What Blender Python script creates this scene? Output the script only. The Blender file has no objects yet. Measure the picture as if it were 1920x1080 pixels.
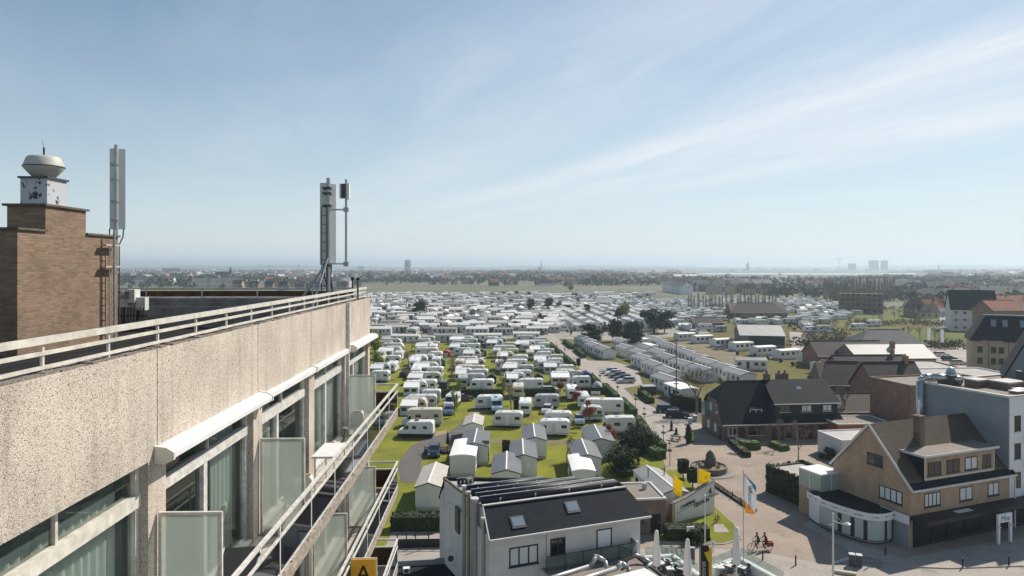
import bpy, math, random
from mathutils import Vector, Matrix, Quaternion
R = math.radians
rnd = random.Random(7)
sc = bpy.context.scene
COL = sc.collection
H = 28.0          # eye height above the street
F = 1280.0        # focal length of the photograph in its pixels

# ---------------------------------------------------------------- camera
cam = bpy.data.cameras.new("camera")
cam.lens = 24; cam.sensor_width = 36; cam.shift_y = -40 / 1920
cam.clip_start = 0.1; cam.clip_end = 60000
co = bpy.data.objects.new("camera", cam); COL.objects.link(co)
co.location = (0, 0, H); co.rotation_euler = (R(90), 0, 0)
sc.camera = co
sc.view_settings.view_transform = 'Standard'
sc.view_settings.look = 'None'
sc.view_settings.exposure = 0.25
sc.view_settings.gamma = 1
sc.cycles.max_bounces = 6; sc.cycles.volume_bounces = 0
sc.cycles.transparent_max_bounces = 12
sc.cycles.use_denoising = True

HAZE = 0.00019     # density of the air, per metre

# ---------------------------------------------------------------- sky and sun
SUN_AZ, SUN_EL = 48.0, 43.0      # degrees clockwise from the view direction, elevation
sv = Vector((math.sin(R(SUN_AZ)) * math.cos(R(SUN_EL)), math.cos(R(SUN_AZ)) * math.cos(R(SUN_EL)), math.sin(R(SUN_EL))))
sl = bpy.data.lights.new("sun", 'SUN'); sl.energy = 5.0; sl.angle = R(0.5); sl.color = (1.0, 0.92, 0.81)
so = bpy.data.objects.new("sun", sl); COL.objects.link(so)
so.rotation_euler = sv.to_track_quat('Z', 'Y').to_euler()
w = bpy.data.worlds.new("World"); sc.world = w; w.use_nodes = True
nt = w.node_tree; N = nt.nodes; Lk = nt.links; N.clear()
def nd(t, **k):
    n = N.new(t)
    for a, b in k.items(): setattr(n, a, b)
    return n
def mth(op, a, b=None, c=None):
    n = N.new('ShaderNodeMath'); n.operation = op
    for i, v in enumerate((a, b, c)):
        if v is None: continue
        if isinstance(v, (int, float)): n.inputs[i].default_value = v
        else: Lk.new(v, n.inputs[i])
    return n.outputs[0]
sky = nd('ShaderNodeTexSky', sky_type='NISHITA'); sky.sun_disc = False
sky.sun_elevation = R(SUN_EL); sky.sun_rotation = R(SUN_AZ)
sky.air_density = 1.15; sky.dust_density = 0.12; sky.ozone_density = 1.3; sky.altitude = 0
tc = nd('ShaderNodeTexCoord'); sp = nd('ShaderNodeSeparateXYZ'); Lk.new(tc.outputs['Generated'], sp.inputs[0])
zc = mth('MAXIMUM', sp.outputs[2], 0.02)
px = mth('DIVIDE', sp.outputs[0], zc); py = mth('DIVIDE', sp.outputs[1], zc)
# cloud sheet seen from below: u across the streaks, v along them
uu = mth('ADD', mth('MULTIPLY', px, 0.90), mth('MULTIPLY', py, 0.36))
vv = mth('ADD', mth('MULTIPLY', px, -0.36), mth('MULTIPLY', py, 0.90))
cx = nd('ShaderNodeCombineXYZ'); Lk.new(mth('MULTIPLY', uu, 1.0), cx.inputs[0]); Lk.new(mth('MULTIPLY', vv, 0.22), cx.inputs[1])
n1 = nd('ShaderNodeTexNoise'); n1.inputs['Scale'].default_value = 1.1; n1.inputs['Detail'].default_value = 9; n1.inputs['Roughness'].default_value = 0.62; n1.inputs['Distortion'].default_value = 0.5
Lk.new(cx.outputs[0], n1.inputs['Vector'])
cy = nd('ShaderNodeCombineXYZ'); Lk.new(mth('MULTIPLY', uu, 0.35), cy.inputs[0]); Lk.new(mth('MULTIPLY', vv, 0.22), cy.inputs[1])
n2 = nd('ShaderNodeTexNoise'); n2.inputs['Scale'].default_value = 1.3; n2.inputs['Detail'].default_value = 3
Lk.new(cy.outputs[0], n2.inputs['Vector'])
def band(center, width, amp):
    d = mth('DIVIDE', mth('SUBTRACT', mth('ADD', uu, mth('MULTIPLY', mth('SUBTRACT', n2.outputs[0], 0.5), 0.5)), center), width)
    return mth('MULTIPLY', mth('POWER', 2.718, mth('MULTIPLY', mth('MULTIPLY', d, d), -1.0)), amp)
fine = nd('ShaderNodeMapRange'); fine.inputs['From Min'].default_value = 0.36; fine.inputs['From Max'].default_value = 0.72
Lk.new(n1.outputs[0], fine.inputs['Value'])
big = nd('ShaderNodeMapRange'); big.inputs['From Min'].default_value = 0.33; big.inputs['From Max'].default_value = 0.65
Lk.new(n2.outputs[0], big.inputs['Value'])
bands = mth('ADD', band(3.2, 0.42, 0.80), mth('ADD', band(4.35, 0.7, 0.70), band(1.7, 0.6, 0.40)))
cl = mth('ADD', mth('MULTIPLY', mth('MULTIPLY', fine.outputs[0], big.outputs[0]), 0.55), mth('MULTIPLY', bands, mth('ADD', 0.35, mth('MULTIPLY', fine.outputs[0], 0.75))))
fade = nd('ShaderNodeMapRange'); fade.inputs['From Min'].default_value = 0.0; fade.inputs['From Max'].default_value = 0.16
Lk.new(sp.outputs[2], fade.inputs['Value'])
high = nd('ShaderNodeMapRange'); high.inputs['From Min'].default_value = 0.38; high.inputs['From Max'].default_value = 0.62; high.inputs['To Min'].default_value = 1.0; high.inputs['To Max'].default_value = 0.15
Lk.new(sp.outputs[2], high.inputs['Value'])
side = nd('ShaderNodeMapRange'); side.inputs['From Min'].default_value = -0.62; side.inputs['From Max'].default_value = 0.45; side.inputs['To Min'].default_value = 0.40; side.inputs['To Max'].default_value = 1.1
Lk.new(sp.outputs[0], side.inputs['Value'])
cl = mth('MINIMUM', mth('MULTIPLY', mth('MULTIPLY', mth('MULTIPLY', cl, fade.outputs[0]), high.outputs[0]), side.outputs[0]), 0.85)
# thin veil of high haze that thickens towards the horizon
vk = nd('ShaderNodeMapRange'); vk.inputs['From Min'].default_value = -0.60; vk.inputs['From Max'].default_value = 0.15; vk.inputs['To Min'].default_value = -5.0; vk.inputs['To Max'].default_value = -2.9
Lk.new(sp.outputs[0], vk.inputs['Value'])
veil = mth('MULTIPLY', mth('POWER', 2.718, mth('MULTIPLY', mth('MAXIMUM', sp.outputs[2], 0.0), vk.outputs[0])), 0.90)
mv = nd('ShaderNodeMix', data_type='RGBA'); Lk.new(veil, mv.inputs['Factor']); tn = nd('ShaderNodeVectorMath', operation='MULTIPLY'); Lk.new(sky.outputs[0], tn.inputs[0]); tn.inputs[1].default_value = (0.58, 1.02, 1.24); Lk.new(tn.outputs[0], mv.inputs['A']); mv.inputs['B'].default_value = (12.4, 13.2, 13.8, 1)
mx = nd('ShaderNodeMix', data_type='RGBA'); Lk.new(cl, mx.inputs['Factor']); Lk.new(mv.outputs['Result'], mx.inputs['A'])
mx.inputs['B'].default_value = (12.6, 13.2, 13.9, 1)
bg = nd('ShaderNodeBackground'); bg.inputs[1].default_value = 0.057
Lk.new(mx.outputs['Result'], bg.inputs[0])
wo = nd('ShaderNodeOutputWorld'); Lk.new(bg.outputs[0], wo.inputs[0])

# ---------------------------------------------------------------- helpers
def P(x, y, z=0.0):
    d = F * (H - z) / (y - 500.0)
    return Vector(((x - 960) * d / F, d, z))
def PD(x, y, d):
    return Vector(((x - 960) * d / F, d, H - (y - 500.0) * d / F))

_m = {}
def mat(name, col, rough=0.8, metal=0.0, var=0.0, vscale=3.0, col2=None, bump=0.0, bscale=40.0, spec=0.4, rand=0.0):
    """Principled material; world-position noise mixes towards col2 (or darker by var)."""
    if name in _m: return _m[name]
    m = bpy.data.materials.new(name); m.use_nodes = True; t = m.node_tree; b = t.nodes['Principled BSDF']
    b.inputs['Roughness'].default_value = rough; b.inputs['Metallic'].default_value = metal
    b.inputs['Specular IOR Level'].default_value = spec
    c = (*col, 1); b.inputs['Base Color'].default_value = c
    if var or col2 or bump or rand:
        g = t.nodes.new('ShaderNodeNewGeometry')
    out = None
    if var or col2:
        n = t.nodes.new('ShaderNodeTexNoise'); n.inputs['Scale'].default_value = vscale; n.inputs['Detail'].default_value = 6; n.inputs['Roughness'].default_value = 0.6
        t.links.new(g.outputs['Position'], n.inputs['Vector'])
        mr = t.nodes.new('ShaderNodeMapRange'); mr.inputs['From Min'].default_value = 0.35; mr.inputs['From Max'].default_value = 0.65
        t.links.new(n.outputs[0], mr.inputs['Value'])
        x = t.nodes.new('ShaderNodeMix'); x.data_type = 'RGBA'; x.inputs['A'].default_value = c
        c2 = col2 if col2 else tuple(v * (1 - var) for v in col)
        x.inputs['B'].default_value = (*c2, 1)
        t.links.new(mr.outputs[0], x.inputs['Factor']); out = x.outputs['Result']
    if rand:
        oi = t.nodes.new('ShaderNodeObjectInfo')
        mr = t.nodes.new('ShaderNodeMapRange'); mr.inputs['To Min'].default_value = 1 - rand; mr.inputs['To Max'].default_value = 1.0
        t.links.new(oi.outputs['Random'], mr.inputs['Value'])
        x = t.nodes.new('ShaderNodeVectorMath'); x.operation = 'SCALE'
        if out: t.links.new(out, x.inputs[0])
        else: x.inputs[0].default_value = col
        t.links.new(mr.outputs[0], x.inputs['Scale']); out = x.outputs[0]
    if out: t.links.new(out, b.inputs['Base Color'])
    if bump:
        n = t.nodes.new('ShaderNodeTexNoise'); n.inputs['Scale'].default_value = bscale; n.inputs['Detail'].default_value = 4
        t.links.new(g.outputs['Position'], n.inputs['Vector'])
        bp = t.nodes.new('ShaderNodeBump'); bp.inputs['Strength'].default_value = bump; bp.inputs['Distance'].default_value = 0.02
        t.links.new(n.outputs[0], bp.inputs['Height']); t.links.new(bp.outputs[0], b.inputs['Normal'])
    _m[name] = m; return m

def brick_mat(name, c1, c2, mortar, bw=0.22, bh=0.07, rot=0.0, mort=0.012, rough=0.9, var=0.35, vs=0.7):
    if name in _m: return _m[name]
    m = bpy.data.materials.new(name); m.use_nodes = True; t = m.node_tree; b = t.nodes['Principled BSDF']
    b.inputs['Roughness'].default_value = rough
    tcn = t.nodes.new('ShaderNodeTexCoord'); s = t.nodes.new('ShaderNodeSeparateXYZ')
    t.links.new(tcn.outputs['Object'], s.inputs[0])
    a = t.nodes.new('ShaderNodeMath'); a.operation = 'ADD'; t.links.new(s.outputs[0], a.inputs[0]); t.links.new(s.outputs[1], a.inputs[1])
    c = t.nodes.new('ShaderNodeCombineXYZ'); t.links.new(a.outputs[0], c.inputs[0]); t.links.new(s.outputs[2], c.inputs[1])
    k = t.nodes.new('ShaderNodeTexBrick'); t.links.new(c.outputs[0], k.inputs['Vector'])
    k.inputs['Scale'].default_value = 1.0; k.inputs['Brick Width'].default_value = bw; k.inputs['Row Height'].default_value = bh
    k.inputs['Mortar Size'].default_value = mort; k.inputs['Color1'].default_value = (*c1, 1); k.inputs['Color2'].default_value = (*c2, 1); k.inputs['Mortar'].default_value = (*mortar, 1)
    k.inputs['Bias'].default_value = -0.1
    n = t.nodes.new('ShaderNodeTexNoise'); n.inputs['Scale'].default_value = vs; n.inputs['Detail'].default_value = 7; n.inputs['Roughness'].default_value = 0.65
    t.links.new(tcn.outputs['Object'], n.inputs['Vector'])
    mr = t.nodes.new('ShaderNodeMapRange'); mr.inputs['From Min'].default_value = 0.3; mr.inputs['From Max'].default_value = 0.7; mr.inputs['To Min'].default_value = 1 - var; mr.inputs['To Max'].default_value = 1.0 + var * 0.4
    t.links.new(n.outputs[0], mr.inputs['Value'])
    x = t.nodes.new('ShaderNodeVectorMath'); x.operation = 'SCALE'; t.links.new(k.outputs['Color'], x.inputs[0]); t.links.new(mr.outputs[0], x.inputs['Scale'])
    t.links.new(x.outputs[0], b.inputs['Base Color'])
    bp = t.nodes.new('ShaderNodeBump'); bp.inputs['Strength'].default_value = 0.5; bp.inputs['Distance'].default_value = 0.01
    t.links.new(k.outputs['Fac'], bp.inputs['Height']); bp.invert = True; t.links.new(bp.outputs[0], b.inputs['Normal'])
    _m[name] = m; return m

def row_mat(name, c1, c2, axis='z', pitch=0.3, rough=0.7, var=0.3, spec=0.4, vs=1.2, line=0.12):
    """Rows (tiles, boards) along one object axis, thin dark joints, stained."""
    if name in _m: return _m[name]
    m = bpy.data.materials.new(name); m.use_nodes = True; t = m.node_tree; b = t.nodes['Principled BSDF']
    b.inputs['Roughness'].default_value = rough; b.inputs['Specular IOR Level'].default_value = spec
    tcn = t.nodes.new('ShaderNodeTexCoord'); s = t.nodes.new('ShaderNodeSeparateXYZ'); t.links.new(tcn.outputs['Object'], s.inputs[0])
    def mm(op, a, bb):
        q = t.nodes.new('ShaderNodeMath'); q.operation = op
        for i, v in enumerate((a, bb)):
            if isinstance(v, (int, float)): q.inputs[i].default_value = v
            else: t.links.new(v, q.inputs[i])
        return q.outputs[0]
    f = mm('FRACT', mm('DIVIDE', s.outputs['xyz'.index(axis)], pitch), 0)
    ln = mm('LESS_THAN', f, line)
    n = t.nodes.new('ShaderNodeTexNoise'); n.inputs['Scale'].default_value = vs; n.inputs['Detail'].default_value = 8; n.inputs['Roughness'].default_value = 0.7
    t.links.new(tcn.outputs['Object'], n.inputs['Vector'])
    mr = t.nodes.new('ShaderNodeMapRange'); mr.inputs['From Min'].default_value = 0.35; mr.inputs['From Max'].default_value = 0.65
    t.links.new(n.outputs[0], mr.inputs['Value'])
    x = t.nodes.new('ShaderNodeMix'); x.data_type = 'RGBA'; x.inputs['A'].default_value = (*c1, 1); x.inputs['B'].default_value = (*c2, 1); t.links.new(mr.outputs[0], x.inputs['Factor'])
    y = t.nodes.new('ShaderNodeVectorMath'); y.operation = 'SCALE'; t.links.new(x.outputs['Result'], y.inputs[0])
    t.links.new(mm('SUBTRACT', 1.0, mm('MULTIPLY', ln, var)), y.inputs['Scale'])
    t.links.new(y.outputs[0], b.inputs['Base Color'])
    _m[name] = m; return m

class MB:
    """Mesh builder: collects solids, builds ONE mesh object."""
    def __init__(s): s.v = []; s.f = []; s.mi = []
    def add(s, vs, fs, mi=0):
        o = len(s.v); s.v += [tuple(p) for p in vs]
        for f in fs: s.f.append([i + o for i in f]); s.mi.append(mi)
        return s
    def box(s, x0, x1, y0, y1, z0, z1, mi=0):
        v = [(x, y, z) for z in (z0, z1) for y in (y0, y1) for x in (x0, x1)]
        return s.add(v, [(0, 2, 3, 1), (4, 5, 7, 6), (0, 1, 5, 4), (2, 6, 7, 3), (0, 4, 6, 2), (1, 3, 7, 5)], mi)
    def bar(s, a, b, wx, wz=None, mi=0, up=(0, 0, 1)):
        a = Vector(a); b = Vector(b); wz = wz or wx; d = (b - a).normalized()
        u = Vector(up)
        if abs(d.dot(u)) > 0.98: u = Vector((0, 1, 0))
        sx = d.cross(u).normalized() * wx / 2; sz = sx.cross(d).normalized() * wz / 2
        v = [p + i * sx + j * sz for p in (a, b) for i, j in ((-1, -1), (1, -1), (1, 1), (-1, 1))]
        return s.add(v, [(3, 2, 1, 0), (4, 5, 6, 7), (0, 1, 5, 4), (1, 2, 6, 5), (2, 3, 7, 6), (3, 0, 4, 7)], mi)
    def cyl(s, a, b, r0, r1=None, n=8, mi=0, cap=True):
        a = Vector(a); b = Vector(b); r1 = r0 if r1 is None else r1; d = (b - a).normalized()
        u = Vector((0, 0, 1)) if abs(d.z) < 0.95 else Vector((1, 0, 0))
        x = d.cross(u).normalized(); y = d.cross(x).normalized()
        v = []
        for p, r in ((a, r0), (b, r1)):
            for i in range(n):
                t = 2 * math.pi * i / n; v.append(p + x * math.cos(t) * r + y * math.sin(t) * r)
        f = [(i, (i + 1) % n, n + (i + 1) % n, n + i) for i in range(n)]
        if cap: f += [tuple(range(n - 1, -1, -1)), tuple(range(n, 2 * n))]
        return s.add(v, f, mi)
    def tube(s, pts, r, n=6, mi=0):
        for a, b in zip(pts, pts[1:]): s.cyl(a, b, r, r, n, mi)
        return s
    def lathe(s, cx, cy, prof, n=16, mi=0):
        v = []; f = []
        for r, z in prof:
            for i in range(n):
                t = 2 * math.pi * i / n; v.append((cx + r * math.cos(t), cy + r * math.sin(t), z))
        for k in range(len(prof) - 1):
            for i in range(n):
                f.append((k * n + i, k * n + (i + 1) % n, (k + 1) * n + (i + 1) % n, (k + 1) * n + i))
        f.append(tuple(range(n - 1, -1, -1))); f.append(tuple(range((len(prof) - 1) * n, len(prof) * n)))
        return s.add(v, f, mi)
    def prism(s, poly, z0, z1, mi=0):
        """poly = xy points counterclockwise"""
        n = len(poly); v = [(p[0], p[1], z0) for p in poly] + [(p[0], p[1], z1) for p in poly]
        return s.add(v, [tuple(range(n - 1, -1, -1)), tuple(range(n, 2 * n))] + [(i, (i + 1) % n, n + (i + 1) % n, n + i) for i in range(n)], mi)
    def extr(s, prof, a0, a1, axis='y', mi=0):
        """profile (p,z) extruded along axis: p is the other horizontal axis"""
        n = len(prof)
        if axis == 'y': v = [(p, a0, z) for p, z in prof] + [(p, a1, z) for p, z in prof]
        else: v = [(a0, p, z) for p, z in prof] + [(a1, p, z) for p, z in prof]
        return s.add(v, [tuple(range(n)), tuple(range(2 * n - 1, n - 1, -1))] + [(i, n + i, n + (i + 1) % n, (i + 1) % n) for i in range(n)], mi)
    def slab(s, quad, t, mi=0):
        """thick sheet: corners of the top face, thickness t downwards along the normal"""
        q = [Vector(p) for p in quad]; nrm = (q[1] - q[0]).cross(q[-1] - q[0]).normalized()
        if nrm.z < 0 or (abs(nrm.z) < 1e-6 and nrm.y > 0): q = q[::-1]; nrm = -nrm
        n = len(q); v = q + [p - nrm * t for p in q]
        return s.add(v, [tuple(range(n)), tuple(range(2 * n - 1, n - 1, -1))] + [(i, n + i, n + (i + 1) % n, (i + 1) % n) for i in range(n)], mi)
    def xf(s, M, start=0):
        for i in range(start, len(s.v)): s.v[i] = tuple(M @ Vector(s.v[i]))
        return s
    def mesh(s, name, mats, smooth=False, fix=True):
        me = bpy.data.meshes.new(name); me.from_pydata(s.v, [], s.f)
        for m in (mats if isinstance(mats, (list, tuple)) else [mats]): me.materials.append(m)
        me.polygons.foreach_set('material_index', s.mi)
        if smooth: me.polygons.foreach_set('use_smooth', [True] * len(me.polygons))
        if fix:
            import bmesh
            bm = bmesh.new(); bm.from_mesh(me); bmesh.ops.recalc_face_normals(bm, faces=bm.faces); bm.to_mesh(me); bm.free()
        me.update(); return me
    def build(s, name, mats, parent=None, label=None, cat=None, group=None, kind=None, smooth=False, fix=True, loc=None, rz=0):
        o = bpy.data.objects.new(name, s.mesh(name, mats, smooth, fix)); COL.objects.link(o)
        if parent: o.parent = parent
        if loc is not None: o.location = loc
        if rz: o.rotation_euler = (0, 0, rz)
        return tag(o, label, cat, group, kind)

def tag(o, label=None, cat=None, group=None, kind=None):
    if label: o['label'] = label
    if cat: o['category'] = cat
    if group: o['group'] = group
    if kind: o['kind'] = kind
    return o
def thing(name, label, cat, loc=(0, 0, 0), rz=0.0, group=None):
    o = bpy.data.objects.new(name, None); COL.objects.link(o); o.location = loc; o.rotation_euler = (0, 0, rz)
    o.empty_display_size = 0.5
    return tag(o, label, cat, group)
_ch = {}
def dup(root, loc, rz=0.0, label=None, group=None, scale=None):
    """copy a thing with copies of its parts and sub-parts, sharing meshes"""
    r = root.copy(); COL.objects.link(r); r.location = loc; r.rotation_euler = (0, 0, rz)
    if label: r['label'] = label
    if group: r['group'] = group
    if scale: r.scale = scale
    if root.name not in _ch: _ch[root.name] = [(c, list(c.children)) for c in root.children]
    for c, gs in _ch[root.name]:
        d = c.copy(); COL.objects.link(d); d.parent = r
        for g in gs:
            e = g.copy(); COL.objects.link(e); e.parent = d
    return r
def text_mesh(txt, size, depth=0.004, shear=0.0, spacing=1.0, bold=0.0):
    cu = bpy.data.curves.new("lettering", 'FONT'); cu.body = txt; cu.size = size; cu.extrude = depth; cu.shear = shear
    cu.align_x = 'CENTER'; cu.align_y = 'CENTER'; cu.space_character = spacing; cu.resolution_u = 3; cu.offset = bold
    o = bpy.data.objects.new("lettering", cu); COL.objects.link(o)
    bpy.context.view_layer.update()
    me = bpy.data.meshes.new_from_object(o.evaluated_get(bpy.context.evaluated_depsgraph_get()))
    bpy.data.objects.remove(o); return me
def text_part(txt, size, m, parent, loc, rot, depth=0.004, name="lettering", shear=0.0, spacing=1.0, bold=0.0):
    me = text_mesh(txt, size, depth, shear, spacing, bold); me.materials.clear(); me.materials.append(m)
    o = bpy.data.objects.new(name, me); COL.objects.link(o); o.parent = parent; o.location = loc; o.rotation_euler = rot
    return o
ORD = ['first', 'second', 'third', 'fourth', 'fifth', 'sixth', 'seventh', 'eighth', 'ninth', 'tenth', 'eleventh', 'twelfth', 'thirteenth', 'fourteenth', 'fifteenth', 'sixteenth']

# ---------------------------------------------------------------- shared materials
def glass_mat(name, col, alpha=0.5, rough=0.08, metal=0.0):
    # body tint mixed with clear view-through, under a Fresnel mirror coat
    if name in _m: return _m[name]
    m = mat(name, col, .5, 0, spec=0.0)
    t = m.node_tree; b = t.nodes['Principled BSDF']
    tp = t.nodes.new('ShaderNodeBsdfTransparent'); tp.inputs[0].default_value = (0.93, 0.97, 0.95, 1)
    m1 = t.nodes.new('ShaderNodeMixShader'); m1.inputs[0].default_value = alpha
    t.links.new(tp.outputs[0], m1.inputs[1]); t.links.new(b.outputs[0], m1.inputs[2])
    gl = t.nodes.new('ShaderNodeBsdfGlossy'); gl.inputs['Roughness'].default_value = rough
    fr = t.nodes.new('ShaderNodeFresnel'); fr.inputs[0].default_value = 1.55
    m2 = t.nodes.new('ShaderNodeMixShader'); gg = t.nodes.new('ShaderNodeNewGeometry'); inv = t.nodes.new('ShaderNodeMath'); inv.operation = 'SUBTRACT'; inv.inputs[0].default_value = 1.0; t.links.new(gg.outputs['Backfacing'], inv.inputs[1])
    mu = t.nodes.new('ShaderNodeMath'); mu.operation = 'MULTIPLY'; t.links.new(fr.outputs[0], mu.inputs[0]); t.links.new(inv.outputs[0], mu.inputs[1]); t.links.new(mu.outputs[0], m2.inputs[0])
    t.links.new(m1.outputs[0], m2.inputs[1]); t.links.new(gl.outputs[0], m2.inputs[2])
    t.links.new(m2.outputs[0], t.nodes['Material Output'].inputs[0])
    return m
M_white = mat('white_paint', (0.74, 0.74, 0.72), 0.5, var=0.12, vscale=2.5)
M_cream = mat('cream_white_metal', (0.72, 0.69, 0.61), 0.45, var=0.15, vscale=4)
M_dkglass = mat('dark_window_glass', (0.02, 0.025, 0.03), 0.08, spec=0.8, rand=0.4)
M_black = mat('black_paint', (0.015, 0.015, 0.017), 0.5)
M_dark = mat('dark_grey_metal', (0.06, 0.065, 0.07), 0.5)
M_galv = mat('galvanised_steel', (0.42, 0.44, 0.45), 0.45, 0.6, var=0.25, vscale=6)
M_alu = mat('aluminium_frame', (0.62, 0.63, 0.62), 0.4, 0.3)
M_tyre = mat('tyre_rubber', (0.02, 0.02, 0.02), 0.9)
# ================================================================ the apartment block whose roof and balconies fill the left
def pebble_mat():
    m = bpy.data.materials.new('exposed_pebble_concrete'); m.use_nodes = True; t = m.node_tree; b = t.nodes['Principled BSDF']
    b.inputs['Roughness'].default_value = 0.85; b.inputs['Specular IOR Level'].default_value = 0.3
    g = t.nodes.new('ShaderNodeTexCoord')
    ramps = []
    for scale, pts in ((100, ((0.0, (0.16, 0.13, 0.11)), (0.06, (0.25, 0.205, 0.17)), (0.15, (0.49, 0.415, 0.345)), (0.62, (0.59, 0.51, 0.43)), (0.9, (0.65, 0.58, 0.50)), (1.0, (0.72, 0.67, 0.60)))),):
        v = t.nodes.new('ShaderNodeTexVoronoi'); v.inputs['Scale'].default_value = scale; t.links.new(g.outputs['Object'], v.inputs['Vector'])
        s = t.nodes.new('ShaderNodeSeparateColor'); t.links.new(v.outputs['Color'], s.inputs[0])
        r = t.nodes.new('ShaderNodeValToRGB'); e = r.color_ramp.elements
        e[0].position, e[0].color = pts[0][0], (*pts[0][1], 1); e[1].position, e[1].color = pts[-1][0], (*pts[-1][1], 1)
        for p, c in pts[1:-1]:
            q = e.new(p); q.color = (*c, 1)
        t.links.new(s.outputs[0], r.inputs[0]); ramps.append((r, v))
    n = t.nodes.new('ShaderNodeTexNoise'); n.inputs['Scale'].default_value = 1.3; n.inputs['Detail'].default_value = 6; t.links.new(g.outputs['Object'], n.inputs['Vector'])
    mr = t.nodes.new('ShaderNodeMapRange'); mr.inputs['From Min'].default_value = 0.35; mr.inputs['From Max'].default_value = 0.65; mr.inputs['To Min'].default_value = 0.86; mr.inputs['To Max'].default_value = 1.06
    t.links.new(n.outputs[0], mr.inputs['Value'])
    mp = t.nodes.new('ShaderNodeMapping'); mp.inputs['Scale'].default_value = (3.5, 3.5, 0.35); t.links.new(g.outputs['Object'], mp.inputs['Vector'])
    n2 = t.nodes.new('ShaderNodeTexNoise'); n2.inputs['Scale'].default_value = 1.6; n2.inputs['Detail'].default_value = 5; t.links.new(mp.outputs[0], n2.inputs['Vector'])
    m2 = t.nodes.new('ShaderNodeMapRange'); m2.inputs['From Min'].default_value = 0.30; m2.inputs['From Max'].default_value = 0.52; m2.inputs['To Min'].default_value = 0.80; m2.inputs['To Max'].default_value = 1.0
    t.links.new(n2.outputs[0], m2.inputs['Value']); mu = t.nodes.new('ShaderNodeMath'); mu.operation = 'MULTIPLY'; t.links.new(mr.outputs[0], mu.inputs[0]); t.links.new(m2.outputs[0], mu.inputs[1])
    x = t.nodes.new('ShaderNodeVectorMath'); x.operation = 'SCALE'; t.links.new(ramps[0][0].outputs[0], x.inputs[0]); t.links.new(mu.outputs[0], x.inputs['Scale'])
    t.links.new(x.outputs[0], b.inputs['Base Color'])
    bp = t.nodes.new('ShaderNodeBump'); bp.inputs['Strength'].default_value = 0.6; bp.inputs['Distance'].default_value = 0.008; bp.invert = True
    t.links.new(ramps[0][1].outputs['Distance'], bp.inputs['Height']); t.links.new(bp.outputs[0], b.inputs['Normal'])
    return m
M_peb = pebble_mat()
M_conc = mat('weathered_concrete', (0.30, 0.285, 0.26), 0.9, col2=(0.17, 0.16, 0.145), vscale=2.2, bump=0.3)
M_slab = mat('worn_balcony_slab', (0.42, 0.36, 0.30), 0.9, col2=(0.20, 0.165, 0.14), vscale=9, bump=0.6, bscale=60)
M_roofing = mat('dark_roof_felt', (0.030, 0.029, 0.029), 0.95, spec=.1, col2=(0.018, 0.018, 0.019), vscale=1.8)
M_rail = mat('cream_rail_paint', (0.70, 0.66, 0.58), 0.45, var=0.32, vscale=7)
M_railw = mat('white_rail_paint', (0.72, 0.70, 0.66), 0.4, var=0.35, vscale=9)
M_curt = mat('net_curtain', (0.80, 0.83, 0.80), 0.9)
M_room = mat('dim_room_wall', (0.20, 0.20, 0.19), 0.9)
M_brown = row_mat('brown_board_screen', (0.09, 0.05, 0.03), (0.05, 0.03, 0.02), 'z', 0.12, 0.8, 0.5)
M_pane = glass_mat('balcony_door_glass', (0.03, 0.045, 0.043), 0.22, 0.015)
M_frost = glass_mat('frosted_divider_glass', (0.50, 0.54, 0.50), 0.50, 0.12)
_t = M_frost.node_tree; _b = _t.nodes['Principled BSDF']; _l = _b.outputs[0].links[0]; _to = _l.to_socket; _t.links.remove(_l)
_tr = _t.nodes.new('ShaderNodeBsdfTranslucent'); _tr.inputs[0].default_value = (0.55, 0.58, 0.54, 1); _ms = _t.nodes.new('ShaderNodeMixShader'); _ms.inputs[0].default_value = 0.5
_t.links.new(_b.outputs[0], _ms.inputs[1]); _t.links.new(_tr.outputs[0], _ms.inputs[2]); _t.links.new(_ms.outputs[0], _to)
M_smoke = glass_mat('smoked_balcony_glass', (0.012, 0.013, 0.017), 0.80, 0.03)
M_deck = mat('pale_balcony_floor', (0.50, 0.46, 0.40), 0.8, col2=(0.34, 0.31, 0.28), vscale=3)

RZ = R(1.25)
hotel = thing('apartment_block', 'tall apartment block faced in pebbled beige concrete with white railed balconies', 'building', (0, 0, H), RZ)
XA, XB = -4.1, -3.2            # facade plane, balcony front
XG = -4.25                     # glazing plane
Y0, Y1 = 1.2, 22.1             # this part of the block along the facade
JT = [1.53, 4.93, 8.33, 11.8, 15.2, 18.7, 22.1]
FL = [-4.64, -7.14, -9.64, -12.14, -14.64, -17.14, -19.64, -22.14]     # balcony floor levels
XL = -17.5
# main body: floors and inner walls so that the rooms are really behind the glass
b = MB()
b.box(XL, XG - 2.6, Y0, Y1 - 0.25, -H, -2.3)
b.build('body', M_conc, hotel)
b = MB()
for z in [-2.3] + FL:
    b.box(XG - 2.6, XG - 0.02, Y0, Y1 - 0.25, z - 0.22, z)
for j in JT[1:]:
    b.box(XG - 2.6, XG - 0.03, j - 0.12 if j > 22 else j - 0.08, j + 0.08 if j < 22 else j - 0.02, FL[-1], -2.52)
b.build('room_floor', M_room, hotel)
b = MB(); b.box(XL, XA - 0.02, Y1 - 0.25, Y1 - 0.01, -H, -2.3); b.box(XL, XA - .25, Y0, Y1 - .25, -2.3, -1.92)
b.build('end_wall', M_peb, hotel)
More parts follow.
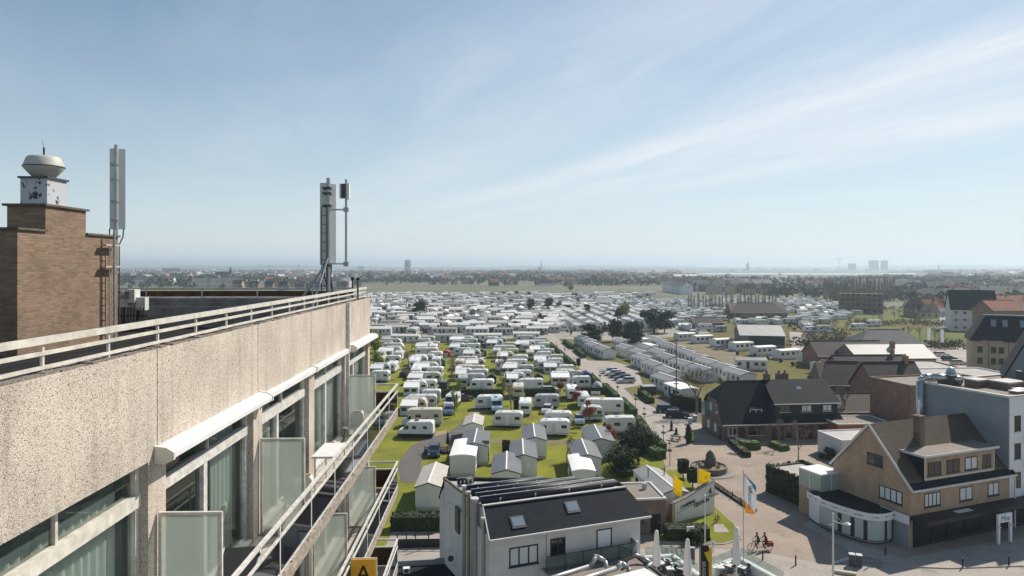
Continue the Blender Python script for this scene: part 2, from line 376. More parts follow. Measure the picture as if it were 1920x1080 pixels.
# parapet panels, one mesh, real 12 mm joints between them
for a, c in zip(JT, JT[1:]):
    b = MB(); b.box(XA - 0.2, XA, a + 0.010, c - 0.010, -2.3, -1.0); b.build('parapet_panel', M_peb, hotel)
for j in JT[1:-1]:
    b = MB(); b.box(XA - 0.19, XA - 0.03, j - .0095, j + .0095, -2.29, -1.02); b.build('joint_sealant', M_black, hotel)
b = MB(); b.box(XL, XA - 0.2, Y1 - 0.2, Y1 - .01, -2.3, -1.0)
b.build('parapet', M_conc, hotel)
# ragged weathered upstand just inside the parapet
b = MB()
yy = Y0
while yy < Y1 - 0.3:
    h = rnd.uniform(0.015, 0.05); l = rnd.uniform(0.12, 0.4)
    b.box(XA - 0.34, XA - 0.2, yy, min(yy + l, Y1 - .2), -1.4, -1.02 + h); yy += l
b.build('coping', M_slab, hotel)
b = MB(); yy = Y0
while yy < Y1 - .05:
    l = rnd.uniform(0.05, 0.22); b.box(XA - 0.19, XA - rnd.uniform(.015, .05), yy, min(yy + l, Y1 - .02), -1.001, -1.0 + rnd.uniform(0.008, 0.03)); yy += l
b.build('gravel_coping', mat('dark_gravel_coping', (0.10, 0.085, 0.075), .95, col2=(0.32, 0.28, 0.24), vscale=45, bump=.8, bscale=70), hotel)
b = MB(); b.box(XL, XA - 0.34, Y0, Y1 - 0.2, -1.95, -1.9)
for k in range(7): b.box(-16 + k * 1.7, -15.97 + k * 1.7, Y0, Y1 - .3, -1.9, -1.885)
b.build('flat_roof', M_roofing, hotel)
# roof railing along the facade and across the end
xr = XA - 0.13
b = MB()
b.box(xr - 0.03, xr + 0.03, Y0, Y1, -0.72, -0.655)
b.box(xr - 0.02, xr + 0.02, Y0, Y1, -0.825, -0.79)
b.box(xr - 0.02, xr + 0.02, Y0, Y1, -0.955, -0.925)
b.build('roof_rail', M_rail, hotel)
b = MB()
b.box(XL, xr - .03, Y1 - 0.16, Y1 - 0.10, -0.735, -0.67)
b.box(XL, xr - .03, Y1 - 0.15, Y1 - 0.11, -0.99, -0.955)
b.build('end_rail', M_rail, hotel)
for k in range(19):
    y = 2.13 + k * 1.08
    b = MB(); b.box(xr - 0.018, xr + 0.008, y - 0.014, y + 0.014, -1.3, -0.735); b.build('rail_post', M_rail, hotel)
for k in range(7):
    x = -5.9 - k * 1.75
    b = MB(); b.box(x - 0.02, x + 0.02, Y1 - 0.15, Y1 - 0.11, -1.1, -0.735); b.build('rail_post', M_rail, hotel)
b = MB(); b.box(XL, XA - .4, Y1 - 0.62, Y1 - 0.2, -1.9, -1.25); b.build('roof_kerb', M_conc, hotel)
# rusty cover strip seen through the end rail
b = MB(); b.box(XL, XA - .5, Y1 - .145, Y1 - .12, -0.95, -0.775); b.build('rusty_flashing', mat('rusty_steel_strip', (0.16, 0.08, 0.035), 0.8, col2=(0.05, 0.035, 0.03), vscale=3), hotel)
# downpipe on the facade
b = MB(); b.box(XA, XA + 0.09, 18.66, 18.78, -2.3, -0.98); b.build('downpipe', M_railw, hotel)
b = MB(); b.box(XA - .02, XA + 0.07, 18.68, 18.76, -H + .2, -2.3); b.build('downpipe', M_railw, hotel)
# pillars: proud of the glazing, full height
for j in JT[1:]:
    b = MB(); y0, y1 = (j - 0.21, j + 0.22) if j < 22 else (j - 0.3, j)
    b.box(XG, XA - 0.003, y0, y1, -H, -2.3); b.build('pillar', M_peb, hotel)
# storeys: balcony slab, railing, dividers, glazing
for s, z in enumerate(FL):
    yb0 = 5.2 if s == 0 else Y0
    b = MB(); b.box(XA - .01, XB, Y0, Y1, z - 0.2, z); b.build('balcony_slab', M_slab, hotel)
    b = MB(); b.box(XA + .005, XB - .07, Y0, Y1 - .05, z, z + 0.012); b.build('balcony_floor', M_deck, hotel)
    # chipped edge kerb
    b = MB(); yy = Y0
    while yy < Y1 - .05:
        l = rnd.uniform(0.10, 0.42); b.box(XB - 0.06, XB + rnd.uniform(0.0, 0.02), yy, min(yy + l, Y1), z + .001, z + rnd.uniform(0.03, 0.055)); yy += l
    b.build('slab_edge', M_slab, hotel)
    zt = z + 0.86
    b = MB(); b.box(XB - 0.04, XB + 0.01, Y0, Y1, zt - 0.035, zt + 0.015); b.box(XB - 0.032, XB + 0.002, Y0, Y1, zt - 0.25, zt - 0.215)
    b.box(XB - 0.03, XB, Y0, Y1, z + 0.08, z + 0.11)
    b.build('balcony_rail', M_railw, hotel)
    for y in [Y1 - .03 - 1.7 * k for k in range(12)]:
        b = MB(); b.box(XB - 0.034, XB - 0.004, y - 0.02, y + 0.02, z + .05, zt - 0.03); b.build('balcony_post', M_railw, hotel)
    if True:
        b = MB(); b.box(XB - 0.021, XB - 0.012, Y0, Y1, z + 0.11, zt - 0.26); b.build('balcony_panel', M_smoke, hotel)
    # end return of the balcony with a brown board screen
    b = MB(); b.box(XA - .02, XB - .05, Y1 - 0.07, Y1 - 0.03, zt - 0.03, zt + 0.02); b.box(XA - .02, XB - .05, Y1 - 0.07, Y1 - 0.03, zt - 0.26, zt - 0.22)
    b.build('balcony_rail', M_railw, hotel)
    b = MB(); b.box(XA + .01, XB - .05, Y1 - 0.06, Y1 - 0.035, z + .05, zt - 0.27); b.build('screen', M_brown, hotel)
    # glass dividers between the flats
    for j in ([8.33, 11.87, 18.75] if s % 2 == 0 else [4.9, 15.2, 18.75]):
        b = MB(); x0, x1, zz = XA + 0.02, XB - 0.12, z + 1.68
        for q in ((x0, x0 + .035, z, zz), (x1 - .035, x1, z, zz), (x0 + .035, x1 - .035, zz - .035, zz), (x0 + .035, x1 - .035, z + .02, z + .06)):
            b.box(q[0], q[1], j - .02, j + .02, q[2], q[3])
        fr = b.build('divider_frame', M_rail, hotel)
        b = MB(); b.box(x0 + .03, x1 - .03, j - .004, j + .004, z + .05, zz - .03); b.build('divider_pane', M_frost, fr)
    # glazing, bay by bay
    top = -2.3 if s == 0 else FL[s - 1] - 0.2
    for k, (a, c) in enumerate(zip(JT, JT[1:])):
        y0, y1 = a + 0.225, c - (0.215 if c < 22 else .31)
        if s > 3: 
            b = MB(); b.box(XG - .02, XG, y0, y1, z, top); b.build('pane', M_pane, hotel); continue
        fl, zb = 0.10, z + 0.0
        tr = top - 0.36                      # transom
        mid = y0 + (y1 - y0) * (0.38 if k % 2 else 0.45)
        b = MB()
        b.box(XG - .05, XG + .07, y0, y1, tr - .15, tr)                           # transom
        b.box(XG - .04, XG + .03, y0, y1, top - .05, top - .001)
        b.box(XG - .04, XG + .05, y0, y0 + .09, zb, top - .05); b.box(XG - .04, XG + .05, y1 - .09, y1, zb, top - .05)
        b.box(XG - .04, XG + .13, y0, y1, zb + .0, zb + .06)
        b.box(XG - .04, XG + .055, mid - .06, mid + .06, zb + .1, tr - .15)
        b.box(XG - .04, XG + .035, y0 + .07, y1 - .07, zb + .0, zb + .1)
        b.box(XG - .04, XG + .03, y0 + (y1 - y0) * .5 - .02, y0 + (y1 - y0) * .5 + .02, tr, top - .05)
        fr = b.build('window_frame', M_railw if k != 1 else M_rail, hotel)
        b = MB(); b.box(XG - .012, XG - .004, y0 + .07, y1 - .07, tr, top - .05); b.build('pane', M_pane, fr)
        b = MB(); b.box(XG - .012, XG - .004, y0 + .07, mid - .045, zb + .1, tr - .13); b.build('pane', M_pane, fr)
        b = MB(); b.box(XG - .012, XG - .004, mid + .045, y1 - .07, zb + .1, tr - .13); b.build('pane', M_pane, fr)
        # curtain: wavy sheet behind the glass
        spans = [(y0 + .1, y1 - .1)] if (k + s) % 3 == 1 else ([(y0 + .1, mid + .2)] if (k + s) % 3 == 0 else [(y1 - 1.0, y1 - .1)])
        for ya, yb_ in spans:
            n = int((yb_ - ya) / 0.028); b = MB(); vs = []
            for i in range(n + 1):
                t = ya + (yb_ - ya) * i / n; x = XG - .16 + .028 * math.sin(i * 1.15 + .8 * math.sin(i * .17)) + rnd.uniform(-.004, .004)
                vs += [(x, t, zb + .06), (x, t, top - .03)]
            b.add(vs, [(2 * i, 2 * i + 2, 2 * i + 3, 2 * i + 1) for i in range(n)]); b.build('curtain', M_curt, hotel, smooth=True, fix=False)
# awning cassettes over the bays
for k, (a, c) in enumerate([(8.25, 11.9), (12.0, 15.25), (15.3, 18.6), (18.95, 22.35)]):
    b = MB(); x0 = XA + .003; hx = 0.22 if k in (0, 3) else 0.10
    prof = [(x0, -2.34), (x0 + hx * .5, -2.355), (x0 + hx, -2.30), (x0 + hx, -2.235), (x0 + hx * .6, -2.18), (x0, -2.16)] if k in (0, 3) else [(x0, -2.34), (x0 + hx, -2.33), (x0 + hx, -2.24), (x0, -2.22)]
    b.extr(prof, a + .05, c - .05, 'y'); o = b.build('awning', M_white, hotel)
    for y0, y1 in ((a, a + .045), (c - .045, c)):
        b = MB(); b.extr([(p[0] + (.012 if p[0] > x0 else .0), p[1] + (.012 if p[1] > -2.25 else -.012)) for p in prof], y0, y1, 'y'); b.build('end_cap', M_cream, o)

# stair tower of brown brick on the roof
M_br = brick_mat('brown_brick', (0.295, 0.19, 0.12), (0.17, 0.11, 0.07), (0.21, 0.165, 0.125), 0.19, 0.055, mort=0.008)
M_cap = mat('stained_coping_stone', (0.16, 0.14, 0.11), 0.9, col2=(0.07, 0.065, 0.055), vscale=5)
tw = MB(); X1 = -10.1
tw.box(X1 - 3.2, X1, 14.6, 18.4, -1.9, 0.78); 
twr = tw.build('brick_tower', M_br, hotel)
tw = MB(); tw.box(X1 - 0.85, X1 - .003, 15.5, 17.0, 0.78, 1.36); tw.build('brick_upstand', M_br, twr)
tw = MB(); tw.box(X1 - 3.25, X1 + .05, 14.55, 15.5, 0.78, 0.83); tw.box(X1 - 3.25, X1 + .05, 17.0, 18.45, 0.78, 0.83)
tw.box(X1 - .92, X1 + .05, 15.43, 17.07, 1.36, 1.41); tw.build('coping', M_cap, twr)

# weathered white sheet metal housing with a round cowl on top of the tower
hs = thing('vent_housing', 'peeling white sheet metal box topped by a round cowl on the brick tower', 'roof vent', tuple(Matrix.Rotation(RZ, 3, 'Z') @ Vector((X1 - .43, 16.1, 0)) + Vector((0, 0, H + 1.41))), RZ)
b = MB(); b.box(-.30, .30, -.35, .35, 0, .60); M_peel = mat('peeling_white_sheet', (0.46, 0.48, 0.51), 0.6, col2=(0.05, 0.05, 0.055), vscale=5.0)
_t = M_peel.node_tree
for n in _t.nodes:
    if n.type == 'MAP_RANGE': n.inputs['From Min'].default_value = 0.57; n.inputs['From Max'].default_value = 0.60
b.build('housing', M_peel, hs)
b = MB(); b.box(-.34, .34, -.39, .39, .60, .645); b.build('lid', M_dark, hs)
b = MB(); b.lathe(0, 0, [(.20, .645), (.26, .70), (.40, .86), (.415, .90), (.41, .93), (.35, 1.10), (.31, 1.145), (.05, 1.16)], 24); b.build('cowl', mat('aged_cowl_metal', (0.50, 0.50, 0.44), 0.6, 0.0, var=.2), hs, smooth=True)
b = MB(); b.lathe(0, 0, [(.424, .895), (.424, .92)], 24); b.build('cowl_rim', M_dark, hs)
b = MB(); b.cyl((0, 0, 1.18), (0, 0, 1.36), .022); b.cyl((0, 0, 1.36), (-.04, 0, 1.52), .005); b.build('spigot', M_dark, hs)

# antennas
M_ant = mat('antenna_radome_grey', (0.68, 0.70, 0.66), 0.5, var=.1)
def hl(x, y, z=0): return tuple(Matrix.Rotation(RZ, 3, 'Z') @ Vector((x, y, 0)) + Vector((0, 0, H + z)))
def panel_antenna(t, x, y, z0, z1, wd, rot):
    b = MB(); n = 10; pr = [(-wd / 2, .05), (-wd / 2, -.02), (-wd * .35, -.06), (wd * .35, -.06), (wd / 2, -.02), (wd / 2, .05)]
    b.prism(pr, z0, z1); b.xf(Matrix.Translation((x, y, 0)) @ Matrix.Rotation(rot, 4, 'Z')); b.build('antenna_panel', M_ant, t)
an = thing('panel_antenna', 'tall grey panel antenna on a steel pole behind the brick tower', 'antenna', hl(-10.35, 18.72, 0), RZ)
panel_antenna(an, -.09, .15, 1.02, 3.22, .22, R(172)); panel_antenna(an, .12, .12, 1.02, 3.2, .16, R(215))
b = MB(); b.cyl((0.03, 0, -1.9), (0.03, 0, 3.3), .045, n=10); b.build('pole', M_galv, an)
for z in (1.25, 1.75, 2.35, 2.75):
    b = MB(); b.box(-.06, .10, -.06, .12, z, z + .03); b.box(-.10, -.04, -.06, -.02, z - .02, z + .05); b.build('clamp', M_galv, an)
b = MB(); b.tube([(-.2, .1, 1.03), (-.2, .1, .8), (-.05, .05, .6), (-.05, .05, -1.8)], .016); b.tube([(.18, .1, 1.03), (.16, .1, .8), (.1, .03, .6), (.1, .03, -1.8)], .016); b.tube([(-.08, .1, 1.03), (-.1, .1, .8), (0, .06, .5)], .016); b.build('cable', M_dark, an)
# cable ladder bolted on the tower
cl_ = thing('cable_ladder', 'steel cable ladder with pink brackets running up the brick tower', 'ladder', hl(-10.0, 17.85, 0), RZ)
b = MB()
for y in (-.12, .12): b.cyl((0.06, y, -1.9), (0.06, y, .68), .016)
b.build('side_rail', M_galv, cl_)
for k in range(13):
    b = MB(); b.cyl((.06, -.12, -1.75 + k * .19), (.06, .12, -1.75 + k * .19), .009); b.build('rung', M_galv, cl_)
b = MB(); b.cyl((.12, .0, -1.9), (.12, .0, .95), .03); b.build('cable', M_galv, cl_)
for z in (-.02, .53):
    b = MB(); b.box(-.03, .10, -.33, .33, z, z + .04); b.build('bracket', mat('pink_bracket_paint', (0.55, 0.38, 0.33), .6), cl_)
# big mast near the parapet
ms = thing('antenna_mast', 'braced steel mast with long panel antenna and ladder near the roof railing', 'antenna', hl(-4.82, 19.5, -1.9), RZ)
panel_antenna(ms, -.10, .2, 1.95, 4.30, .30, R(168)); panel_antenna(ms, .10, .16, 2.0, 4.26, .18, R(225))
b = MB(); b.cyl((0.03, 0, 0), (0.03, 0, 4.42), .055, n=10); b.build('mast_pole', M_galv, ms)
b = MB(); b.cyl((-1.25, -.6, 0), (-.03, -.02, 2.0), .035); b.build('brace', M_galv, ms)
b = MB(); b.cyl((-.35, -1.3, 0), (.02, -.03, 2.15), .035); b.build('brace', M_galv, ms)
b = MB(); b.cyl((-.15, -.06, .4), (-.15, -.06, 3.6), .012); b.cyl((-.0, -.08, .4), (-.0, -.08, 3.6), .012)
for k in range(13): b.cyl((-.15, -.07, .6 + k * .25), (0, -.07, .6 + k * .25), .009)
b.build('ladder', M_dark, ms)
b = MB()
for k, x in enumerate((-.12, -.05, .06, .1)): b.tube([(x, .1, 2.0), (x * .8, .06, 1.6), (x * .5 + .1, .02, 1.2), (x * .3 + .1, .02, 0)], .018)
b.build('cable', M_dark, ms)
for z in (1.9, 3.6, 3.95, 4.1):
    b = MB(); b.box(-.12, .11, -.08, .12, z, z + .06); b.build('clamp', M_dark, ms)
b = MB(); b.cyl((.53, .0, 1.9), (.53, 0, 4.38), .033, n=10); b.build('side_pole', M_galv, ms)
for z in (1.98, 3.52):
    b = MB(); b.bar((.05, 0, z), (.55, 0, z), .04); b.box(.46, .60, -.05, .05, z - .06, z + .06); b.build('arm', M_galv, ms)
b = MB(); b.box(.36, .49, -.09, .08, 3.84, 4.25); b.box(.50, .63, -.09, .08, 3.82, 4.26); b.build('small_antenna', M_ant, ms)
b = MB(); b.box(.41, .55, -.10, -.092, 3.85, 4.24); b.build('antenna_back', M_dark, ms)
# radio units on the roof
ru = thing('radio_units', 'cluster of pale grey radio boxes on a frame on the dark flat roof', 'radio equipment', hl(-10.75, 20.4, -1.9), RZ)
b = MB(); b.box(-.4, .45, -.1, -.05, .0, .05); b.bar((-.25, 0, 0), (-.25, 0, 1.0), .05); b.bar((.15, 0, 0), (.15, 0, 1.0), .05); b.bar((-.4, 0, .45), (.45, 0, .45), .05); b.build('rack', M_dark, ru)
for x, z, wd, h in ((-.28, .72, .42, .36), (.02, .85, .28, .38), (.28, .62, .26, .38), (-.12, .95, .28, .22)):
    b = MB(); b.box(x - wd / 2, x + wd / 2, -.22 if x < .2 else -.12, .02 if x < 0 else .1, z, z + h); b.build('radio_box', mat('radio_box_grey', (0.60, 0.60, 0.57), .5), ru)
b = MB()
for k in range(9): b.tube([(-.35 + k * .09, -.12, .7), (-.33 + k * .085, -.15, .4), (-.3 + k * .08, -.1, .05)], .014)
b.build('cable', M_black, ru)
for nm, lx in (('first', .26), ('second', .42)):
    pp = thing('roof_vent_pipe', 'thin dark vent pipe with cap behind the railing, %s mast' % ('nearer the' if lx < .3 else 'farther from the'), 'vent pipe', hl(-4.6 + lx, 20.6, -1.9), 0, 'vent pipes behind the roof railing')
    b = MB(); b.cyl((0, 0, 0), (0, 0, 1.5), .025); b.build('pipe', M_dark, pp)
    b = MB(); b.cyl((0, 0, 1.5), (0, 0, 1.58), .05); b.build('cap', M_black, pp)

# balcony furniture
M_plas = mat('cream_moulded_plastic', (0.66, 0.64, 0.58), .45)
def chair(label, x, y, z, rz):
    t = thing('balcony_chair', label, 'chair', hl(x, y, z), rz, 'moulded chairs on the balconies')
    b = MB(); n = 10; vs = []; fs = []
    # one shell: seat + curved back
    prof = [(.24, .45, .23), (.05, .44, .25), (-.14, .46, .25), (-.21, .56, .245), (-.25, .70, .235), (-.27, .80, .19), (-.275, .84, .10)]
    for (py_, z_, hw) in prof:
        for i in range(9):
            u = -1 + 2 * i / 8; c = (1 - u * u)
            vs.append((u * hw, py_ + (.16 * u * u if z_ > .5 else .0), z_ - (.02 * c if z_ < .5 else 0)))
    for k in range(len(prof) - 1):
        for i in range(8): fs.append((k * 9 + i, k * 9 + i + 1, (k + 1) * 9 + i + 1, (k + 1) * 9 + i))
    b.add(vs, fs); o = b.build('shell', M_plas, t, smooth=True, fix=False)
    sm = o.modifiers.new('thick', 'SOLIDIFY'); sm.thickness = .012
    for sx in (-1, 1):
        for sy in (-1, 1):
            b = MB(); b.cyl((sx * .17, sy * .15, .45), (sx * .22, sy * .22, 0), .012, n=6); b.build('leg', M_dark if sy > 0 else M_plas, t)
    return t
chair('cream shell chair behind the glass of the second window bay', XG - .35, 11.15, FL[0], R(60))  # added indoors in place of a chair reflected in the glass
chair('cream shell chair on the balcony beside the second frosted divider', -3.55, 12.35, FL[0] + .01, R(150))
chair('cream shell chair at the far end of the top balcony', -3.72, 17.9, FL[0] + .01, R(150))
tb = thing('balcony_table', 'white rectangular table folded out over the top balcony rail', 'table', hl(-3.55, 14.6, FL[0] + .012), RZ)
b = MB(); b.box(-.25, .25, -.55, .55, .70, .74); b.build('table_top', M_white, tb)
for sx in (-.2, .2):
    for sy in (-.45, .45):
        b = MB(); b.cyl((sx, sy, 0), (sx, sy, .7), .015); b.build('leg', M_white, tb)
dc = thing('deck_chair', 'dark reclining deck chair folded on the nearest part of the top balcony', 'deck chair', hl(-3.62, 9.4, FL[0] + .012), R(10))
b = MB(); b.slab([(-.25, -.1, .33), (.25, -.1, .33), (.25, .75, .50), (-.25, .75, .50)], .02); b.slab([(-.25, -.7, .32), (.25, -.7, .32), (.25, -.12, .34), (-.25, -.12, .34)], .02); b.build('seat', M_black, dc)
for s_ in (-1, 1):
    b = MB(); b.cyl((s_ * .26, .7, .52), (s_ * .26, -.3, 0), .013); b.cyl((s_ * .26, -.6, .34), (s_ * .26, .4, 0), .013); b.build('leg', M_galv, dc)
# orange sign fixed to the rail of the balcony below
sg = thing('orange_sign', 'orange board with a black letter A fixed to the balcony rail', 'sign', hl(-2.92, 15.0, -6.42), RZ)
b = MB(); b.box(-.27, .27, -.015, .015, -.75, .02); b.build('board', mat('orange_sign_face', (0.95, 0.46, 0.03), .5), sg)
b = MB(); b.box(-.29, .29, .016, .04, -.78, .04); b.build('back_plate', M_cream, sg)
text_part('A', .50, M_black, sg, (0, -.018, -.30), (R(90), 0, 0))
b = MB(); b.cyl((.19, -.02, -.42), (.19, -.016, -.42), .07, n=20); b.build('red_dot', mat('red_sign_paint', (0.6, 0.02, 0.02), .5), sg)
for zz in (-.1, -.6):
    b = MB(); b.bar((-.3, .03, zz), (-.29 - .05, .03, zz), .03); b.build('bracket', M_galv, sg)
# ================================================================ ground sheets
def sheet(name, pts, z, m, kind='structure', label=None):
    b = MB(); b.add([(p[0], p[1], z) for p in pts], [tuple(range(len(pts)))])
    o = b.build(name, m, kind=kind, label=label)
    for p in o.data.polygons:
        if p.normal.z < 0: p.flip()
    return o
def pxs(l): return [P(x, y) for x, y in l]
M_gnd = mat('mixed_lowland', (0.085, 0.10, 0.05), 0.95, col2=(0.16, 0.14, 0.10), vscale=0.006)
M_grass = mat('camp_lawn', (0.225, 0.23, 0.035), 0.95, col2=(0.145, 0.16, 0.03), vscale=0.2, bump=0.6, bscale=6, spec=0.05)
def worn(m, col, scale, lo, hi):
    t = m.node_tree; b = t.nodes['Principled BSDF']; src = b.inputs['Base Color'].links[0].from_socket
    g = t.nodes.new('ShaderNodeNewGeometry'); n = t.nodes.new('ShaderNodeTexNoise'); n.inputs['Scale'].default_value = scale; n.inputs['Detail'].default_value = 9; n.inputs['Roughness'].default_value = .68
    t.links.new(g.outputs['Position'], n.inputs['Vector']); mr = t.nodes.new('ShaderNodeMapRange'); mr.inputs['From Min'].default_value = lo; mr.inputs['From Max'].default_value = hi
    t.links.new(n.outputs[0], mr.inputs['Value']); x = t.nodes.new('ShaderNodeMix'); x.data_type = 'RGBA'; x.inputs['B'].default_value = (*col, 1)
    t.links.new(mr.outputs[0], x.inputs['Factor']); t.links.new(src, x.inputs['A']); t.links.new(x.outputs['Result'], b.inputs['Base Color'])
worn(M_grass, (0.17, 0.125, 0.07), 0.16, .56, .68)
M_grass2 = mat('olive_field_grass', (0.165, 0.16, 0.05), 0.95, col2=(0.115, 0.10, 0.05), vscale=0.05, spec=0.05, bump=.5, bscale=5)
worn(M_grass2, (0.16, 0.115, 0.07), 0.06, .52, .64)
M_field = mat('bright_field', (0.105, 0.135, 0.04), 0.95, col2=(0.15, 0.16, 0.06), vscale=0.02, spec=0.05)
M_gravel = mat('pale_gravel_pitches', (0.34, 0.32, 0.285), 0.95, col2=(0.19, 0.19, 0.13), vscale=0.08)
M_asph = mat('grey_asphalt', (0.36, 0.32, 0.28), 0.9, col2=(0.31, 0.275, 0.24), vscale=0.4, bump=0.2, bscale=12)
M_dark_as = mat('dark_lane_asphalt', (0.10, 0.092, 0.088), 0.9, col2=(0.13, 0.115, 0.105), vscale=0.35, bump=0.2, bscale=12)
def paver_mat(name, c1, c2, mort, bw, bh, rot=35):
    m = brick_mat(name, c1, c2, mort, bw, bh, mort=0.012, var=0.22, vs=0.18)
    t = m.node_tree
    for n in list(t.nodes):
        if n.type == 'TEX_BRICK':
            for l in list(n.inputs['Vector'].links): t.links.remove(l)
            tcn = [q for q in t.nodes if q.type == 'TEX_COORD'][0]
            mp = t.nodes.new('ShaderNodeMapping'); mp.inputs['Rotation'].default_value = (0, 0, R(rot))
            t.links.new(tcn.outputs['Object'], mp.inputs['Vector']); t.links.new(mp.outputs[0], n.inputs['Vector'])
    return m
M_pave = paver_mat('plaza_clay_pavers', (0.345, 0.275, 0.215), (0.30, 0.238, 0.186), (0.21, 0.17, 0.135), 0.42, 0.21)
worn(M_pave, (0.20, 0.165, 0.135), 0.22, .55, .66); worn(M_asph, (0.22, 0.195, 0.175), 0.3, .54, .62)
M_walk = paver_mat('pale_pavement_slabs', (0.38, 0.335, 0.29), (0.34, 0.30, 0.265), (0.22, 0.19, 0.17), 0.6, 0.6, 35)
M_dirt = mat('bare_brown_dirt', (0.17, 0.125, 0.085), 0.95, col2=(0.19, 0.175, 0.10), vscale=0.15)
M_water = mat('lake_water', (0.25, 0.30, 0.34), 0.12, spec=0.8)
M_line = mat('road_marking_white', (0.55, 0.54, 0.51), 0.8, var=.3, vscale=4)

G = 15000
sheet('ground', [(-G, -300), (G, -300), (G, G), (-G, G)], 0.0, M_gnd)
sheet('camp_lawn_ground', [(-70, 55), (12, 55), P(1245, 840), P(1200, 790), P(1150, 745), P(1110, 705), P(1060, 662), P(1026, 636), (-70, 264)], 0.02, M_grass)
sheet('east_lawn_ground', [P(1040, 634), P(1140, 700), P(1200, 745), P(1245, 790), P(1320, 800), P(1560, 760), P(1680, 720), P(1660, 660), P(1740, 640), P(1760, 590), P(1250, 578), P(1160, 600), P(1050, 625)], 0.02, M_grass2)
sheet('gravel_pitch_ground', [(-210, 265), P(1040, 635), P(1180, 640), P(1330, 625), P(1300, 592), P(1260, 568), P(1120, 552), (-380, 680)], 0.03, M_gravel)
sheet('meadow', [P(500, 560), P(690, 558), P(900, 552), P(1110, 551), P(1110, 548), P(900, 544), P(690, 547), P(500, 549)], 0.05, M_field)
sheet('meadow', [P(1258, 592), P(1400, 600), P(1760, 604), P(1760, 580), P(1520, 570), P(1460, 561), P(1270, 560)], 0.05, M_field)
sheet('meadow', [P(1700, 645), P(1860, 650), P(1860, 612), P(1700, 618)], 0.05, M_field)
sheet('meadow', [P(230, 556), P(420, 556), P(440, 538), P(300, 540)], 0.05, M_field)
sheet('lake_water', [P(1290, 514.6), P(1500, 515.2), P(1715, 514.8), P(1716, 512.1), P(1500, 511.9), P(1330, 511.9)], 0.3, M_water)
# roads
ROAD_L = [(1000, 622), (1024, 633), (1042, 657), (1060, 669), (1076, 683), (1101, 703), (1124, 720), (1158, 751), (1193, 777), (1211, 798), (1224, 817), (1240, 836)]
ROAD_R = [(1030, 624), (1045, 634), (1058, 647), (1076, 660), (1099, 673), (1116, 688), (1168, 727), (1190, 748), (1212, 758), (1235, 768), (1290, 790), (1325, 800)]
sheet('park_road', [P(*p) for p in ROAD_L] + [P(*p) for p in ROAD_R[::-1]], 0.045, M_asph)
sheet('parking_bay', pxs([(1100, 676), (1120, 700), (1160, 730), (1205, 722), (1195, 690), (1150, 678)]), 0.04, M_asph)
sheet('parking_bay', pxs([(1205, 752), (1240, 775), (1290, 800), (1312, 792), (1312, 755), (1240, 746)]), 0.041, M_dark_as)
PLZ = [(1224, 818), (1262, 800), (1312, 792), (1330, 815), (1358, 830), (1580, 822), (1660, 850), (1960, 900)]
sheet('plaza', pxs(PLZ) + [(90, 62), (90, 40), (-14, 40), (-14, 58.5)] + pxs([(1170, 1005), (1235, 1000), (1248, 880), (1240, 850)]), 0.035, M_pave)
sheet('street', [(12, 60.5), P(1290, 1024), P(1450, 1040), P(1560, 1062), P(1700, 1046), P(1960, 1000), (80, 50), (12, 50)], 0.045, M_asph)
sheet('pavement', pxs([(1195, 1030), (1290, 1032), (1440, 1046), (1560, 1075), (1640, 1110), (1400, 1200), (1195, 1200)]), 0.055, M_walk)
# shaded shop-side pavement with a real kerb
b = MB(); pv = pxs([(1520, 978), (1560, 1005), (1640, 1032), (1700, 1052), (1960, 1038), (1960, 1062), (1780, 1068), (1690, 1064), (1600, 1040), (1505, 985)])
b.prism([(p.x, p.y) for p in pv], 0.0, 0.14); b.build('pavement', M_walk, kind='structure')
# the lane that curves round the lawn on the left
sheet('lane', pxs([(752, 905), (747, 880), (752, 860), (770, 838), (800, 822), (840, 812), (868, 790), (880, 779), (905, 779), (890, 800), (862, 822), (820, 838), (800, 852), (789, 868), (790, 890), (775, 905)]), 0.04, M_dark_as)
sheet('lane', pxs([(905, 823), (1190, 829), (1195, 836), (905, 831)]), 0.038, M_dirt)
sheet('lane', pxs([(868, 742), (1120, 740), (1130, 746), (868, 748)]), 0.038, M_dirt)
sheet('sandy_patch', pxs([(806, 812), (838, 806), (850, 812), (812, 822)]), 0.036, mat('sand_patch', (0.33, 0.25, 0.15), .95, col2=(0.22, 0.2, 0.08), vscale=.5))
sheet('sandy_patch', pxs([(876, 776), (930, 778), (945, 770), (900, 764)]), 0.036, _m['sand_patch'])
sheet('sandy_patch', pxs([(838, 745), (862, 745), (868, 754), (846, 756)]), 0.036, _m['sand_patch'])
sheet('dirt_patch', pxs([(1262, 640), (1300, 640), (1372, 655), (1420, 690), (1404, 702), (1340, 672), (1280, 652)]), 0.05, M_dirt)
sheet('dirt_patch', pxs([(1205, 745), (1222, 742), (1250, 765), (1262, 785), (1240, 772)]), 0.05, M_dirt)
sheet('yard', pxs([(1482, 640), (1484, 660), (1530, 655), (1524, 625), (1480, 622)]), 0.05, M_walk)
sheet('yard', pxs([(742, 985), (832, 985), (850, 1090), (690, 1090)]), 0.05, M_walk)
sheet('service_road', pxs([(1700, 650), (1760, 648), (1830, 655), (1830, 700), (1700, 700)]), 0.055, M_walk)
sheet('service_road', pxs([(1760, 588), (1800, 585), (1810, 612), (1765, 606)]), 0.055, M_walk)
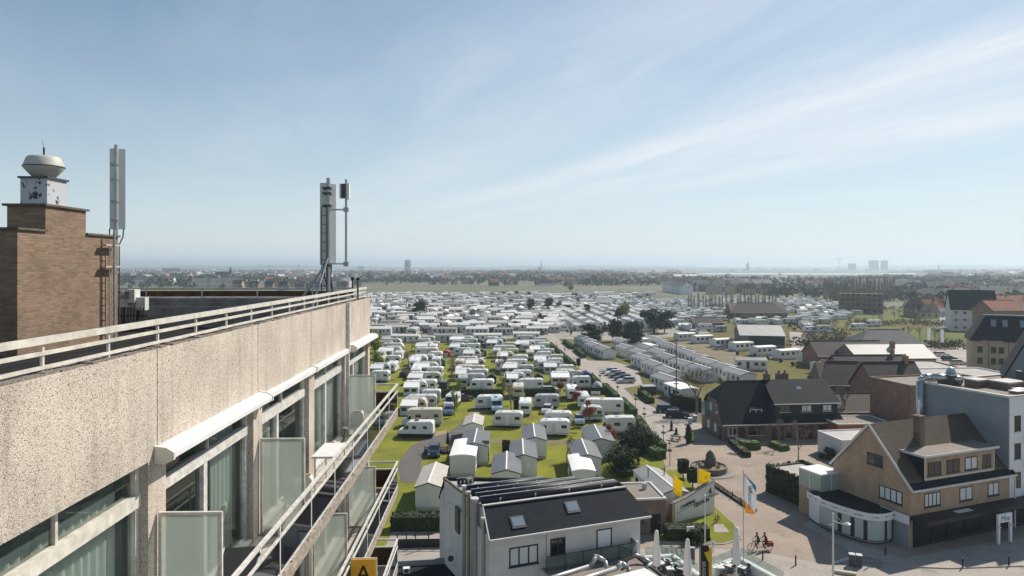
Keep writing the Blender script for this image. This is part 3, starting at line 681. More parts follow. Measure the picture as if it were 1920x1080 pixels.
# kerbed grass island with the sign wall
isl = pxs([(1235, 1018), (1262, 1020), (1358, 1022), (1392, 1012), (1378, 985), (1345, 955), (1268, 880), (1250, 880), (1232, 975)])
b = MB(); b.prism([(p.x, p.y) for p in isl], 0.0, 0.12); b.build('grass_verge', M_walk, kind='structure')
c_ = sum((Vector((p.x, p.y, 0)) for p in isl), Vector()) / len(isl)
sheet('grass_verge', [c_ + (Vector((p.x, p.y, 0)) - c_) * 0.975 for p in isl], 0.125, M_grass)
sheet('verge_slab', pxs([(1338, 985), (1356, 985), (1368, 1000), (1340, 1000)]), 0.13, M_walk)
# dark hedge-free strip at the foot of the chalets
sheet('street_marking', pxs([(1560, 1054), (1630, 1034), (1634, 1037), (1566, 1058)]), 0.06, M_line)
# ================================================================ foliage
def leaf_mat(name, c1, c2, rough=0.7):
    m = mat(name, c1, rough, col2=c2, vscale=0.9, spec=0.2)
    return m
M_pine = leaf_mat('dark_pine_needles', (0.022, 0.040, 0.022), (0.045, 0.07, 0.032))
M_leaf = leaf_mat('green_leaves', (0.05, 0.09, 0.025), (0.10, 0.15, 0.04))
M_lime = leaf_mat('fresh_lime_leaves', (0.16, 0.21, 0.03), (0.24, 0.28, 0.05))
M_redl = leaf_mat('coppery_red_leaves', (0.22, 0.045, 0.03), (0.32, 0.09, 0.05))
M_hedge = leaf_mat('clipped_hedge', (0.035, 0.065, 0.018), (0.07, 0.12, 0.03))
M_dkhedge = leaf_mat('dark_hedge', (0.018, 0.030, 0.014), (0.035, 0.05, 0.02))
M_ivy = leaf_mat('ivy_leaves', (0.02, 0.035, 0.018), (0.05, 0.07, 0.03))
M_bark = mat('grey_brown_bark', (0.10, 0.08, 0.06), 0.9, var=.4, vscale=4)
M_twig = mat('bare_twigs', (0.21, 0.165, 0.13), 0.9)
M_far = leaf_mat('far_wood_leaves', (0.04, 0.06, 0.03), (0.085, 0.095, 0.05))

def leaves(b, c, r, n, s, rr, shell=0.55):
    """n leaf clumps of size s in an ellipsoid r around c"""
    for _ in range(n):
        while True:
            p = Vector((rr.uniform(-1, 1), rr.uniform(-1, 1), rr.uniform(-1, 1)))
            if shell < p.length <= 1: break
        q = Vector((c[0] + p.x * r[0], c[1] + p.y * r[1], c[2] + p.z * r[2]))
        nrm = (p + Vector((rr.uniform(-1, 1), rr.uniform(-1, 1), rr.uniform(-.6, 1))) * .8).normalized()
        u = nrm.orthogonal().normalized(); v = nrm.cross(u); t = rr.uniform(0, 6.28)
        u, v = u * math.cos(t) + v * math.sin(t), v * math.cos(t) - u * math.sin(t)
        k = s * rr.uniform(.6, 1.3)
        b.add([q - u * k, q - v * k * .6 + nrm * k * .15, q + u * k, q + v * k * .6 - nrm * k * .1], [(0, 1, 2, 3)])
def crown(h0, h1, rad, m, n=1400, leaf=.28, lumps=9, seed=1, name='crown'):
    rr = random.Random(seed); b = MB(); zc_ = (h0 + h1) / 2; hz = (h1 - h0) / 2
    tot = []
    for i in range(lumps):
        a = rr.uniform(0, 6.28); q = rr.uniform(.15, .62); zz = rr.uniform(-.6, .62)
        w_ = math.sqrt(max(0.15, 1 - zz * zz))
        tot.append(((math.cos(a) * rad * q * w_, math.sin(a) * rad * q * w_, zc_ + zz * hz), rr.uniform(.36, .6)))
    for c, k in tot: leaves(b, c, (rad * k, rad * k, hz * k * .85), n // lumps, leaf, rr)
    # dark inner mass so that the crown does not look hollow
    for c, k in tot:
        leaves(b, c, (rad * k * .6, rad * k * .6, hz * k * .5), max(8, n // lumps // 5), leaf * 2.2, rr, 0.0)
    return b.mesh(name, m, fix=False)
def trunk_mesh(h, r, seed=1, limbs=5, spread=.35):
    rr = random.Random(seed); b = MB(); b.cyl((0, 0, 0), (0, 0, h * .6), r, r * .6, 7)
    for i in range(limbs):
        a = i * 2.4 + rr.uniform(-.4, .4); z0 = h * rr.uniform(.35, .6)
        b.cyl((0, 0, z0), (math.cos(a) * h * spread, math.sin(a) * h * spread, h * rr.uniform(.75, .98)), r * .5, r * .12, 5)
    return b.mesh('trunk', M_bark)
def mk_tree(name, crown_me, trunk_me, label, cat, loc, rz=0, group=None, s=1.0):
    t = thing(name, label, cat, loc, rz, group); t.scale = (s, s, s)
    for nm, me in (('crown', crown_me), ('trunk', trunk_me)):
        if me is None: continue
        o = bpy.data.objects.new(nm, me); COL.objects.link(o); o.parent = t
    return t
def bare_mesh(h, r, seed, depth=5, spread=.5, m=None, name='branches'):
    rr = random.Random(seed); b = MB()
    def grow(p, d, l, r_, k):
        q = p + d * l; b.cyl(p, q, r_, r_ * .62, 5 if r_ > .05 else 3, cap=False)
        if k == 0: return
        for _ in range(3 if k > 1 else 4):
            e = (d + Vector((rr.uniform(-1, 1), rr.uniform(-1, 1), rr.uniform(-.2, .7))) * spread).normalized()
            grow(p + d * l * rr.uniform(.6, 1), e, l * rr.uniform(.6, .82), max(r_ * .55, .012), k - 1)
    grow(Vector((0, 0, 0)), Vector((0, 0, 1)), h * .33, r, depth)
    return b.mesh(name, m or M_twig, fix=False)
def hedge(label, a, c, wd, h, m=None, group=None, name='hedge', z=0.0, leaf=.16, dens=14):
    """clipped hedge from a to c (ground points)"""
    a = Vector((a[0], a[1], 0)); c = Vector((c[0], c[1], 0)); L = (c - a).length; d = (c - a).normalized()
    rr = random.Random(int(a.x * 13 + a.y * 7)); b = MB()
    b.box(-.0, L, -wd / 2, wd / 2, 0, h)
    for _ in range(int(min(2600, (L * wd + 2 * L * h + 2 * wd * h) * dens))):
        f = rr.random(); A1, A2 = L * wd, 2 * L * h; s_ = A1 + A2 + 2 * wd * h; f *= s_
        if f < A1: q = Vector((rr.uniform(0, L), rr.uniform(-wd / 2, wd / 2), h)); nn = Vector((0, 0, 1))
        elif f < A1 + A2: sd = rr.choice((-1, 1)); q = Vector((rr.uniform(0, L), sd * wd / 2, rr.uniform(0, h))); nn = Vector((0, sd, 0))
        else: sd = rr.choice((0, 1)); q = Vector((sd * L, rr.uniform(-wd / 2, wd / 2), rr.uniform(0, h))); nn = Vector((sd * 2 - 1, 0, 0))
        nn = (nn + Vector((rr.uniform(-1, 1), rr.uniform(-1, 1), rr.uniform(-1, 1))) * .9).normalized()
        u = nn.orthogonal().normalized(); v = nn.cross(u); k = leaf * rr.uniform(.6, 1.3)
        b.add([q - u * k, q - v * k, q + u * k, q + v * k], [(0, 1, 2, 3)])
    o = b.build(name, m or M_hedge, None, label, 'hedge', group, fix=False, loc=(a.x, a.y, z), rz=math.atan2(d.y, d.x))
    return o

# near trees ------------------------------------------------------------
CR = {}
def CRW(key, *a, **k):
    if key not in CR: CR[key] = crown(*a, **k)
    return CR[key]
mk_tree('pine_tree', CRW('pine', 1.0, 7.6, 4.4, M_pine, n=6500, leaf=.17, lumps=17, seed=3), trunk_mesh(6, .25, 3), 'large dark pine beside the nearest mobile homes and the plaza', 'tree', P(1197, 872), s=.76)
mk_tree('leafy_bush', CRW('pinelow', .2, 4.0, 3.2, M_pine, n=2600, leaf=.16, lumps=8, seed=5), None, 'low dark spreading bush at the foot of the large pine', 'bush', P(1165, 890), 0.3)
# young copper trees
for i, (x, y, s, lb) in enumerate([(1050, 742, .9, 'behind the second cross hedge'), (1083, 765, 1.0, 'between two caravans seen from behind'), (1106, 798, 1.05, 'in front of the green-sided small caravan'), (1145, 842, .9, 'beside the large dark pine'), (812, 680, .0, '')]):
    if s: mk_tree('copper_tree', CRW('cop', 1.3, 4.4, 1.45, M_redl, n=800, leaf=.12, lumps=6, seed=8), trunk_mesh(3.0, .07, 9), 'small red-leaved ornamental tree ' + lb, 'tree', P(x, y), i, s=s)
# thin young green trees on the lawn
for i, (x, y, lb) in enumerate([(852, 782, 'beside the blue estate car'), (861, 758, 'at the end of the cross hedge'), (945, 748, 'between the two cross hedges')]):
    mk_tree('young_tree', CRW('yng', .8, 6.6, .85, M_lime, n=420, leaf=.11, lumps=8, seed=12), trunk_mesh(6, .08, 9, 6, .12), 'slim young tree just coming into leaf ' + lb, 'tree', P(x, y), i * 2)
bm_ = bare_mesh(9.5, .22, 21, 6, .55, name='branches')
mk_tree('bare_tree', bm_, None, 'tall bare tree in front of the white mobile homes and dark roof', 'tree', P(1306, 778), 1.0, s=1.15)
mk_tree('bare_tree', bare_mesh(6.2, .12, 22, 5, .6), None, 'slender bare tree standing on the paved plaza by the ivy garage', 'tree', P(1497, 868), .5, s=.95)
mk_tree('bare_tree', bare_mesh(5.2, .1, 25, 5, .6), None, 'small bare tree by the low green hedges before the dark house', 'tree', P(1461, 842), .5)
mk_tree('bare_tree', bare_mesh(8.5, .2, 27, 5, .45), None, 'bare tree behind the right end of the dark-roofed house', 'tree', P(1585, 800), .5)
mk_tree('bare_tree', bare_mesh(4.0, .1, 29, 5, .5), None, 'low bare shrub on the lawn between the front mobile homes', 'tree', P(1063, 865), .5)
mk_tree('bare_tree', bare_mesh(3.2, .08, 31, 5, .35), None, 'narrow bare bush behind the camping sign wall', 'tree', P(1332, 962), .5)
# block-clipped trees by the plaza
def clipped(label, x, y, s, h0, h1, grp='clipped block trees', m=None):
    t = thing('clipped_tree', label, 'tree', P(x, y), 0, grp)
    bb = MB(); rr = random.Random(int(x)); hw = s / 2
    bb.box(-hw, hw, -hw, hw, h0, h1)
    for _ in range(500):
        ax = rr.choice((0, 1, 2)); q = [rr.uniform(-hw, hw), rr.uniform(-hw, hw), rr.uniform(h0, h1)]
        if ax < 2: q[ax] = rr.choice((-hw, hw))
        else: q[2] = rr.choice((h0, h1))
        q = Vector(q); nn = Vector((rr.uniform(-1, 1), rr.uniform(-1, 1), rr.uniform(-1, 1))).normalized(); u = nn.orthogonal().normalized(); v = nn.cross(u); k = .12 * rr.uniform(.6, 1.3)
        bb.add([q - u * k, q - v * k, q + u * k, q + v * k], [(0, 1, 2, 3)])
    bb.build('crown', m or M_dkhedge, t, fix=False)
    bb = MB(); bb.cyl((0, 0, 0), (0, 0, h0 + .1), .08); bb.build('trunk', M_bark, t)
clipped('dark square-clipped tree nearer the round stone planter, farther of the pair', 1281, 898, 1.2, .9, 2.5)
clipped('dark square-clipped tree just behind the taller yellow flag, nearer of the pair', 1299, 916, 1.15, .9, 2.5)
clipped('dark cube-clipped tree on the verge by the park road', 1084.5, 692, 1.0, 1.0, 2.8)
clipped('dark clipped tree between the white caravans in the second row', 969, 774, 1.1, .8, 2.6)
clipped('dark clipped column between white curved-roof home and gabled home', 907, 868, 1.35, .1, 3.0, m=M_hedge)
clipped('darker clipped column touching the wall of the middle gabled home', 949, 866, 1.0, .1, 3.0)
# hedges
HG = 'dark hedges across the caravan lawn'
hedge('short dark hedge behind the motorhome, first of the cross hedges', P(818, 744), P(846, 744), 1.0, 1.6, M_dkhedge, HG)
hedge('long dark hedge behind the caravan parked with a blue camper', P(862, 744), P(943, 744), 1.0, 1.6, M_dkhedge, HG)
hedge('dark hedge between the tall white caravan back and the road', P(985, 743), P(1041, 743), 1.0, 1.6, M_dkhedge, HG)
hedge('dark hedge behind the grey round tent', P(1088, 739), P(1134, 739), 1.0, 1.5, M_dkhedge, HG)
hedge('broad green hedge screening the lawn at the foot of the park', P(735, 992), P(829, 992), 1.7, 1.55, M_dkhedge)
ROADH = 'clipped hedges along the park road'
for (x0, y0, x1, y1), lb in zip([(1031, 648, 1044, 660), (1046, 661, 1058, 673), (1060, 674, 1076, 688), (1106, 708, 1122, 724), (1133, 728, 1157, 751), (1166, 756, 1190, 780), (1196, 792, 1212, 815), (1058, 643, 1074, 655), (1079, 658, 1096, 672), (1200, 738, 1222, 757)],
    ['farthest on the left verge', 'second farthest on the left verge', 'just before the cube-clipped tree', 'beside the grey round tent', 'behind the white bench', 'behind the large white motorhome', 'beside the nearest street lamp', 'farthest on the right verge', 'near the parked row of cars on the right', 'beside the dark shed on the right verge']):
    hedge('clipped green hedge along the park road, ' + lb, P(x0, y0), P(x1, y1), 1.1, 1.25, M_hedge, ROADH)
hedge('bright clipped hedge on the plaza before the dark-roofed house', P(1388, 841), P(1423, 841), 1.6, 1.1, M_leaf, 'low hedges before the dark-roofed house')
hedge('loose green hedge beside the bare tree before the dark-roofed house', P(1448, 836), P(1474, 846), 1.2, .8, M_leaf, 'low hedges before the dark-roofed house')
hedge('low bushy border leading to the white fence on the plaza', P(1372, 833), P(1402, 858), 1.0, .8, M_ivy)
hedge('dark hedge below the camping sign wall', P(1247, 1010), P(1327, 1010), 1.6, 1.3, M_dkhedge)
hedge('green hedge block beside the large pine at the plaza corner', P(1215, 850), P(1240, 862), 1.6, 1.3, M_hedge, 'plaza corner hedges')
hedge('green hedge strip nearer the road at the plaza corner', P(1222, 828), P(1243, 848), 1.2, 1.3, M_hedge, 'plaza corner hedges')
hedge('dark hedge behind the two parked black cars', P(1262, 762), P(1310, 772), 1.6, 2.6, M_dkhedge)
mk_tree('round_bush', CRW('bsh', .1, 2.0, 1.3, M_ivy, n=900, leaf=.11, lumps=6, seed=40), None, 'grey-green bush beside the ivy-covered garage', 'bush', P(1550, 862), s=1.1)
mk_tree('round_bush', CR['bsh'], None, 'rounded bush beside the white gas box on the sign hedge', 'bush', P(1302, 1022), 1.0)
# lawn bollard bushes of the right field
for i, (x, y) in enumerate([(1383, 666), (1406, 675), (1414, 670), (1439, 676), (1464, 680), (1487, 687)]):
    mk_tree('round_bush', CRW('bsl', .0, 1.4, .7, M_dkhedge, n=160, leaf=.16, lumps=4, seed=41), None, 'small round bush on the open lawn, %s from the brown dirt' % ORD[i], 'bush', P(x, y), i, 'small bushes on the open lawn')
# mid-distance dark trees in the park
midc = [crown(.8, 9.5, 5.0, M_pine, n=1300, leaf=.42, lumps=9, seed=50 + i) for i in range(3)]
midt = trunk_mesh(8, .25, 51)
for i, (x, y, s, lb) in enumerate([
    (787, 592, 1.05, 'lone round dark tree among the grey roofs far left'), (997, 580, .75, 'low dark tree left of the pair at the park centre'), (1030, 583, .95, 'taller dark tree right of the pair at the park centre'),
    (1064, 584, .55, 'small dark tree right of the lime shrub'), (1100, 588, .6, 'dark tree between the far roofs and the caravans'), (1158, 602, .8, 'dark tree below the fresh lime tree'),
    (1222, 620, 1.2, 'largest dark pine clump at the edge of the caravan field'), (1246, 624, 1.0, 'dark tree at the right side of the largest pine clump'),
    (1160, 640, .95, 'dark pine behind the white homes right of the park road'), (1187, 646, 1.1, 'dark pine at the head of the middle row of homes'), (1112, 646, .8, 'dark tree at the far end of the road-side homes'), (1190, 660, .8, 'dark pine crowding the roadside homes'),
    (945, 555, .55, 'small dark tree at the far edge of the park, leftmost of three'), (968, 556, .55, 'small dark tree at the far edge of the park, middle of three'), (992, 558, .6, 'small dark tree at the far edge of the park, rightmost of three'),
    (1077, 560, .6, 'dark tree beside the pale field at the far edge')]):
    mk_tree('dark_tree', midc[i % 3], midt, lb, 'tree', P(x, y), i * 1.3, 'dark evergreens scattered over the park', s)
limec = crown(1.0, 8, 3.2, M_lime, n=900, leaf=.35, lumps=8, seed=60)
for i, (x, y, s, lb) in enumerate([(703, 662, 1.0, 'lime green tree right at the corner of the apartment block'), (710, 690, .6, 'lime green bush below the tree at the apartment corner'), (1172, 598, 1.2, 'fresh lime tree above the dark tree by the caravan field'), (1048, 581, .8, 'lime shrub between the two dark trees'), (1070, 546, 1.3, 'pale lime tree at the far end of the meadow')]):
    mk_tree('lime_tree', limec, midt, lb, 'tree', P(x, y), i, s=s)
for i, (x, y, lb) in enumerate([(764, 722, 'tall bare brown trees between the first caravan columns'), (766, 690, 'bare tree behind the small rear-facing caravan'), (846, 716, 'bare tree beside the dark hedge in the third column'), (849, 690, 'bare tree between second and third caravan columns'), (930, 690, 'bare tree in the fourth caravan column'), (938, 715, 'bare tree beside the black arched tent'), (772, 660, 'bare tree before the long grey homes'), (958, 770, 'bare young tree beside the dark clipped tree')]):
    mk_tree('bare_tree', bm_, None, lb, 'tree', P(x, y), i * 1.7, s=.5 + .12 * (i % 3))

# leafless trees and scrub between the right-hand fields and yards
rr = random.Random(19); bsc = bare_mesh(7.0, .14, 33, 5, .6); k_ = 0
for (x0, x1, y0, y1, n, ds) in [(1500, 1600, 612, 652, 16, 'in the brown scrub beside the pale yard'), (1600, 1780, 598, 612, 14, 'along the hedge line behind the far meadow'), (1480, 1700, 584, 590, 16, 'in the young row before the brown flats'), (1550, 1640, 700, 740, 8, 'between the old brown-roofed houses'), (1700, 1800, 640, 655, 6, 'by the service road and flags')]:
    for i in range(n):
        mk_tree('bare_tree', bsc, None, 'small leafless tree ' + ds, 'tree', P(rr.uniform(x0, x1), rr.uniform(y0, y1)), rr.uniform(0, 6), 'leafless trees ' + ds, rr.uniform(.5, 1.0) if n != 16 or y0 > 600 else rr.uniform(.4, .6))
b = MB()
for _ in range(420):
    seg = rr.choice([(1500, 1590, 618, 655), (1590, 1790, 604, 612), (1700, 1800, 646, 656), (1455, 1700, 578, 584), (1270, 1480, 586, 590), (1480, 1600, 640, 650)])
    p = P(rr.uniform(seg[0], seg[1]), rr.uniform(seg[2], seg[3])); leaves(b, (p.x, p.y, 1.0), (rr.uniform(1, 2.6), rr.uniform(1, 2), rr.uniform(.8, 2.0)), 18, .45, rr, .2)
b.build('scrub', mat('brown_green_scrub', (0.06, 0.065, 0.03), .8, col2=(0.13, 0.10, 0.06), vscale=.1), kind='stuff', label='brown and green scrub along the field edges', fix=False)

b = MB(); rr = random.Random(91)
for _ in range(260):
    y = rr.uniform(62, 262); x = -66 + rr.uniform(-9, 5); h = rr.uniform(2.5, 8); leaves(b, (x, y, h * .5), (rr.uniform(2, 4), rr.uniform(2, 4), h * .5), 60, .35, rr, .3)
b.build('boundary_woodland', M_leaf, kind='stuff', label='tangled trees and bushes along the west edge of the lawn', fix=False)
# ================================================================ caravans, motorhomes, cars, mobile homes
M_cvw = mat('caravan_white', (0.80, 0.80, 0.79), 0.42, var=.16, vscale=1.5, rand=.30)
M_cvg = mat('caravan_grey_trim', (0.32, 0.34, 0.36), 0.5, rand=.3)
M_awn = mat('awning_canvas', (0.66, 0.68, 0.72), 0.8, rand=.25)
M_awnr = mat('awning_roof_canvas', (0.78, 0.78, 0.78), 0.7, rand=.2)
M_tone = mat('grey_tile_effect_roof', (0.11, 0.105, 0.10), 0.40, spec=1.0, col2=(0.085, 0.08, 0.08), vscale=.7)
M_palero = mat('pale_weathered_roof', (0.46, 0.43, 0.38), 0.6, col2=(0.38, 0.35, 0.31), vscale=.7)
M_shroof = mat('home_roof_sheet', (0.30, 0.285, 0.27), 0.42, spec=.9, col2=(0.24, 0.23, 0.22), vscale=.6, rand=.25)
M_frf = mat('far_home_roof', (0.66, 0.64, 0.61), 0.5, rand=.6)
M_frw = mat('far_home_wall', (0.72, 0.71, 0.69), 0.6, rand=.4)
M_shwall = mat('home_cream_cladding', (0.76, 0.76, 0.73), 0.6, var=.08, vscale=.8, rand=.22)
M_ridge = mat('home_white_trim', (0.80, 0.79, 0.76), 0.5)
def caravan(label, L, style, loc, rz=0, group=None, awning=0):
    """origin at ground centre, length along x, the side facing -y carries the windows"""
    t = thing('touring_caravan', label, 'caravan', loc, rz, group); W = 1.15; h = L / 2
    if style == 0: pr = [(-h + .1, .45), (-h, 1.0), (-h + .12, 1.7), (-h + .5, 2.45), (-h + .9, 2.6), (h - .35, 2.62), (h - .05, 2.45), (h, 1.3), (h - .15, .45)]
    else: pr = [(-h + .05, .45), (-h, 1.1), (-h + .04, 2.2), (-h + .35, 2.6), (h - .8, 2.62), (h - .35, 2.4), (h, 1.6), (h - .05, .45)]
    b = MB(); b.extr(pr, -W, W, 'y'); b.extr([(p[0] * .94, p[1] + (.09 if p[1] > 2 else .02)) for p in pr], -W * .86, W * .86, 'y'); b.build('body', M_cvw, t)
    b = MB(); b.box(-h + .12, h - .12, -W - .012, -W + .02, .62, .74); b.build('stripe', M_cvg, t)
    b = MB(); b.box(-h + .3, h - .3, -W + .15, W - .15, .28, .46); b.build('chassis', M_black, t)
    for x in ((-h + 1.05, h * .25, h - .95) if L > 6 else (-h + 1.0, h - .9)):
        b = MB(); b.box(x - .42, x + .42, -W - .02, -W + .02, 1.45, 1.98); b.build('window', M_dkglass, t)
        b = MB(); b.box(x - .42, x + .42, W - .02, W + .02, 1.45, 1.98); b.build('window', M_dkglass, t)
    b = MB(); e = -h if style else h; b.slab([(h + .0, -.75, 1.35), (h + .0, .75, 1.35), (h - .22, .75, 1.95), (h - .22, -.75, 1.95)], .03) if style else b.box(h - .01, h + .02, -.75, .75, 1.4, 1.95); b.build('window', M_dkglass, t)
    b = MB(); b.box(-.3, .3, -W - .018, -W + .02, .5, 2.2); b.build('door', M_cvw, t)
    for s_ in (-1, 1):
        b = MB(); b.cyl((.15, s_ * (W - .2), .32), (.15, s_ * (W + .01), .32), .32, n=14); b.build('wheel', M_tyre, t)
    b = MB(); b.bar((h, -.5, .42), (h + 1.15, 0, .42), .07); b.bar((h, .5, .42), (h + 1.15, 0, .42), .07); b.cyl((h + 1.0, 0, 0), (h + 1.0, 0, .7), .04); b.build('drawbar', M_dark, t)
    for x in (-h * .45, h * .4):
        b = MB(); b.box(x - .22, x + .22, -.25, .25, 2.70, 2.76); b.build('roof_hatch', M_cvg, t)
    if awning:
        b = MB(); a0, a1 = -h + .1, h * (.35 if awning == 1 else .8)
        b.box(a0 + .03, a1 - .03, -W - 2.3, -W - .02, 0.02, 1.75); aw = b.build('awning', M_awn, t)
        b = MB(); b.slab([(a0, -W - 2.45, 1.85), (a1, -W - 2.45, 1.85), (a1, -W, 2.58), (a0, -W, 2.58)], .04); b.add([(a1 - .03, -W - 2.3, 1.75), (a1 - .03, -W, 1.75), (a1 - .03, -W, 2.5)], [(0, 1, 2)]); b.add([(a0 + .03, -W - 2.3, 1.75), (a0 + .03, -W, 1.75), (a0 + .03, -W, 2.5)], [(0, 1, 2)]); b.build('awning_roof', M_awnr, aw)
        b = MB(); 
        for k in range(2): x = a0 + .25 + k * (a1 - a0 - .3) / 2; b.box(x, x + (a1 - a0) * .32, -W - 2.32, -W - 2.29, .8, 1.5)
        b.build('awning_window', M_dkglass, aw)
    return t
def motorhome(label, L, loc, rz=0, group=None, red=False):
    """cab towards -x"""
    t = thing('motorhome', label, 'motorhome', loc, rz, group); W = 1.15; h = L / 2
    b = MB(); pr = [(-h + 1.7, .5), (-h + 1.7, 1.9), (-h + 1.0, 2.1), (-h + .75, 2.5), (-h + 1.1, 2.85), (-h + 1.8, 3.0), (h - .2, 3.02), (h, 2.8), (h, .5)]
    b.extr(pr, -W, W, 'y'); b.extr([(p[0], p[1] + .05 if p[1] > 2.7 else p[1] + .01) for p in pr[4:]] , -W * .88, W * .88, 'y'); b.build('body', M_cvw, t)
    b = MB(); b.extr([(-h, .4), (-h, .95), (-h + .15, 1.15), (-h + .75, 1.3), (-h + 1.25, 2.05), (-h + 1.72, 2.1), (-h + 1.72, .4)], -W * .9, W * .9, 'y'); b.build('cab', M_cvw, t)
    b = MB(); b.slab([(-h + .72, -W * .8, 1.36), (-h + .72, W * .8, 1.36), (-h + 1.17, W * .8, 2.02), (-h + 1.17, -W * .8, 2.02)], .03); b.build('windscreen', M_dkglass, t)
    b = MB(); b.extr([(-h + .95, 1.35), (-h + 1.3, 1.9), (-h + 1.6, 1.9), (-h + 1.6, 1.35)], -W * .9 - .012, -W * .9 + .02, 'y'); b.build('side_window', M_dkglass, t)
    for x, w_ in ((-h + 2.9, .5), (h - 1.0, .38)):
        b = MB(); b.box(x - w_, x + w_, -W - .02, -W + .02, 1.7, 2.25); b.build('window', M_dkglass, t)
    b = MB(); b.box(-h + 1.72, h - .03, -W - .014, -W + .02, .5, .85); b.build('skirt', M_cvg, t)
    if red:
        b = MB(); b.extr([(h - 3.1, 1.25), (h - 2.5, 1.9), (h - 2.3, 1.9), (h - 2.8, 1.25)], -W - .016, -W + .01, 'y'); b.build('decal', mat('red_decal', (0.5, 0.03, 0.03), .5), t)
    for x in (-h + .95, h - 1.4):
        for s_ in (-1, 1):
            b = MB(); b.cyl((x, s_ * (W - .25), .36), (x, s_ * (W - .02), .36), .36, n=14); b.build('wheel', M_tyre, t)
    b = MB(); b.box(-.3, .3, -.3, .3, 3.03, 3.12); b.build('roof_hatch', M_cvg, t)
    return t
def campervan(label, loc, rz=0, col=None):
    t = thing('camper_van', label, 'van', loc, rz); W = 1.0; m = col or M_cvw
    b = MB(); b.extr([(-2.9, .4), (-2.95, .95), (-2.75, 1.25), (-2.1, 1.45), (-1.5, 2.35), (-1.1, 2.6), (2.7, 2.65), (2.9, 2.4), (2.95, .4)], -W, W, 'y'); b.extr([(-1.2, 2.55), (-1.0, 2.68), (2.6, 2.74), (2.7, 2.6)], -W * .8, W * .8, 'y'); b.build('body', m, t)
    b = MB(); b.extr([(-2.95, .38), (-2.97, .75), (2.97, .75), (2.97, .38)], -W - .01, W + .01, 'y'); b.build('bumper', M_black, t)
    b = MB(); b.slab([(-2.06, -W * .88, 1.52), (-2.06, W * .88, 1.52), (-1.56, W * .88, 2.28), (-1.56, -W * .88, 2.28)], .03); b.build('windscreen', M_dkglass, t)
    b = MB(); b.extr([(-2.0, 1.45), (-1.55, 2.1), (-1.1, 2.1), (-1.1, 1.45)], -W - .015, -W + .01, 'y'); b.build('side_window', M_dkglass, t)
    for x in (-.1, 1.7):
        b = MB(); b.box(x - .42, x + .25, -W - .015, -W + .01, 1.5, 2.0); b.build('window', M_dkglass, t)
    for x in (-2.0, 1.9):
        for s_ in (-1, 1):
            b = MB(); b.cyl((x, s_ * (W - .2), .36), (x, s_ * (W + .02), .36), .36, n=16); b.build('wheel', M_tyre, t)
    b = MB(); b.box(-.3, .4, -.3, .3, 2.72, 2.8); b.build('roof_hatch', M_black, t)
    return t
_cars = {}
def carmat(n, c): return mat('car_paint_' + n, c, 0.25, 0.3, spec=.6)
def car(label, loc, rz, paint, group=None, estate=True):
    """nose towards +x"""
    if (paint.name, estate) in _cars: return dup(_cars[(paint.name, estate)], loc, rz, label, group)
    t = thing('parked_car', label, 'car', loc, rz, group); W = .9
    b = MB()
    pr = [(-2.15, .35), (-2.2, .8), (-2.1, .98), (1.0, .98), (1.95, .85), (2.15, .65), (2.18, .35)]
    b.extr(pr, -W, W, 'y'); b.extr([(-2.1, .95), (-2.0, 1.02), (.95, 1.03), (1.85, .9)], -W * .9, W * .9, 'y')
    # roof skin on pillars
    b.slab([(-1.75 if estate else -1.2, -.62, 1.48), (.25, -.62, 1.5), (.25, .62, 1.5), (-1.75 if estate else -1.2, .62, 1.48)], .05)
    b.build('body', paint, t)
    b = MB(); x0, x1, x2, x3 = (-2.05, -1.8, .3, 1.05) if estate else (-1.9, -1.25, .3, 1.05)
    v = [(x0, -.82, .98), (x3, -.82, .98), (x3, .82, .98), (x0, .82, .98), (x1, -.6, 1.45), (x2, -.6, 1.45), (x2, .6, 1.45), (x1, .6, 1.45)]
    b.add(v, [(0, 1, 5, 4), (1, 2, 6, 5), (2, 3, 7, 6), (3, 0, 4, 7), (4, 5, 6, 7), (0, 3, 2, 1)]); b.build('glasshouse', M_dkglass, t)
    for x in (-1.35, 1.35):
        for s_ in (-1, 1):
            b = MB(); b.cyl((x, s_ * (W - .2), .32), (x, s_ * (W + .01), .32), .33, n=16); wl = b.build('wheel', M_tyre, t)
            b = MB(); b.cyl((x, s_ * (W + .005), .32), (x, s_ * (W + .02), .32), .19, n=12); b.build('rim', M_alu, wl)
    for s_ in (-1, 1):
        b = MB(); b.box(2.08, 2.17, s_ * .68 - .16, s_ * .68 + .16, .62, .76); b.build('headlight', M_alu, t)
        b = MB(); b.box(-2.2, -2.12, s_ * .72 - .12, s_ * .72 + .12, .75, .92); b.build('tail_light', mat('tail_light_red', (.35, .02, .02), .3), t)
        b = MB(); b.box(.75, .9, s_ * .98 - .08, s_ * .98 + .08, .95, 1.07); b.build('mirror', M_black, t)
    _cars[(paint.name, estate)] = t
    return t
M_wall2 = mat('home_grey_cladding', (0.50, 0.51, 0.51), 0.6, rand=.2)
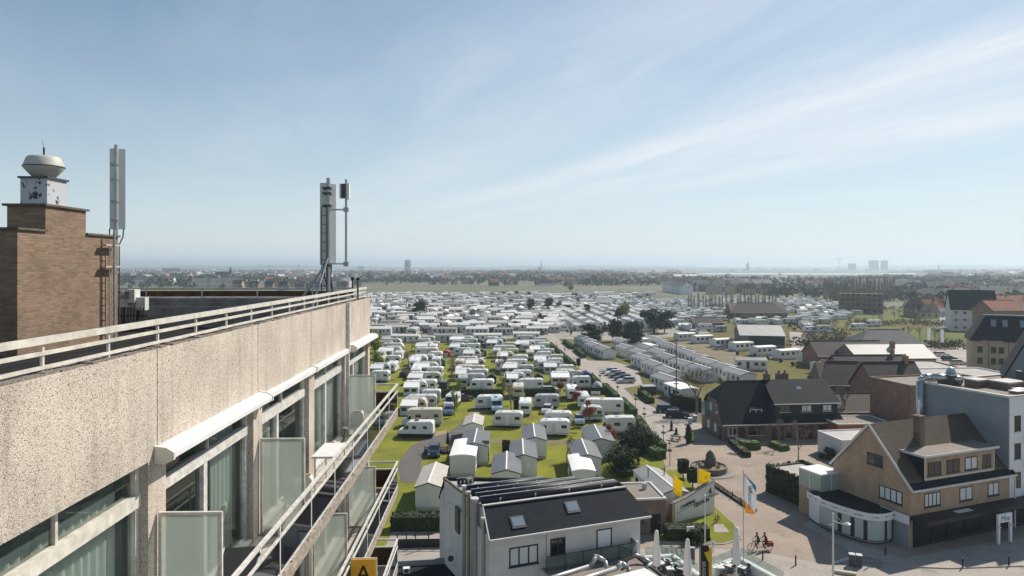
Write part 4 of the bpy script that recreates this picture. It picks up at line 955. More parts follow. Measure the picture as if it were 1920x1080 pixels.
def home(name, label, L, W, loc, rz=0, group=None, roof='gable', slope=.5, wall=None, parts=True, rm=None, rc=.09):
    """mobile home: gable end faces -y, ridge along y, length L"""
    t = thing(name, label, 'mobile home', loc, rz, group); w2, l2 = W / 2, L / 2; e = 2.75; z0 = .45
    wall = wall or M_shwall; rm = rm or M_shroof
    b = MB(); 
    if roof == 'gable':
        b.extr([(-w2, z0), (w2, z0), (w2, e), (0, e + slope), (-w2, e)], -l2, l2, 'y')
    else:
        b.extr([(-w2, z0), (w2, z0), (w2, e), (w2 * .6, e + .16), (0, e + .22), (-w2 * .6, e + .16), (-w2, e)], -l2, l2, 'y')
    b.build('wall', wall, t)
    o = .14; k = slope * o / w2
    if roof == 'gable':
        b = MB()
        for s_ in (-1, 1): b.slab([(s_ * (w2 + o), -l2 - o, e - k + .06), (0, -l2 - o, e + slope + .06), (0, l2 + o, e + slope + .06), (s_ * (w2 + o), l2 + o, e - k + .06)], .05)
        r_ = b.build('roof', rm, t)
        b = MB(); 
        for s_ in (-1, 1): b.bar((s_ * (w2 + o), -l2 - o - .02, e - k), (0, -l2 - o - .02, e + slope), .03, .12)
        b.build('barge_board', M_dark, r_)
        if parts:
            b = MB(); b.box(-.09, rc, -l2 - o, l2 + o, e + slope + .05, e + slope + .06 + rc * .28); b.build('ridge_cap_and_glare', M_ridge, r_)  # white cap; the wide ones paint the glare of the sunlit far slope
    else:
        b = MB(); n = 8; vs = []
        for y in (-l2 - .08, l2 + .08):
            for i in range(n + 1): u = -1 + 2 * i / n; vs.append((u * (w2 + .08), y, e + .03 + .24 * (1 - u * u)))
        b.add(vs, [(i, i + 1, n + 2 + i, n + 1 + i) for i in range(n)] + [tuple(range(n + 1)), tuple(range(2 * n + 1, n, -1))]); r_ = b.build('roof', M_ridge, t)
    if parts:
        b = MB(); b.box(-w2 + .08, w2 - .08, -l2 + .08, l2 - .08, .02, z0); b.build('skirt', M_wall2, t)
        nw = 4
        for s_ in (-1, 1):
            for i in range(nw):
                y = -l2 + L * (i + .5) / nw + rnd.uniform(-.2, .2); d_ = i == 2 and s_ == -1
                b = MB(); x = s_ * w2
                if d_: b.box(x - .03, x + .03, y - .4, y + .4, z0 + .05, 2.4); b.build('door', M_dkglass, t)
                else: b.box(x - .025, x + .025, y - .5, y + .5, 1.35, 2.2); b.build('window', M_dkglass, t)
    return t
def simple_home_mesh(L, W, slope, name='static_home', seed=0):
    """whole home in one mesh, long side facing -y, ridge along x"""
    b = MB(); w2, l2 = W / 2, L / 2; e = 2.6
    b.extr([(-w2, .1), (w2, .1), (w2, e), (0, e + slope), (-w2, e)], -l2, l2, 'x', 0)
    for s_ in (-1, 1): b.slab([(-l2 - .1, s_ * (w2 + .1), e + .02), (-l2 - .1, 0, e + slope + .06), (l2 + .1, 0, e + slope + .06), (l2 + .1, s_ * (w2 + .1), e + .02)], .05, 1)
    r_ = random.Random(seed)
    for i in range(5):
        x = -l2 + L * (i + .5) / 5 + r_.uniform(-.3, .3)
        b.box(x - .4, x + .4, -w2 - .03, -w2 + .02, 1.3 if i != 2 else .3, 2.15, 2)
    for y in (-.6, .6): b.box(-l2 - .03, -l2 + .02, y - .4, y + .4, 1.3, 2.1, 2)
    return b.mesh(name, [M_frw, M_frf, M_dkglass])
def simple_caravan_mesh(L, aw):
    b = MB(); h = L / 2
    b.extr([(-h, .4), (-h, 1.6), (-h + .5, 2.55), (h - .4, 2.6), (h, 2.3), (h, .4)], -1.12, 1.12, 'y', 0)
    for x in (-h + 1, h * .2, h - .9): b.box(x - .4, x + .4, -1.15, -1.1, 1.4, 1.95, 1)
    b.box(h - .0, h + .03, -.7, .7, 1.4, 1.95, 1)
    b.box(-h + .3, h - .3, -.9, .9, 0.05, .42, 1)
    if aw:
        b.box(-h + .2, h * .3, -3.4, -1.13, .02, 1.8, 2); b.slab([(-h + .1, -3.5, 1.85), (h * .35, -3.5, 1.85), (h * .35, -1.1, 2.6), (-h + .1, -1.1, 2.6)], .05, 0)
    return b.mesh('touring_caravan', [M_cvw, M_dkglass, M_awn])

# ---------------- near caravans: (x0, x1, ybase, type) read per column
# types: c caravan, a caravan+awning, A caravan + full awning, m motorhome, M motorhome with red flash, r seen from its end
protoc = {}
def place_cv(x0, x1, yb, ty, label, grp):
    d = F * H / (yb - 500); Lm = (x1 - x0) * d / F; xc = ((x0 + x1) / 2 - 960) * d / F
    jit = R(rnd.uniform(-4, 4))
    if ty == 'r':
        key = ('r',); loc = (xc, d + 3.0, 0); rz = R(-90) + jit; Lb = 6.0
    else:
        Lb = min(8.2, max(5.0, Lm)); key = (ty, round(Lb)); Lb = round(Lb); rz = jit; loc = (xc, d + 1.2 + (2.3 if ty in 'aA' else 0), 0)
    st = len(protoc) % 2
    if ty in 'mM': 
        if key not in protoc: protoc[key] = motorhome(label, Lb, loc, rz, grp, ty == 'M'); return protoc[key]
    elif key not in protoc:
        protoc[key] = caravan(label, Lb, st, loc, rz, grp, {'a': 1, 'A': 2}.get(ty, 0)); return protoc[key]
    s = 1.0 if ty == 'r' else max(.85, min(1.15, Lm / Lb))
    return dup(protoc[key], loc, rz, label, grp, (s, 1, 1))
COLS = [
 ('column beside the apartment block', [(716, 756, 659, 'c'), (708, 751, 669, 'a'), (720, 750, 685, 'c'), (703, 720, 688, 'r'), (725, 741, 700, 'r'), (698, 724, 704, 'a'), (698, 722, 717, 'c')]),
 ('second column from the apartment block', [(779, 806, 650, 'c'), (793, 824, 656, 'c'), (777, 812, 660, 'a'), (778, 822, 669, 'c'), (772, 813, 683, 'c'), (765, 800, 687, 'a'), (772, 819, 702, 'a'), (770, 828, 720, 'c'), (764, 806, 723, 'a'), (777, 818, 736, 'c'), (754, 799, 742, 'a'), (758, 818, 768, 'c'), (750, 797, 779, 'a'), (754, 826, 801, 'M')]),
 ('third column from the apartment block', [(840, 887, 646, 'a'), (843, 878, 654, 'c'), (842, 872, 661, 'a'), (850, 883, 669, 'c'), (853, 895, 687, 'c'), (862, 908, 706, 'c'), (852, 887, 707, 'a'), (866, 908, 723, 'c'), (856, 876, 730, 'r'), (880, 926, 735, 'c'), (890, 942, 769, 'c'), (923, 981, 803, 'c')]),
 ('fourth column from the apartment block', [(908, 933, 646, 'c'), (912, 943, 653, 'a'), (925, 967, 664, 'c'), (931, 963, 679, 'a'), (947, 988, 693, 'c'), (937, 972, 703, 'A'), (958, 997, 716, 'c'), (944, 985, 724, 'a'), (970, 1019, 734, 'c'), (961, 983, 748, 'r'), (973, 998, 781, 'r'), (1000, 1049, 767, 'c')]),
 ('column along the park road', [(968, 1000, 643, 'c'), (988, 1024, 653, 'c'), (967, 1005, 655, 'a'), (993, 1024, 666, 'a'), (1004, 1034, 677, 'c'), (1000, 1035, 687, 'a'), (1025, 1056, 691, 'c'), (1019, 1057, 701, 'a'), (1040, 1077, 714, 'c'), (1033, 1072, 722, 'A'), (1066, 1108, 732, 'm'), (1063, 1086, 752, 'r'), (1084, 1106, 767, 'r'), (1092, 1168, 780, 'm'), (1019, 1073, 803, 'c'), (1008, 1069, 820, 'c'), (1127, 1190, 818, 'm')])]
EXTRA = [[(722, 757, 665, 'c'), (735, 757, 677, 'r'), (701, 722, 676, 'r'), (700, 735, 655, 'c'), (716, 752, 650, 'c')],
 [(800, 822, 663, 'r'), (786, 815, 645, 'c'), (800, 829, 677, 'c'), (806, 828, 690, 'r'), (800, 829, 709, 'c'), (765, 790, 712, 'r'), (764, 785, 694, 'r'), (790, 822, 757, 'c')],
 [(862, 895, 650, 'c'), (868, 900, 660, 'c'), (868, 900, 674, 'a'), (872, 908, 694, 'a'), (850, 872, 695, 'r'), (856, 880, 715, 'a'), (880, 915, 714, 'c')],
 [(925, 950, 648, 'c'), (942, 967, 658, 'c'), (945, 972, 671, 'c'), (921, 941, 672, 'r'), (960, 990, 684, 'c'), (925, 948, 697, 'r'), (970, 1000, 705, 'c')],
 [(1000, 1022, 647, 'c'), (1008, 1030, 658, 'c'), (975, 994, 661, 'r'), (1012, 1040, 671, 'c'), (1030, 1055, 683, 'c'), (985, 1003, 676, 'r'), (1008, 1024, 696, 'r'), (1048, 1076, 705, 'c'), (1062, 1088, 717, 'c')]]
for (cn, lst), ex in zip(COLS, EXTRA): lst += ex
DESC = {'c': 'white touring caravan', 'a': 'white caravan with lean-to awning', 'A': 'caravan with full-length awning', 'm': 'white motorhome', 'M': 'white motorhome with a red flash', 'r': 'white caravan seen end on'}
ALLC = []
for ci, (cn, lst) in enumerate(COLS):
    lst = sorted(lst, key=lambda q: -q[2])
    for i, (x0, x1, yb, ty) in enumerate(lst):
        place_cv(x0, x1, yb, ty, '%s, %s back in the %s' % (DESC[ty], ORD[i] if i < 16 else ('seventeenth', 'eighteenth', 'nineteenth', 'twentieth', 'twenty-first', 'twenty-second', 'twenty-third', 'twenty-fourth', 'twenty-fifth', 'twenty-sixth')[i - 16], cn), 'caravans on the ' + cn)
campervan('white panel camper van with dark bumpers on the lane beside the lawn', P(779, 822) + Vector((0, 1, 0)), R(-3))
campervan('small blue and white camper parked nose-on before the caravan', P(929, 776) + Vector((0, 2.5, 0)), R(97), mat('blue_white_van', (0.42, 0.52, 0.58), .4))
campervan('white van parked behind the blue estate car', P(845, 770) + Vector((0, 3.5, 0)), R(80))
# small green-white caravan
gc = caravan('small old caravan with green side band beside the red-leaved tree', 4, 1, P(1112, 791) + Vector((0, 1.1, 0)), R(4))
b = MB(); b.box(-1.7, 1.7, -1.18, -1.155, .9, 1.35); b.build('green_band', mat('faded_green_band', (0.10, 0.28, 0.17), .5), gc)
# cars on the left field
C_blue, C_dk, C_sil, C_wh, C_black, C_navy = carmat('blue', (0.10, 0.16, 0.26)), carmat('plum', (0.10, 0.06, 0.07)), carmat('silver', (0.45, 0.46, 0.48)), carmat('white', (0.65, 0.65, 0.66)), carmat('black', (0.02, 0.022, 0.028)), carmat('navy', (0.03, 0.045, 0.08))
car('dark blue estate car parked on the lane beside the deck terrace', P(811, 860) + Vector((0, 2, 0)), R(-86), C_navy)
car('blue-grey estate car in front of the white van on the lawn', P(838, 780) + Vector((0, 2, 0)), R(-80), C_blue)
car('white car with open bonnet shape in front of the long caravan', P(1027, 778) + Vector((0, 2, 0)), R(-100), C_wh)
car('pale blue car beside the red-leaved tree and green caravan', P(1088, 798) + Vector((0, 2, 0)), R(-92), carmat('pale blue', (0.30, 0.38, 0.50)))
car('white car between the third and fourth caravan columns', P(904, 682) + Vector((0, 1, 0)), R(-95), C_wh)
car('silver car at the end of the dark hedge by the bare tree', P(1033, 738) + Vector((0, 1, 0)), R(5), C_sil)
PG = 'cars side by side in the parking bay'
for i, (x, y, p_, lb) in enumerate([(1143, 700, C_sil, 'silver car, farthest in the bay beside the park road'), (1150, 704, C_wh, 'pale car, second farthest in the bay beside the park road'), (1158, 708, C_dk, 'plum dark car, middle of the bay beside the park road'), (1167, 713, C_navy, 'navy car, second nearest in the bay beside the park road'), (1174, 718, C_sil, 'silver grey car, nearest in the bay beside the park road')]):
    car(lb, P(x, y), R(-172), p_, PG)
car('navy car, farther of the two parked beside the dark-roofed house', P(1251, 773), R(-8), C_navy, 'cars beside the dark-roofed house')
car('black car, nearer of the two parked beside the dark-roofed house', P(1270, 783), R(-8), C_black, 'cars beside the dark-roofed house')
car('pale hatchback on the brown dirt by the barn', P(1349, 656), R(10), C_sil)
car('dark car parked between the ivy garage and the conservatory', P(1484, 893), R(5), C_black)

for x, y, p_, r_, lb in [(757, 672, C_dk, 80, 'dark plum car beside the first column of caravans'), (834, 726, C_navy, 85, 'navy car at the end of the second caravan column'), (912, 652, C_navy, 5, 'navy car near the dark tent in the far rows'), (1012, 640, C_sil, 0, 'silver car by the farthest caravan next to the road'), (984, 712, C_black, 90, 'black car under an awning in the fourth column'), (868, 752, C_dk, 20, 'dark plum car left of the caravan with the blue camper'), (1040, 760, C_black, 85, 'black car between caravans behind the cross hedge'), (760, 706, C_black, 80, 'black car beside the bare tree in the first column'), (1300, 626, C_sil, 10, 'silver car before the dark farm shed'), (1400, 610, C_navy, 5, 'navy car among field caravans beside the clubhouse'), (1450, 622, C_wh, 0, 'white car just behind the barn roof'), (1520, 632, C_black, 90, 'black car on the edge of the pale yard'), (1560, 628, C_sil, -20, 'silver car beyond the pale yard'), (1765, 668, C_wh, 0, 'white car, leftmost on the service road by the flags'), (1780, 676, C_black, 10, 'black car in the middle of the service road by the flags'), (1797, 684, C_sil, 0, 'silver car, nearest on the service road by the flags'), (1787, 600, C_wh, 40, 'white car on the far street by the dark gabled house')]:
    car(lb, P(x, y), R(r_), p_)
# tents
def tent(label, x, y, w_, h, m, kind='box'):
    p = P(x, y); b = MB()
    if kind == 'box': b.extr([(-w_ / 2, 0), (w_ / 2, 0), (w_ / 2, h * .7), (0, h), (-w_ / 2, h * .7)], 0, w_, 'y')
    else:
        v = []; n = 12; k = 5
        for j in range(k + 1):
            a = math.pi / 2 * j / k
            for i in range(n): t_ = 2 * math.pi * i / n; v.append((math.cos(t_) * w_ / 2 * math.cos(a), math.sin(t_) * w_ / 2 * math.cos(a) + w_ / 2, h * math.sin(a)))
        f = [(j * n + i, j * n + (i + 1) % n, (j + 1) * n + (i + 1) % n, (j + 1) * n + i) for j in range(k) for i in range(n)]; b.add(v, f)
    t = thing('tent', label, 'tent', p); b.build('canopy', m, t)
    b = MB(); b.box(-w_ * .2, w_ * .2, -.03, .01, .05, h * .6); b.build('doorway', M_awn if kind != 'dome' else M_dark, t)
    for s_ in (-1, 1):
        b = MB(); b.cyl((s_ * w_ / 2, 0, 0), (s_ * w_ / 2, 0, h * .7), .03); b.build('pole', M_dark, t)
    return t
tent('green box tent beside the red tents', 826, 687, 2.4, 2.3, mat('green_canvas', (0.03, 0.11, 0.09), .8))
for i, x in enumerate((815, 836)): tent('red canvas tent %s the green tent' % ('left of' if i == 0 else 'right of'), x, 671 - i, 2.6, 2.2, mat('red_canvas', (0.32, 0.05, 0.035), .8))
tent('black arched tent with grey door in the third column', 922, 720, 2.1, 2.4, M_black)
tent('second black arched tent, before the road column', 1010, 719, 2.1, 2.4, M_black)
tent('dark tent beside the farthest white caravans', 898, 648, 3.0, 2.2, M_black)
tent('navy gazebo tent near the cube-clipped tree', 1100, 717, 2.9, 2.6, mat('navy_canvas', (0.04, 0.07, 0.16), .8))
tent('round pale grey tent beside the hedge', 1121, 734, 2.6, 2.1, M_awn, 'dome')
tent('dark green shed tent in the fourth column', 904, 668, 2.6, 2.2, mat('slate_green_canvas', (0.07, 0.10, 0.10), .8))

# ---------------- gabled mobile homes nearest the camera
NH = 'gabled mobile homes on the near lawn'
def near_home(label, xl, xr, yb, L, roof='gable', wall=None, h_off=0.0, rot=0):
    p0, p1 = P(xl, yb), P(xr, yb); W = p1.x - p0.x
    return home('mobile_home', label, L, W - .2, Vector(((p0.x + p1.x) / 2, p0.y + L / 2, 0)), R(rot), NH, roof, .50, wall, rm=M_palero if xl in (777, 868) else M_shroof if xl == 1212 else M_tone)
near_home('grey-roofed mobile home behind the white curved-roof one, beside the deck', 862, 916, 873, 8.0)
near_home('white mobile home with a smooth curved roof on the near lawn', 842, 893, 894, 8.5, 'curved', M_shwall)
near_home('pale-roofed mobile home nearest the apartment block, by the broad hedge', 777, 829, 958, 8.0)
near_home('gabled home behind the middle one, next to the double-axle caravan', 980, 1026, 861, 8.5)
near_home('middle gabled mobile home with a satellite dish on its end wall', 955, 1008, 898, 8.0)
near_home('gabled mobile home half hidden behind the solar-panel roof', 921, 978, 930, 8.0)
near_home('right rear gabled home beside the large dark pine', 1101, 1154, 864, 8.5)
near_home('right front gabled mobile home with a weathered grey roof', 1075, 1129, 898, 8.0)
near_home('low cream curved-roof home peeping over the solar-panel roof', 1072, 1118, 925, 7.0, 'curved')
h_ = near_home('grey-green mobile home with two roof flues behind the camping sign', 1212, 1272, 972, 9.0, rot=9)
h_.location.x = P(1240, 960).x + .4
for u in (-1.1, .9):
    b = MB(); b.cyl((u, 1.0, 3.0), (u, 1.0, 3.9), .06); b.cyl((u, 1.0, 3.9), (u, 1.0, 4.0), .1); b.build('flue', M_dark, h_)
near_home('large beige-roofed chalet in front of the caravans beyond the deck', 868, 905, 830, 6.5)
# skirting deck of the home by the hedge
dk = thing('patio_deck', 'fenced timber deck with furniture beside the blue car', 'deck', P(830, 846))
b = MB(); b.box(-2.6, 2.6, -1.5, 1.5, .25, .35); b.build('platform', mat('weathered_deck_wood', (0.10, 0.085, 0.07), .9, var=.3), dk)
for k in range(3):
    b = MB(); b.box(-2.6, 2.6, -1.53, -1.49, .45 + k * .25, .55 + k * .25); b.build('rail_board', _m['weathered_deck_wood'], dk)
for k in range(4):
    b = MB(); b.box(-2.6 + k * 1.7, -2.5 + k * 1.7, -1.5, -1.42, 0, 1.2); b.build('post', _m['weathered_deck_wood'], dk)
um = thing('closed_parasol', 'closed black parasol standing on the timber deck', 'parasol', P(839, 849) + Vector((0, .5, .35)))
b = MB(); b.cyl((0, 0, 0), (0, 0, 2.9), .03); b.build('pole', M_dark, um)
b = MB(); b.lathe(0, 0, [(.30, .9), (.24, 1.6), (.12, 2.4), (.03, 2.85)], 8); b.build('canopy', M_black, um)

# ---------------- rows of mobile homes right of the park road
def row_homes(desc, lst, L, W, ang, grp, first=None):
    for i, (x, y) in enumerate(lst):
        p = P(x, y, 3.1); rz = R(ang); fwd = Vector((math.sin(-rz), math.cos(rz), 0))
        loc = Vector((p.x + rnd.uniform(-.7, .7), p.y, 0)) + fwd * (L / 2); rz += R(rnd.uniform(-3, 3))
        lb = 'pale mobile home, %s from the near end of the %s' % (ORD[i], desc)
        if first is None: first = home('mobile_home', lb, L, W, loc, rz, grp, slope=.62, rc=.30)
        else: dup(first, loc, rz, lb, grp)
    return first
pr_ = row_homes('row beside the park road', [(1268, 712), (1275, 697), (1243, 684), (1215, 672), (1212, 661), (1182, 652)], 8.8, 4.0, 12, 'mobile homes beside the park road')
row_homes('short row past the parked cars', [(1143, 655), (1128, 648), (1118, 641), (1100, 634)], 10.0, 4.0, 12, 'mobile homes past the parked cars', pr_)
row_homes('middle row of homes', [(1330, 694), (1303, 683), (1268, 671), (1248, 661), (1228, 652), (1200, 645), (1180, 640)], 10.0, 4.0, 12, 'middle row of mobile homes', pr_)
row_homes('back row along the brown dirt', [(1405, 701), (1380, 691), (1352, 680), (1327, 671), (1304, 662), (1284, 654), (1266, 647), (1250, 641), (1237, 635)], 10.0, 4.0, 12, 'back row of mobile homes', pr_)
home('mobile_home', 'white curved-roof home below the bare tree by the dark house', 8, 4.2, P(1286, 755) + Vector((0, 4, 0)), R(12), None, 'curved')
home('mobile_home', 'cream curved-roof home between the back rows', 7, 3.8, P(1209, 652) + Vector((0, 4, 0)), R(12), None, 'curved')
home('mobile_home', 'white curved-roof home in a gap of the middle row', 7, 3.8, P(1222, 665) + Vector((0, 4, 0)), R(12), None, 'curved')
home('mobile_home', 'beige low home at the near end of the open lawn', 8, 4, P(1417, 697) + Vector((0, 4, 0)), R(80), None, 'gable')
# statics around the open lawn
SG = 'static homes along the open lawn'; fs = None
for i, (x0, x1, y) in enumerate([(1565, 1612, 690), (1508, 1553, 682), (1460, 1503, 675), (1416, 1458, 668), (1376, 1414, 659), (1340, 1376, 652), (1303, 1337, 645), (1270, 1305, 640), (1528, 1590, 702)]):
    p = P((x0 + x1) / 2, y); W_ = (x1 - x0) * p.y / F
    lb = 'white-green static home on the lawn edge, %s from the brown brick buildings' % ORD[i] if i < 8 else 'beige static home in front of the white-green row, under the bare tree'
    if fs is None: fs = home('static_home', lb, 7.6, 3.6, p + Vector((0, 3, 0)), R(-68), SG, 'curved')
    else: dup(fs, p + Vector((0, 3, 0)), R(-68), lb, SG)
# long grey homes across the top of the caravan lawn
LG = 'long grey homes closing the caravan lawn'
sm = [simple_home_mesh(12.5, 4.0, .5, seed=i) for i in range(4)]
for i, (x0, x1, y) in enumerate([(733, 786, 643), (812, 866, 642), (888, 941, 641), (962, 1012, 638)]):
    p = P((x0 + x1) / 2, y)
    o = bpy.data.objects.new('static_home', sm[i]); COL.objects.link(o); o.location = p + Vector((0, 2, 0)); o.scale = ((x1 - x0) * p.y / F / 12.5, 1, 1)
    tag(o, 'long grey static home behind the caravan columns, %s from the apartment block' % ORD[i], 'mobile home', LG)

# ---------------- the dense park beyond: 300 homes as objects, the rest as one
rr = random.Random(11); spots = []
d = 282.0
while d < 690:
    step = 7.0 if d < 420 else 8.5
    xl = (240 - 960) * d / F; xr_ = (1035 + (d - 282) * .42 - 960) * d / F if d < 420 else (1090 + (d - 420) * .55 - 960) * d / F
    x = xl + rr.uniform(0, 6)
    while x < xr_:
        if rr.random() > .10: spots.append((x, d + rr.uniform(-1.5, 1.5), rr.choice((0, 0, 0, 90, 78))))
        x += rr.uniform(10.8, 14.5)
    d += (step + 2.2) * rr.choice((1, 1, 1.5))
# diagonal field right of the road head
for r_ in range(14):
    for c in range(13):
        y = 300 + r_ * 11.5; x = 22 + c * 7.2 - r_ * 1.5 + (y - 300) * .10
        if x > (1215 - 960) * y / F: continue
        spots.append((x + rr.uniform(-.4, .4), y + rr.uniform(-1, 1), 102))
vis = lambda q: 690 < 960 + q[0] * F / q[1] < 1300
spots = [q for q in spots if 960 + q[0] * F / q[1] < 1300]
spots.sort(key=lambda q: q[1] if vis(q) else 9999)
M_rfl = [M_frf, mat('far_home_roof_white', (0.80, 0.79, 0.76), .45, rand=.2), mat('far_home_roof_slate', (0.17, 0.17, 0.18), .55, rand=.3), mat('far_home_roof_beige', (0.50, 0.44, 0.36), .6, rand=.3)]
fm = []
for i in range(10):
    me_ = simple_home_mesh(8.2 + .45 * (i % 5), 3.6 + .2 * (i % 3), .3 + .18 * (i % 4), seed=20 + i); me_.materials[1] = M_rfl[(0, 1, 2, 1, 3, 0, 1, 1, 0, 3)[i]]; fm.append(me_)
NOBJ = 250
def sml(q):
    xp = 960 + q[0] * F / q[1]
    side = 'behind the caravan lawn' if q[0] < 6 else 'right of where the park road ends'
    depth = 'in the nearer rows' if q[1] < 340 else ('in the middle rows' if q[1] < 430 else 'in the farther rows')
    tone = 'grey-roofed' if q[2] == 0 else 'pale end-on'
    return '%s static home packed %s %s' % (tone, depth, side)
for i, q in enumerate(spots[:NOBJ]):
    o = bpy.data.objects.new('static_home', fm[rr.randrange(10)]); COL.objects.link(o); o.location = (q[0], q[1], 0); o.rotation_euler = (0, 0, R(q[2] + rr.uniform(-2, 2)))
    l = sml(q); tag(o, l, 'mobile home', 'packed: ' + l)
b = MB()
for i, q in enumerate(spots[NOBJ:]):
    st = len(b.v); w2, l2, e, s_ = 1.95, 5.2, 2.6, .4
    b.extr([(-w2, .1), (w2, .1), (w2, e), (0, e + s_), (-w2, e)], -l2, l2, 'x', 0)
    for s__ in (-1, 1): b.slab([(-l2, s__ * (w2 + .1), e + .02), (-l2, 0, e + s_ + .05), (l2, 0, e + s_ + .05), (l2, s__ * (w2 + .1), e + .02)], .05, 1 + rr.choice((0, 0, 0, 1, 1, 2)))
    for k in (-3, 0, 3): b.box(k - .5, k + .5, -w2 - .03, -w2, 1.3, 2.1, 4)
    b.xf(Matrix.Translation((q[0], q[1], 0)) @ Matrix.Rotation(R(q[2] + rr.uniform(-2, 2)), 4, 'Z'), st)
b.build('far_static_homes', [M_shwall, M_shroof, mat('far_roof_light', (0.62, 0.60, 0.56), .5), mat('far_roof_dark', (0.28, 0.28, 0.29), .5), M_dkglass], kind='stuff', label='hazy mass of far static home roofs before the meadow', fix=False)
# small things between the homes: bushes and sheds
b = MB()
for _ in range(900):
    d = rr.uniform(275, 690); x = (rr.uniform(640, 1230) - 960) * d / F
    leaves(b, (x, d, rr.uniform(.8, 2)), (rr.uniform(.6, 1.8), rr.uniform(.6, 1.5), rr.uniform(.8, 2)), 12, .7, rr, .2)
b.build('shrubs', M_dkhedge, kind='stuff', label='small dark shrubs between the packed static homes', fix=False)

# ---------------- caravan field on the right: each caravan an object
cm = [simple_caravan_mesh(6.5, False), simple_caravan_mesh(7.2, False), simple_caravan_mesh(6.2, True), simple_caravan_mesh(5.4, False)]
rr = random.Random(5); cs = []
y = 292.0
while y < 560:
    t_ = (y - 292) / 268; lo = 1272 - 190 * max(0, (t_ - .12)) ** .8; hi = 1520 + 105 * min(1, t_ * 2.2) - 260 * max(0, t_ - .55)
    x = (lo - 960) * y / F + rr.uniform(0, 4)
    while x < (hi - 960) * y / F:
        xp_ = 960 + x * F / y; yp_ = 500 + H * F / y
        blocked = (1372 < xp_ < 1500 and yp_ > 610) or (1300 < xp_ < 1372 and 603 < yp_ < 622) or (1360 < xp_ < 1500 and 590 < yp_ < 601) or (xp_ < 1300 and yp_ > 622)
        if rr.random() > .13 and not blocked: cs.append((x, y + rr.uniform(-1.5, 1.5)))
        x += rr.uniform(6.8, 9.2) * (1 if rr.random() < .85 else 1.8)
    y += rr.uniform(8.0, 10.5)
cs.sort(key=lambda q: q[1]); NC = 180
for i, (x, y) in enumerate(cs[:NC]):
    o = bpy.data.objects.new('touring_caravan', cm[rr.choice((0, 0, 1, 2, 3))]); COL.objects.link(o); o.location = (x, y, 0); o.rotation_euler = (0, 0, R(rr.choice((-8, -5, 0, 5, 12, 90, 180))))
    dp = 'in its front rows' if y < 340 else ('in its middle rows' if y < 390 else 'in its back rows')
    sd = 'left of the barn roof' if 960 + x * F / y < 1380 else 'behind or right of the barn'
    tag(o, 'white caravan in the open field, %s %s' % (dp, sd), 'caravan', 'caravans in the open field %s %s' % (dp, sd))
b = MB()
for i, (x, y) in enumerate(cs[NC:]):
    st = len(b.v); h = rr.uniform(2.6, 3.6)
    b.extr([(-h, .3), (-h, 1.6), (-h + .5, 2.55), (h - .4, 2.6), (h, 2.3), (h, .3)], -1.12, 1.12, 'y', 0)
    for xx in (-h + 1, h * .2, h - .9): b.box(xx - .4, xx + .4, -1.15, -1.1, 1.4, 1.95, 1)
    if rr.random() < .4: b.box(-h + .2, h * .3, -3.4, -1.13, .02, 1.8, 2)
    b.xf(Matrix.Translation((x, y, 0)) @ Matrix.Rotation(R(rr.choice((-8, 0, 5, 90))), 4, 'Z'), st)
b.build('far_caravans', [M_cvw, M_dkglass, M_awn], kind='stuff', label='bluish white speckle of far caravans beyond the dark pines', fix=False)
b = MB()
for _ in range(260):
    y = rr.uniform(290, 560); xp_ = rr.uniform(1120, 1560); leaves(b, ((xp_ - 960) * y / F, y, rr.uniform(.6, 2)), (rr.uniform(.8, 1.8), rr.uniform(.6, 1.5), rr.uniform(.8, 2.2)), 14, .6, rr, .2)
b.build('field_shrubs', M_hedge, kind='stuff', label='small shrubs dotted through the caravan field', fix=False)
for i, (x, y, lb) in enumerate([(1320, 620, 'white motorhome at the front of the open caravan field'), (1540, 624, 'blue-nosed motorhome beside the pale yard'), (1587, 597, 'tall white motorhome with roof boxes on the far meadow'), (1637, 612, 'lone white motorhome farthest right on the meadow'), (1608, 619, 'long white coach-like caravan before the meadow')]):
    dup(protoc[[k for k in protoc if k[0] in 'mM'][0]], P(x, y), R(5 * i - 8), lb)

# bodies in cream or greyer white on some of the caravans
M_cvc = mat('caravan_cream', (0.66, 0.61, 0.50), 0.45, var=.18, vscale=1.5, rand=.2); M_cvs = mat('caravan_weathered_grey', (0.50, 0.52, 0.54), 0.5, var=.2, vscale=1.5, rand=.25)
rv = random.Random(23)
for o in list(bpy.data.objects):
    r_ = o.parent
    body = o if (o.name.startswith('touring_caravan') and o.type == 'MESH') else (o if (o.name.split('.')[0] == 'body' and r_ and r_.name.startswith(('touring_caravan', 'motorhome'))) else None)
    if body and body.data.materials and body.data.materials[0] is M_cvw:
        q_ = rv.random()
        if q_ < .30: body.material_slots[0].link = 'OBJECT'; body.material_slots[0].material = M_cvc if q_ < .17 else M_cvs
# ================================================================ buildings
M_slate = row_mat('dark_blue_slate', (0.010, 0.014, 0.022), (0.017, 0.022, 0.030), 'z', 0.16, 0.75, .35, .15, vs=1.5)
M_tileb = row_mat('dark_brown_tiles', (0.045, 0.040, 0.038), (0.075, 0.060, 0.050), 'z', 0.20, 0.75, .4, .25, vs=.8)
M_tilet = row_mat('taupe_moss_tiles', (0.075, 0.062, 0.053), (0.11, 0.085, 0.058), 'z', 0.20, 0.85, .35, .25, vs=.9)
M_tiler = row_mat('orange_red_tiles', (0.30, 0.11, 0.06), (0.20, 0.08, 0.05), 'z', 0.22, 0.85, .35, .25, vs=.8)
M_tileg = row_mat('grey_tiles', (0.12, 0.12, 0.125), (0.17, 0.165, 0.16), 'z', 0.22, 0.8, .3, .25, vs=.8)
M_brick = brick_mat('tan_brick', (0.48, 0.325, 0.205), (0.40, 0.265, 0.165), (0.38, 0.30, 0.22), .22, .07, var=.25)
